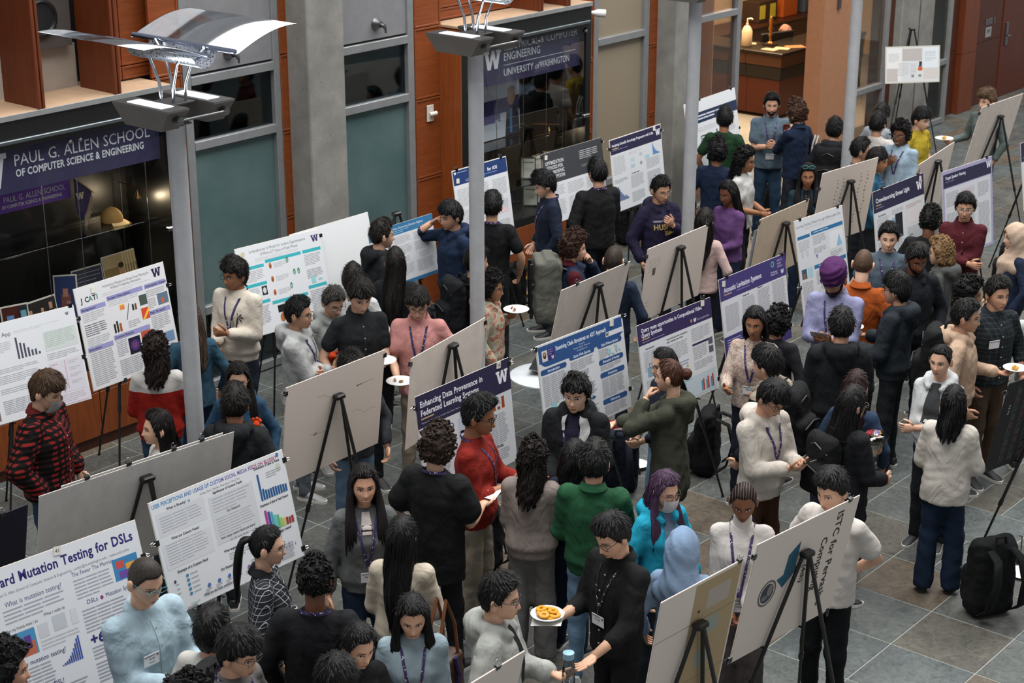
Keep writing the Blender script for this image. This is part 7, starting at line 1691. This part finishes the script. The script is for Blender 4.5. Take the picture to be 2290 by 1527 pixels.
PP(81, 1112, 1275, 1.74, 76, 'man with glasses in pale grey hooded jacket holding a bottle', hair='short', hcol='#101011', skin_='a', tcol='#9a9c98', hood=True, top='jacket', glasses='#3a3a3e', la='holdin', ra='relax', bulk=.034, bot='#22252b', extra=inner('#17181b', .03, .03, 1.10))
PP(82, 310, 1238, 1.80, 34, 'man in pale blue shirt with teal glasses and name badge', pitch=24, hair='crop', hcol='#3d3733', skin_='a', tcol='#94a9b4', top='shirt', collar='#94a9b4', glasses='#2a8a96', badge='Ardi\nMadadi', ra='holdin', la='gest', bot=D1, bulk=.028, build=1.06)
PP(83, 516, 1390, 1.74, 55, 'student in grey T-shirt with glasses and a backpack, bottom left', pitch=18, hair='fringe', hcol='#0f0e0f', skin_='a', tcol='#5f5d5c', sleeve='short', lan=PURL, badge=False, glasses='#6a6460')
PP(84, 468, 1357, 1.6, 150, 'black haired person behind the student in grey T-shirt', hair='fringe', hcol='#0c0c0d', tcol='#b5b3ae', bot='#22252b')
PP(85, 792, 1382, 1.62, 30, 'girl with long black hair holding something near her mouth', pitch=20, sex='f', hair='long', hcol='#0f0e10', hlen=.34, skin_='a', tcol='#17171a', la='chest', ra='relax')
PP(86, 735, 1453, 1.66, 50, 'black haired person at the bottom edge left of the girl', pitch=20, hair='fringe', hcol='#0d0c0d', tcol='#1c1d20')
PP(87, 404, 1508, 1.70, 90, 'top of a curly black haired head at the bottom edge', hair='curly', hcol='#121011', tcol='#1c1d20')
PP(88, 0, 1432, 1.70, 85, 'person with short black hair at the lower left corner', hair='curly', hcol='#101011', skin_='b', tcol='#3a3550')
# ---------------------------------------------------------------- things held, worn and set down
def hw(n, side, off=(0, 0, 0)):
    r = SPEC[n]; l = r['arms'][side][4]; c, s_ = math.cos(r['rz']), math.sin(r['rz'])
    lo = np.array(l)+np.array(off); return np.array([r['P'][0]+c*lo[0]-s_*lo[1], r['P'][1]+s_*lo[0]+c*lo[1], lo[2]])
def lw(n, lo):
    r = SPEC[n]; c, s_ = math.cos(r['rz']), math.sin(r['rz']); lo = np.array(lo)*np.array([1, 1, r['s']]); return np.array([r['P'][0]+c*lo[0]-s_*lo[1], r['P'][1]+s_*lo[0]+c*lo[1], lo[2]])
PLT = plain('#d8d8d6', .5)
def plate(loc, lab, food=None, tilt=(0, 0), r=.11):
    t = empty('paper_plate', loc, 0, lab, 'plate'); t.rotation_euler = (tilt[0], tilt[1], 0); k = r/.11
    MB().rev([(.001, .0), (.068*k, .0), (.085*k, .012), (.108*k, .018), (.112*k, .016), (.086*k, .008), (.07*k, -.004), (.001, -.004)], 26).obj('plate', PLT, t, smooth='auto')
    R = random.Random(int(loc[0]*100))
    if food == 'orange':
        for q in range(9):
            a = q*.7; c = (.035*math.cos(a)*R.random()*1.6, .035*math.sin(a)*R.random()*1.6, .010+.008*(q % 3))
            m = MB(); m.rev([(.030, 0), (.034, .004), (.030, .010), (.012, .010), (.010, 0)], 14, c); m.obj('fruit_slice', plain('#c98a1c', .4), t, smooth='auto').rotation_euler = (R.uniform(-.15, .15), R.uniform(-.15, .15), 0)
    elif food == 'cookie': MB().rev([(.001, .022), (.045, .018), (.052, .010), (.045, .002), (.001, .002)], 20, (.01, 0, 0)).obj('cookie', plain('#241813', .6), t, smooth='auto')
    elif food == 'yellow':
        for q in range(4): MB().box((-.03+.018*(q % 2), -.025+.02*(q//2), .002), (-.008+.018*(q % 2), -.003+.02*(q//2), .022+.004*q), .003).obj('food_piece', plain('#b98a20', .5), t)
    elif food == 'crumb': MB().box((-.01, -.02, .002), (.025, .01, .016), .006).obj('food_piece', plain('#7a5632', .6), t)
    return t
plate(hw(11, 'L', (0, .04, .03)), 'white plate held by the student in black polo')
plate(hw(15, 'R', (0, .04, .03)), 'white plate with a small snack held by the pink polo student', 'crumb')
plate(hw(19, 'L', (0, .03, .03)), 'white plate held by the student in tie dye hoodie')
plate(hw(37, 'L', (0, .05, .03)), 'plate of yellow food held by the student in pale blue shirt', 'yellow')
plate(hw(40, 'R', (0, .05, .03)), 'white plate with food held by the blond student at upper right', 'yellow')
plate(hw(47, 'R', (0, .05, .03)), 'plate with a dark cookie held by the student in dark blue hoodie', 'cookie')
plate(hw(53, 'L', (0, .05, .03)), 'small plate of yellow food held by the student with beige hood', 'yellow', r=.095)
plate(hw(75, 'R', (0, .05, .035)), 'plate of orange slices held by the man in black shirt', 'orange', r=.095)
plate(hw(80, 'R', (0, .05, .03)), 'white plate held by the woman in pale blue sweater', None)
plate(at(2288, 1285, 0)+np.array([0, 0, .005]), 'plate with leftovers on the floor at the right edge', 'crumb')
plate(at(1424, 1040, .02), 'white plate set on the floor behind the navy backpack', None, r=.10)
# napkin under the fruit plate
nk = newobj('napkin', npmesh('napkin', [(-.09, -.09, 0), (.09, -.085, -.004), (.085, .09, 0), (-.085, .085, -.02), (0, 0, .006)], [[0, 1, 4], [1, 2, 4], [2, 3, 4], [3, 0, 4]], cloth('#cfcdca', .1), False), None, hw(75, 'R', (0, .045, .024)), .5)
tag(nk, 'white napkin under the plate of orange slices', 'napkin')
def phone(loc, rz, lab, col='#17181b', tilt=.5):
    t = empty('phone', loc, rz, lab, 'phone'); t.rotation_euler = (tilt, 0, rz)
    MB().box((-.036, -.075, -.004), (.036, .075, .004), .004).obj('case', plain(col, .4), t); MB().box((-.033, -.071, .004), (.033, .071, .0046)).obj('screen', plain('#0b0c0e', .1), t)
phone(hw(60, 'R', (-.03, .03, .02)), SPEC[60]['rz'], 'dark phone held by the student in off white hoodie')
phone(hw(15, 'L', (.0, .03, -.03)), SPEC[15]['rz'], 'pale green phone in the left hand of the pink polo student', '#8a9a94', 1.2)
def sheet(loc, rz, tilt, w_, h, lab, name='paper_sheet', n=1, cat='paper'):
    t = empty(name, loc, rz, lab, cat); t.rotation_euler = (tilt, 0, rz)
    for k in range(n): MB().box((-w_/2+.002*k, -h/2, .0015*k), (w_/2+.002*k, h/2, .0015*k+.001)).obj('sheet', plain('#c4c5c6', .6), t)
sheet(hw(71, 'R', (0, .05, .02)), SPEC[71]['rz'], .3, .15, .11, 'folded white paper in the hand of the curly man in black')
sheet(hw(82, 'R', (-.0, .04, .02)), SPEC[82]['rz']+.5, .35, .22, .30, 'stack of printed papers held by the man in pale blue shirt', 'paper_stack', 5)
sheet(hw(46, 'L', (.02, .03, .03)), SPEC[46]['rz'], .8, .14, .09, 'white card held by the man in purple turban', 'name_card')
# red cup
rc = empty('paper_cup', hw(31, 'L', (0, .03, .0)), 0, 'red paper cup held by the man with reddish curls', 'cup'); rc.rotation_euler = (.15, -.2, 0)
MB().rev([(.030, -.05), (.043, .06), (.045, .062), (.041, .060), (.029, -.046)], 20).obj('cup', plain('#6e1a16', .5), rc, smooth='auto'); MB().rev([(.040, .045), (.001, .045), (.001, .044)], 20).obj('drink', plain('#2a1a12', .2), rc)
# water bottle of the grey jacket
wb_ = empty('water_bottle', hw(81, 'L', (0, .02, -.10)), 0, 'clear water bottle held by the man in pale grey jacket', 'bottle')
MB().rev([(.033, 0), (.036, .01), (.036, .15), (.030, .18), (.028, .20)], 18).obj('bottle', glass((.72, .80, .86), .02, .1, .6), wb_, smooth='auto'); MB().rev([(.030, .20), (.031, .235), (.001, .24)], 18).obj('lid', plain('#7fa6bd', .4), wb_, smooth='auto')
# orange pom-pom toys
for (n, lo, lab) in ((9, at(740, 795, 1.06), 'orange pom-pom toy held by the grey haired man'), (5, at(572, 948, 1.36), 'orange pom-pom on the shoulder of the dark hooded jacket')):
    t = empty('pompom_toy', lo, 0, lab, 'toy'); k = 1 if n == 9 else .6
    for q, (x, y, z, r) in enumerate(((0, 0, 0, .045), (.06, 0, .02, .028), (-.06, 0, .015, .028), (.03, .01, .055, .022), (-.02, .02, .06, .020), (.0, .02, -.045, .024), (.05, 0, -.03, .02), (-.05, 0, -.03, .02))):
        MB().rev([(r*k*math.sin(a)*(1+.08*math.sin(5*a)), -r*k*math.cos(a)) for a in np.linspace(.05, 3.09, 8)], 12, (x*k, y*k, z*k)).obj('pompom', cloth('#c2411a', .4), t, smooth=True)
# bouquet
bq = empty('bouquet', lw(62, (-.17, .33, 1.02)), SPEC[62]['rz'], 'bouquet of red, yellow and white flowers in clear wrap', 'bouquet')
MB().rev([(.022, -.18), (.03, -.05), (.10, .14), (.125, .19), (.122, .19), (.027, -.05), (.018, -.18)], 18).obj('wrap', glass((.75, .78, .72), .15, .1, .4), bq, smooth=True)
R = random.Random(4)
for q in range(13):
    a = R.random()*6.28; rr = R.random()**.5*.085; c = ('#d8d6d2', '#8f1a20', '#c2952a', '#d8d6d2', '#7a6a98')[q % 5]; z = .165+R.random()*.035
    m = MB()
    for p_ in range(7): b = p_*.9; m.add([(0, 0, 0), (.026*math.cos(b-.35), .026*math.sin(b-.35), .010), (.032*math.cos(b), .032*math.sin(b), .006), (.026*math.cos(b+.35), .026*math.sin(b+.35), .010)], [[0, 1, 2, 3]])
    m.rev([(.010, 0), (.012, .008), (.001, .012)], 8)
    o = m.obj('flower', plain(c, .7), bq, (rr*math.cos(a), rr*math.sin(a), z)); o.rotation_euler = (R.uniform(-.5, .5), R.uniform(-.5, .5), 0)
    MB().tube([(rr*math.cos(a), rr*math.sin(a), z), (0, 0, -.2)], .003, 4).obj('stem', plain('#33482a', .6), bq)
# backpacks
PK = {}
def backpack(loc, rz, lab, col='#121315', k=1., lean=0., roll=False):
    t = empty('backpack', loc, rz, lab, 'backpack'); t.rotation_euler = (lean, 0, rz); t.scale = (k, k, k)
    key = (col, roll)
    if key not in PK:
        S = Sdf((-.20, -.22, -.02), (.20, .12, .56), .016)
        S.rbox((0, -.02, .23), (.150, .085, .225), .06); S.rbox((0, -.115, .17), (.125, .045, .13), .04, .015); S.cap((-.09, -.02, .45), (.09, -.02, .45), .07, k=.04)
        if roll: S.rbox((0, -.035, .27), (.165, .11, .27), .03); S.rbox((0, -.02, .53), (.15, .05, .035), .02, .01)
        b = S.mesh('pack_body', cloth(col, .5), .006, 9)
        st = []
        for sg in (-1, 1):
            m = MB(); P_ = [(sg*.075, .06, .47), (sg*.085, .15, .44), (sg*.10, .19, .30), (sg*.115, .15, .12), (sg*.12, .07, .05)]
            V = []
            for x, y, z in P_: V += [(x-.028, y, z), (x+.028, y, z), (x+.028, y+.012, z), (x-.028, y+.012, z)]
            F = [[i*4+j, i*4+(j+1) % 4, (i+1)*4+(j+1) % 4, (i+1)*4+j] for i in range(4) for j in range(4)]; m.add(V, F); st.append(m.mesh('strap', cloth(col, .3), True))
        z = MB(); z.tube([(-.12, -.165, .26), (0, -.172, .29), (.12, -.165, .26)], .005, 5); z.tube([(-.13, -.09, .40), (0, -.11, .46), (.13, -.09, .40)], .005, 5)
        h = MB(); h.tube([(-.04, .05, .50), (-.03, .05, .545), (.03, .05, .545), (.04, .05, .50)], .010, 6)
        PK[key] = (b, st, z.mesh('zip', plain('#3a3b3e', .4)), h.mesh('handle', cloth(col)))
    b, st, z, h = PK[key]; newobj('pack_body', b, t); newobj('zip', z, t); newobj('handle', h, t)
    for m in st: newobj('strap', m, t)
    if roll:
        for x in (-.07, .07): MB().box((x-.012, -.185, .03), (x+.012, -.158, .50), .003).obj('buckle_strap', BLK, t)
        MB().box((-.15, -.178, .33), (.15, -.155, .352), .003).obj('cross_strap', BLK, t)
    return t
def worn(n, lab, col='#121315', k=1., side=0., roll=False):
    r = SPEC[n]; p = lw(n, (side, -.185, .92)); return backpack(p, r['rz'], lab, col, k, 0, roll)
worn(18, 'black backpack worn by the person behind the second lamp post', '#16181c')
worn(22, 'grey roll top backpack worn by the curly haired student', '#5f6059', 1.08, 0, True)
worn(33, 'black backpack worn by the person standing before the orange door jamb')
worn(53, 'black backpack worn by the student with beige hood', '#131416', 1.08)
worn(59, 'black backpack worn by the student in black coat', '#121315', 1.05)
worn(83, 'black backpack worn by the student in grey T-shirt', '#17181a')
worn(62, 'black backpack worn by the woman with the bouquet', '#131416', .9)
worn(44, 'black backpack worn by the woman in beige headscarf', '#131416', .9)
worn(38, 'dark backpack worn by the student in yellow T-shirt', '#1a1b1e', .9)
backpack(at(2210, 1372, 0), math.radians(150), 'large black backpack standing on the floor at lower right', '#101113', 1.15)
backpack(at(1585, 1055, 0), math.radians(200), 'black backpack on the floor behind the olive jacket', '#111214', 1.1)
backpack(at(1385, 1095, 0), math.radians(120), 'navy backpack on the floor between green sweater and olive jacket', '#151a26', 1.0)
backpack(at(1150, 690, 0), math.radians(170), 'black backpack on the floor beneath the tall navy header poster', '#131416', 1.0)
backpack(at(1408, 545, 0), math.radians(160), 'black backpack on the floor beside the purple header poster', '#131416', 1.0)
backpack(at(2250, 640, 0), math.radians(200), 'black backpack on the floor behind the beige headscarf', '#131416', 1.0)
backpack(at(1085, 1275, 0), math.radians(170), 'grey black backpack on the floor beside the khaki trousers', '#1b1c1e', 1.0)
backpack(at(1710, 480, 0), math.radians(140), 'black backpack on the floor beside the bearded man', '#131416', .8)
backpack(at(985, 790, 0), math.radians(150), 'dark blue backpack on the floor behind the pink polo', '#171b24', 1.0)
# brown tote on the cream cardigan
tb = empty('tote_bag', lw(77, (.26, -.10, .52)), SPEC[77]['rz']+1.3, 'brown leather tote bag hanging on the woman in cream cardigan', 'bag')
S = Sdf((-.20, -.12, -.02), (.20, .12, .34), .014); S.rbox((0, 0, .15), (.16, .065, .15), .03); newobj('bag_body', S.mesh('bag_body', plain('#3a2416', .45), .006, 2), tb)
for y in (-.05, .05): MB().tube([(-.10, y, .28), (-.08, y*.8, .50), (0, y*.6, .68), (.08, y*.8, .50), (.10, y, .28)], .011, 6).obj('handle', plain('#6b3f22', .5), tb)
MB().tube([(.03, -.07, .30), (.05, -.085, .18), (.02, -.085, .05)], .014, 6).obj('ribbon', cloth(PURL), tb)
# canvas tote of the navy shirt
ct = empty('canvas_tote', lw(31, (.06, -.25, .80)), SPEC[31]['rz']+.1, 'white canvas tote on the shoulder of the man in navy shirt', 'bag')
S = Sdf((-.19, -.08, -.02), (.19, .08, .34), .014); S.rbox((0, 0, .15), (.15, .03, .16), .025); newobj('bag_body', S.mesh('bag_body', cloth('#b5b0a8', .4), .008, 4), ct)
for y in (-.02, .02): MB().tube([(-.08, y, .30), (-.05, y, .48), (0, y, .58), (.05, y, .48), (.08, y, .30)], .010, 6).obj('handle', cloth('#b5b0a8'), ct)
rs_ = newobj('red_sneaker', shoe_mesh('#9a2630', '#cfc8c0'), None, at(1375, 962, 0), HEAD-2.6); tag(rs_, 'red canvas sneaker showing beneath the royal blue clade poster', 'shoe')
# iced coffee on the floor
ic = empty('iced_coffee', at(2281, 1258, 0), 0, 'clear cup of iced coffee with a straw on the floor, right edge', 'cup')
MB().rev([(.032, 0), (.046, .12), (.047, .122), (.044, .122), (.030, .004)], 20).obj('cup', glass((.85, .86, .86), .02, .1, .6), ic, smooth='auto'); MB().rev([(.030, .004), (.036, .05), (.001, .05)], 20).obj('coffee', plain('#7a4a26', .3), ic, smooth='auto'); MB().tube([(.0, 0, .02), (.012, .01, .21), (-.02, .02, .225)], .004, 6).obj('straw', BLK, ic)
# round table with a laptop behind the royal blue poster
tp = at(1222, 838, .74)
rt = empty('round_table', (tp[0], tp[1], 0), 0, 'round white table behind the royal blue clade poster', 'table')
MB().rev([(.001, .715), (.30, .715), (.315, .725), (.315, .738), (.305, .742), (.001, .742)], 40).obj('tabletop', plain('#c2c8ce', .35), rt, smooth='auto')
MB().rev([(.03, .02), (.03, .715)], 16).obj('column', metal('#77797c', .35), rt, smooth='auto'); MB().rev([(.22, 0), (.22, .012), (.04, .03)], 28).obj('base', plain('#26272a', .4), rt, smooth='auto')
lp = empty('laptop', (tp[0]+.17, tp[1]-.10, .742), math.radians(28), 'black laptop lying open on the round white table', 'laptop')
MB().box((-.16, -.11, 0), (.16, .11, .016), .004).obj('base', plain('#1d1f22', .4), lp); MB().box((-.14, -.02, .016), (.14, .09, .018)).obj('keyboard', plain('#0f1012', .5), lp)
sc = MB().box((-.16, 0, 0), (.16, .008, .21), .003).obj('screen', plain('#24262a', .3), lp, (0, .105, .016)); sc.rotation_euler = (-1.35, 0, 0)
# skateboard against the wood cabinets
kb = empty('skateboard', at(1215, 655, 0)+np.array([0, 0, .10]), math.radians(-30), 'black skateboard with yellow wheels leaning by the wood cabinets', 'skateboard'); kb.rotation_euler = (1.1, 0, math.radians(-30))
MB().prism([(-.38, -.06), (-.30, -.10), (.30, -.10), (.38, -.06), (.40, 0), (.38, .06), (.30, .10), (-.30, .10), (-.38, .06), (-.40, 0)], 0, .012, 'xy').obj('deck', plain('#1a1718', .6), kb)
for x in (-.22, .22):
    tk = MB().box((x-.015, -.07, .012), (x+.015, .07, .045), .005).obj('truck', metal('#b5b5b5', .35), kb)
    for y in (-.085, .085): MB().rev([(.012, -.018), (.026, -.016), (.028, 0), (.026, .016), (.012, .018)], 16, (x, y, .04), np.array([[1, 0, 0], [0, 0, 1], [0, -1, 0]])).obj('wheel', plain('#b5954a', .5), tk, smooth='auto')
# beige cushion box beneath the blue banded poster
bb = empty('canvas_bag', at(955, 655, .45), math.radians(-20), 'beige canvas bag beneath the small blue banded poster', 'bag')
S = Sdf((-.22, -.12, -.02), (.22, .12, .36), .016); S.rbox((0, 0, .16), (.17, .07, .15), .05); newobj('bag_body', S.mesh('bag_body', cloth('#9a907e', .4), .006, 3), bb); MB().tube([(-.08, 0, .30), (0, 0, .40), (.08, 0, .30)], .008, 6).obj('handle', cloth('#8a806e'), bb)
bb.location.z = 0
# woman at the desk, seated on an office chair
r_ = person('woman in mauve headscarf seated behind the reception desk', 1757, 54, 1.60, -35, sex='f', hijab='#8d6a5e', skin_='a', tcol='#1f5a58', la='front', ra='front', pitch=10, sink=.40)
oc = empty('office_chair', (r_['P'][0], r_['P'][1], 0), .3, 'black office chair behind the reception desk', 'chair')
MB().box((-.24, -.22, .36), (.24, .24, .43), .03).obj('seat', BLK, oc); MB().rev([(.03, .05), (.03, .37)], 12).obj('column', BLK, oc)
MB().box((-.22, -.30, .5), (.22, -.25, .92), .03).obj('backrest', BLK, oc)
for q in range(5): MB().tube([(0, 0, .07), (.26*math.cos(q*1.257), .26*math.sin(q*1.257), .04)], .018, 6).obj('leg', BLK, oc)
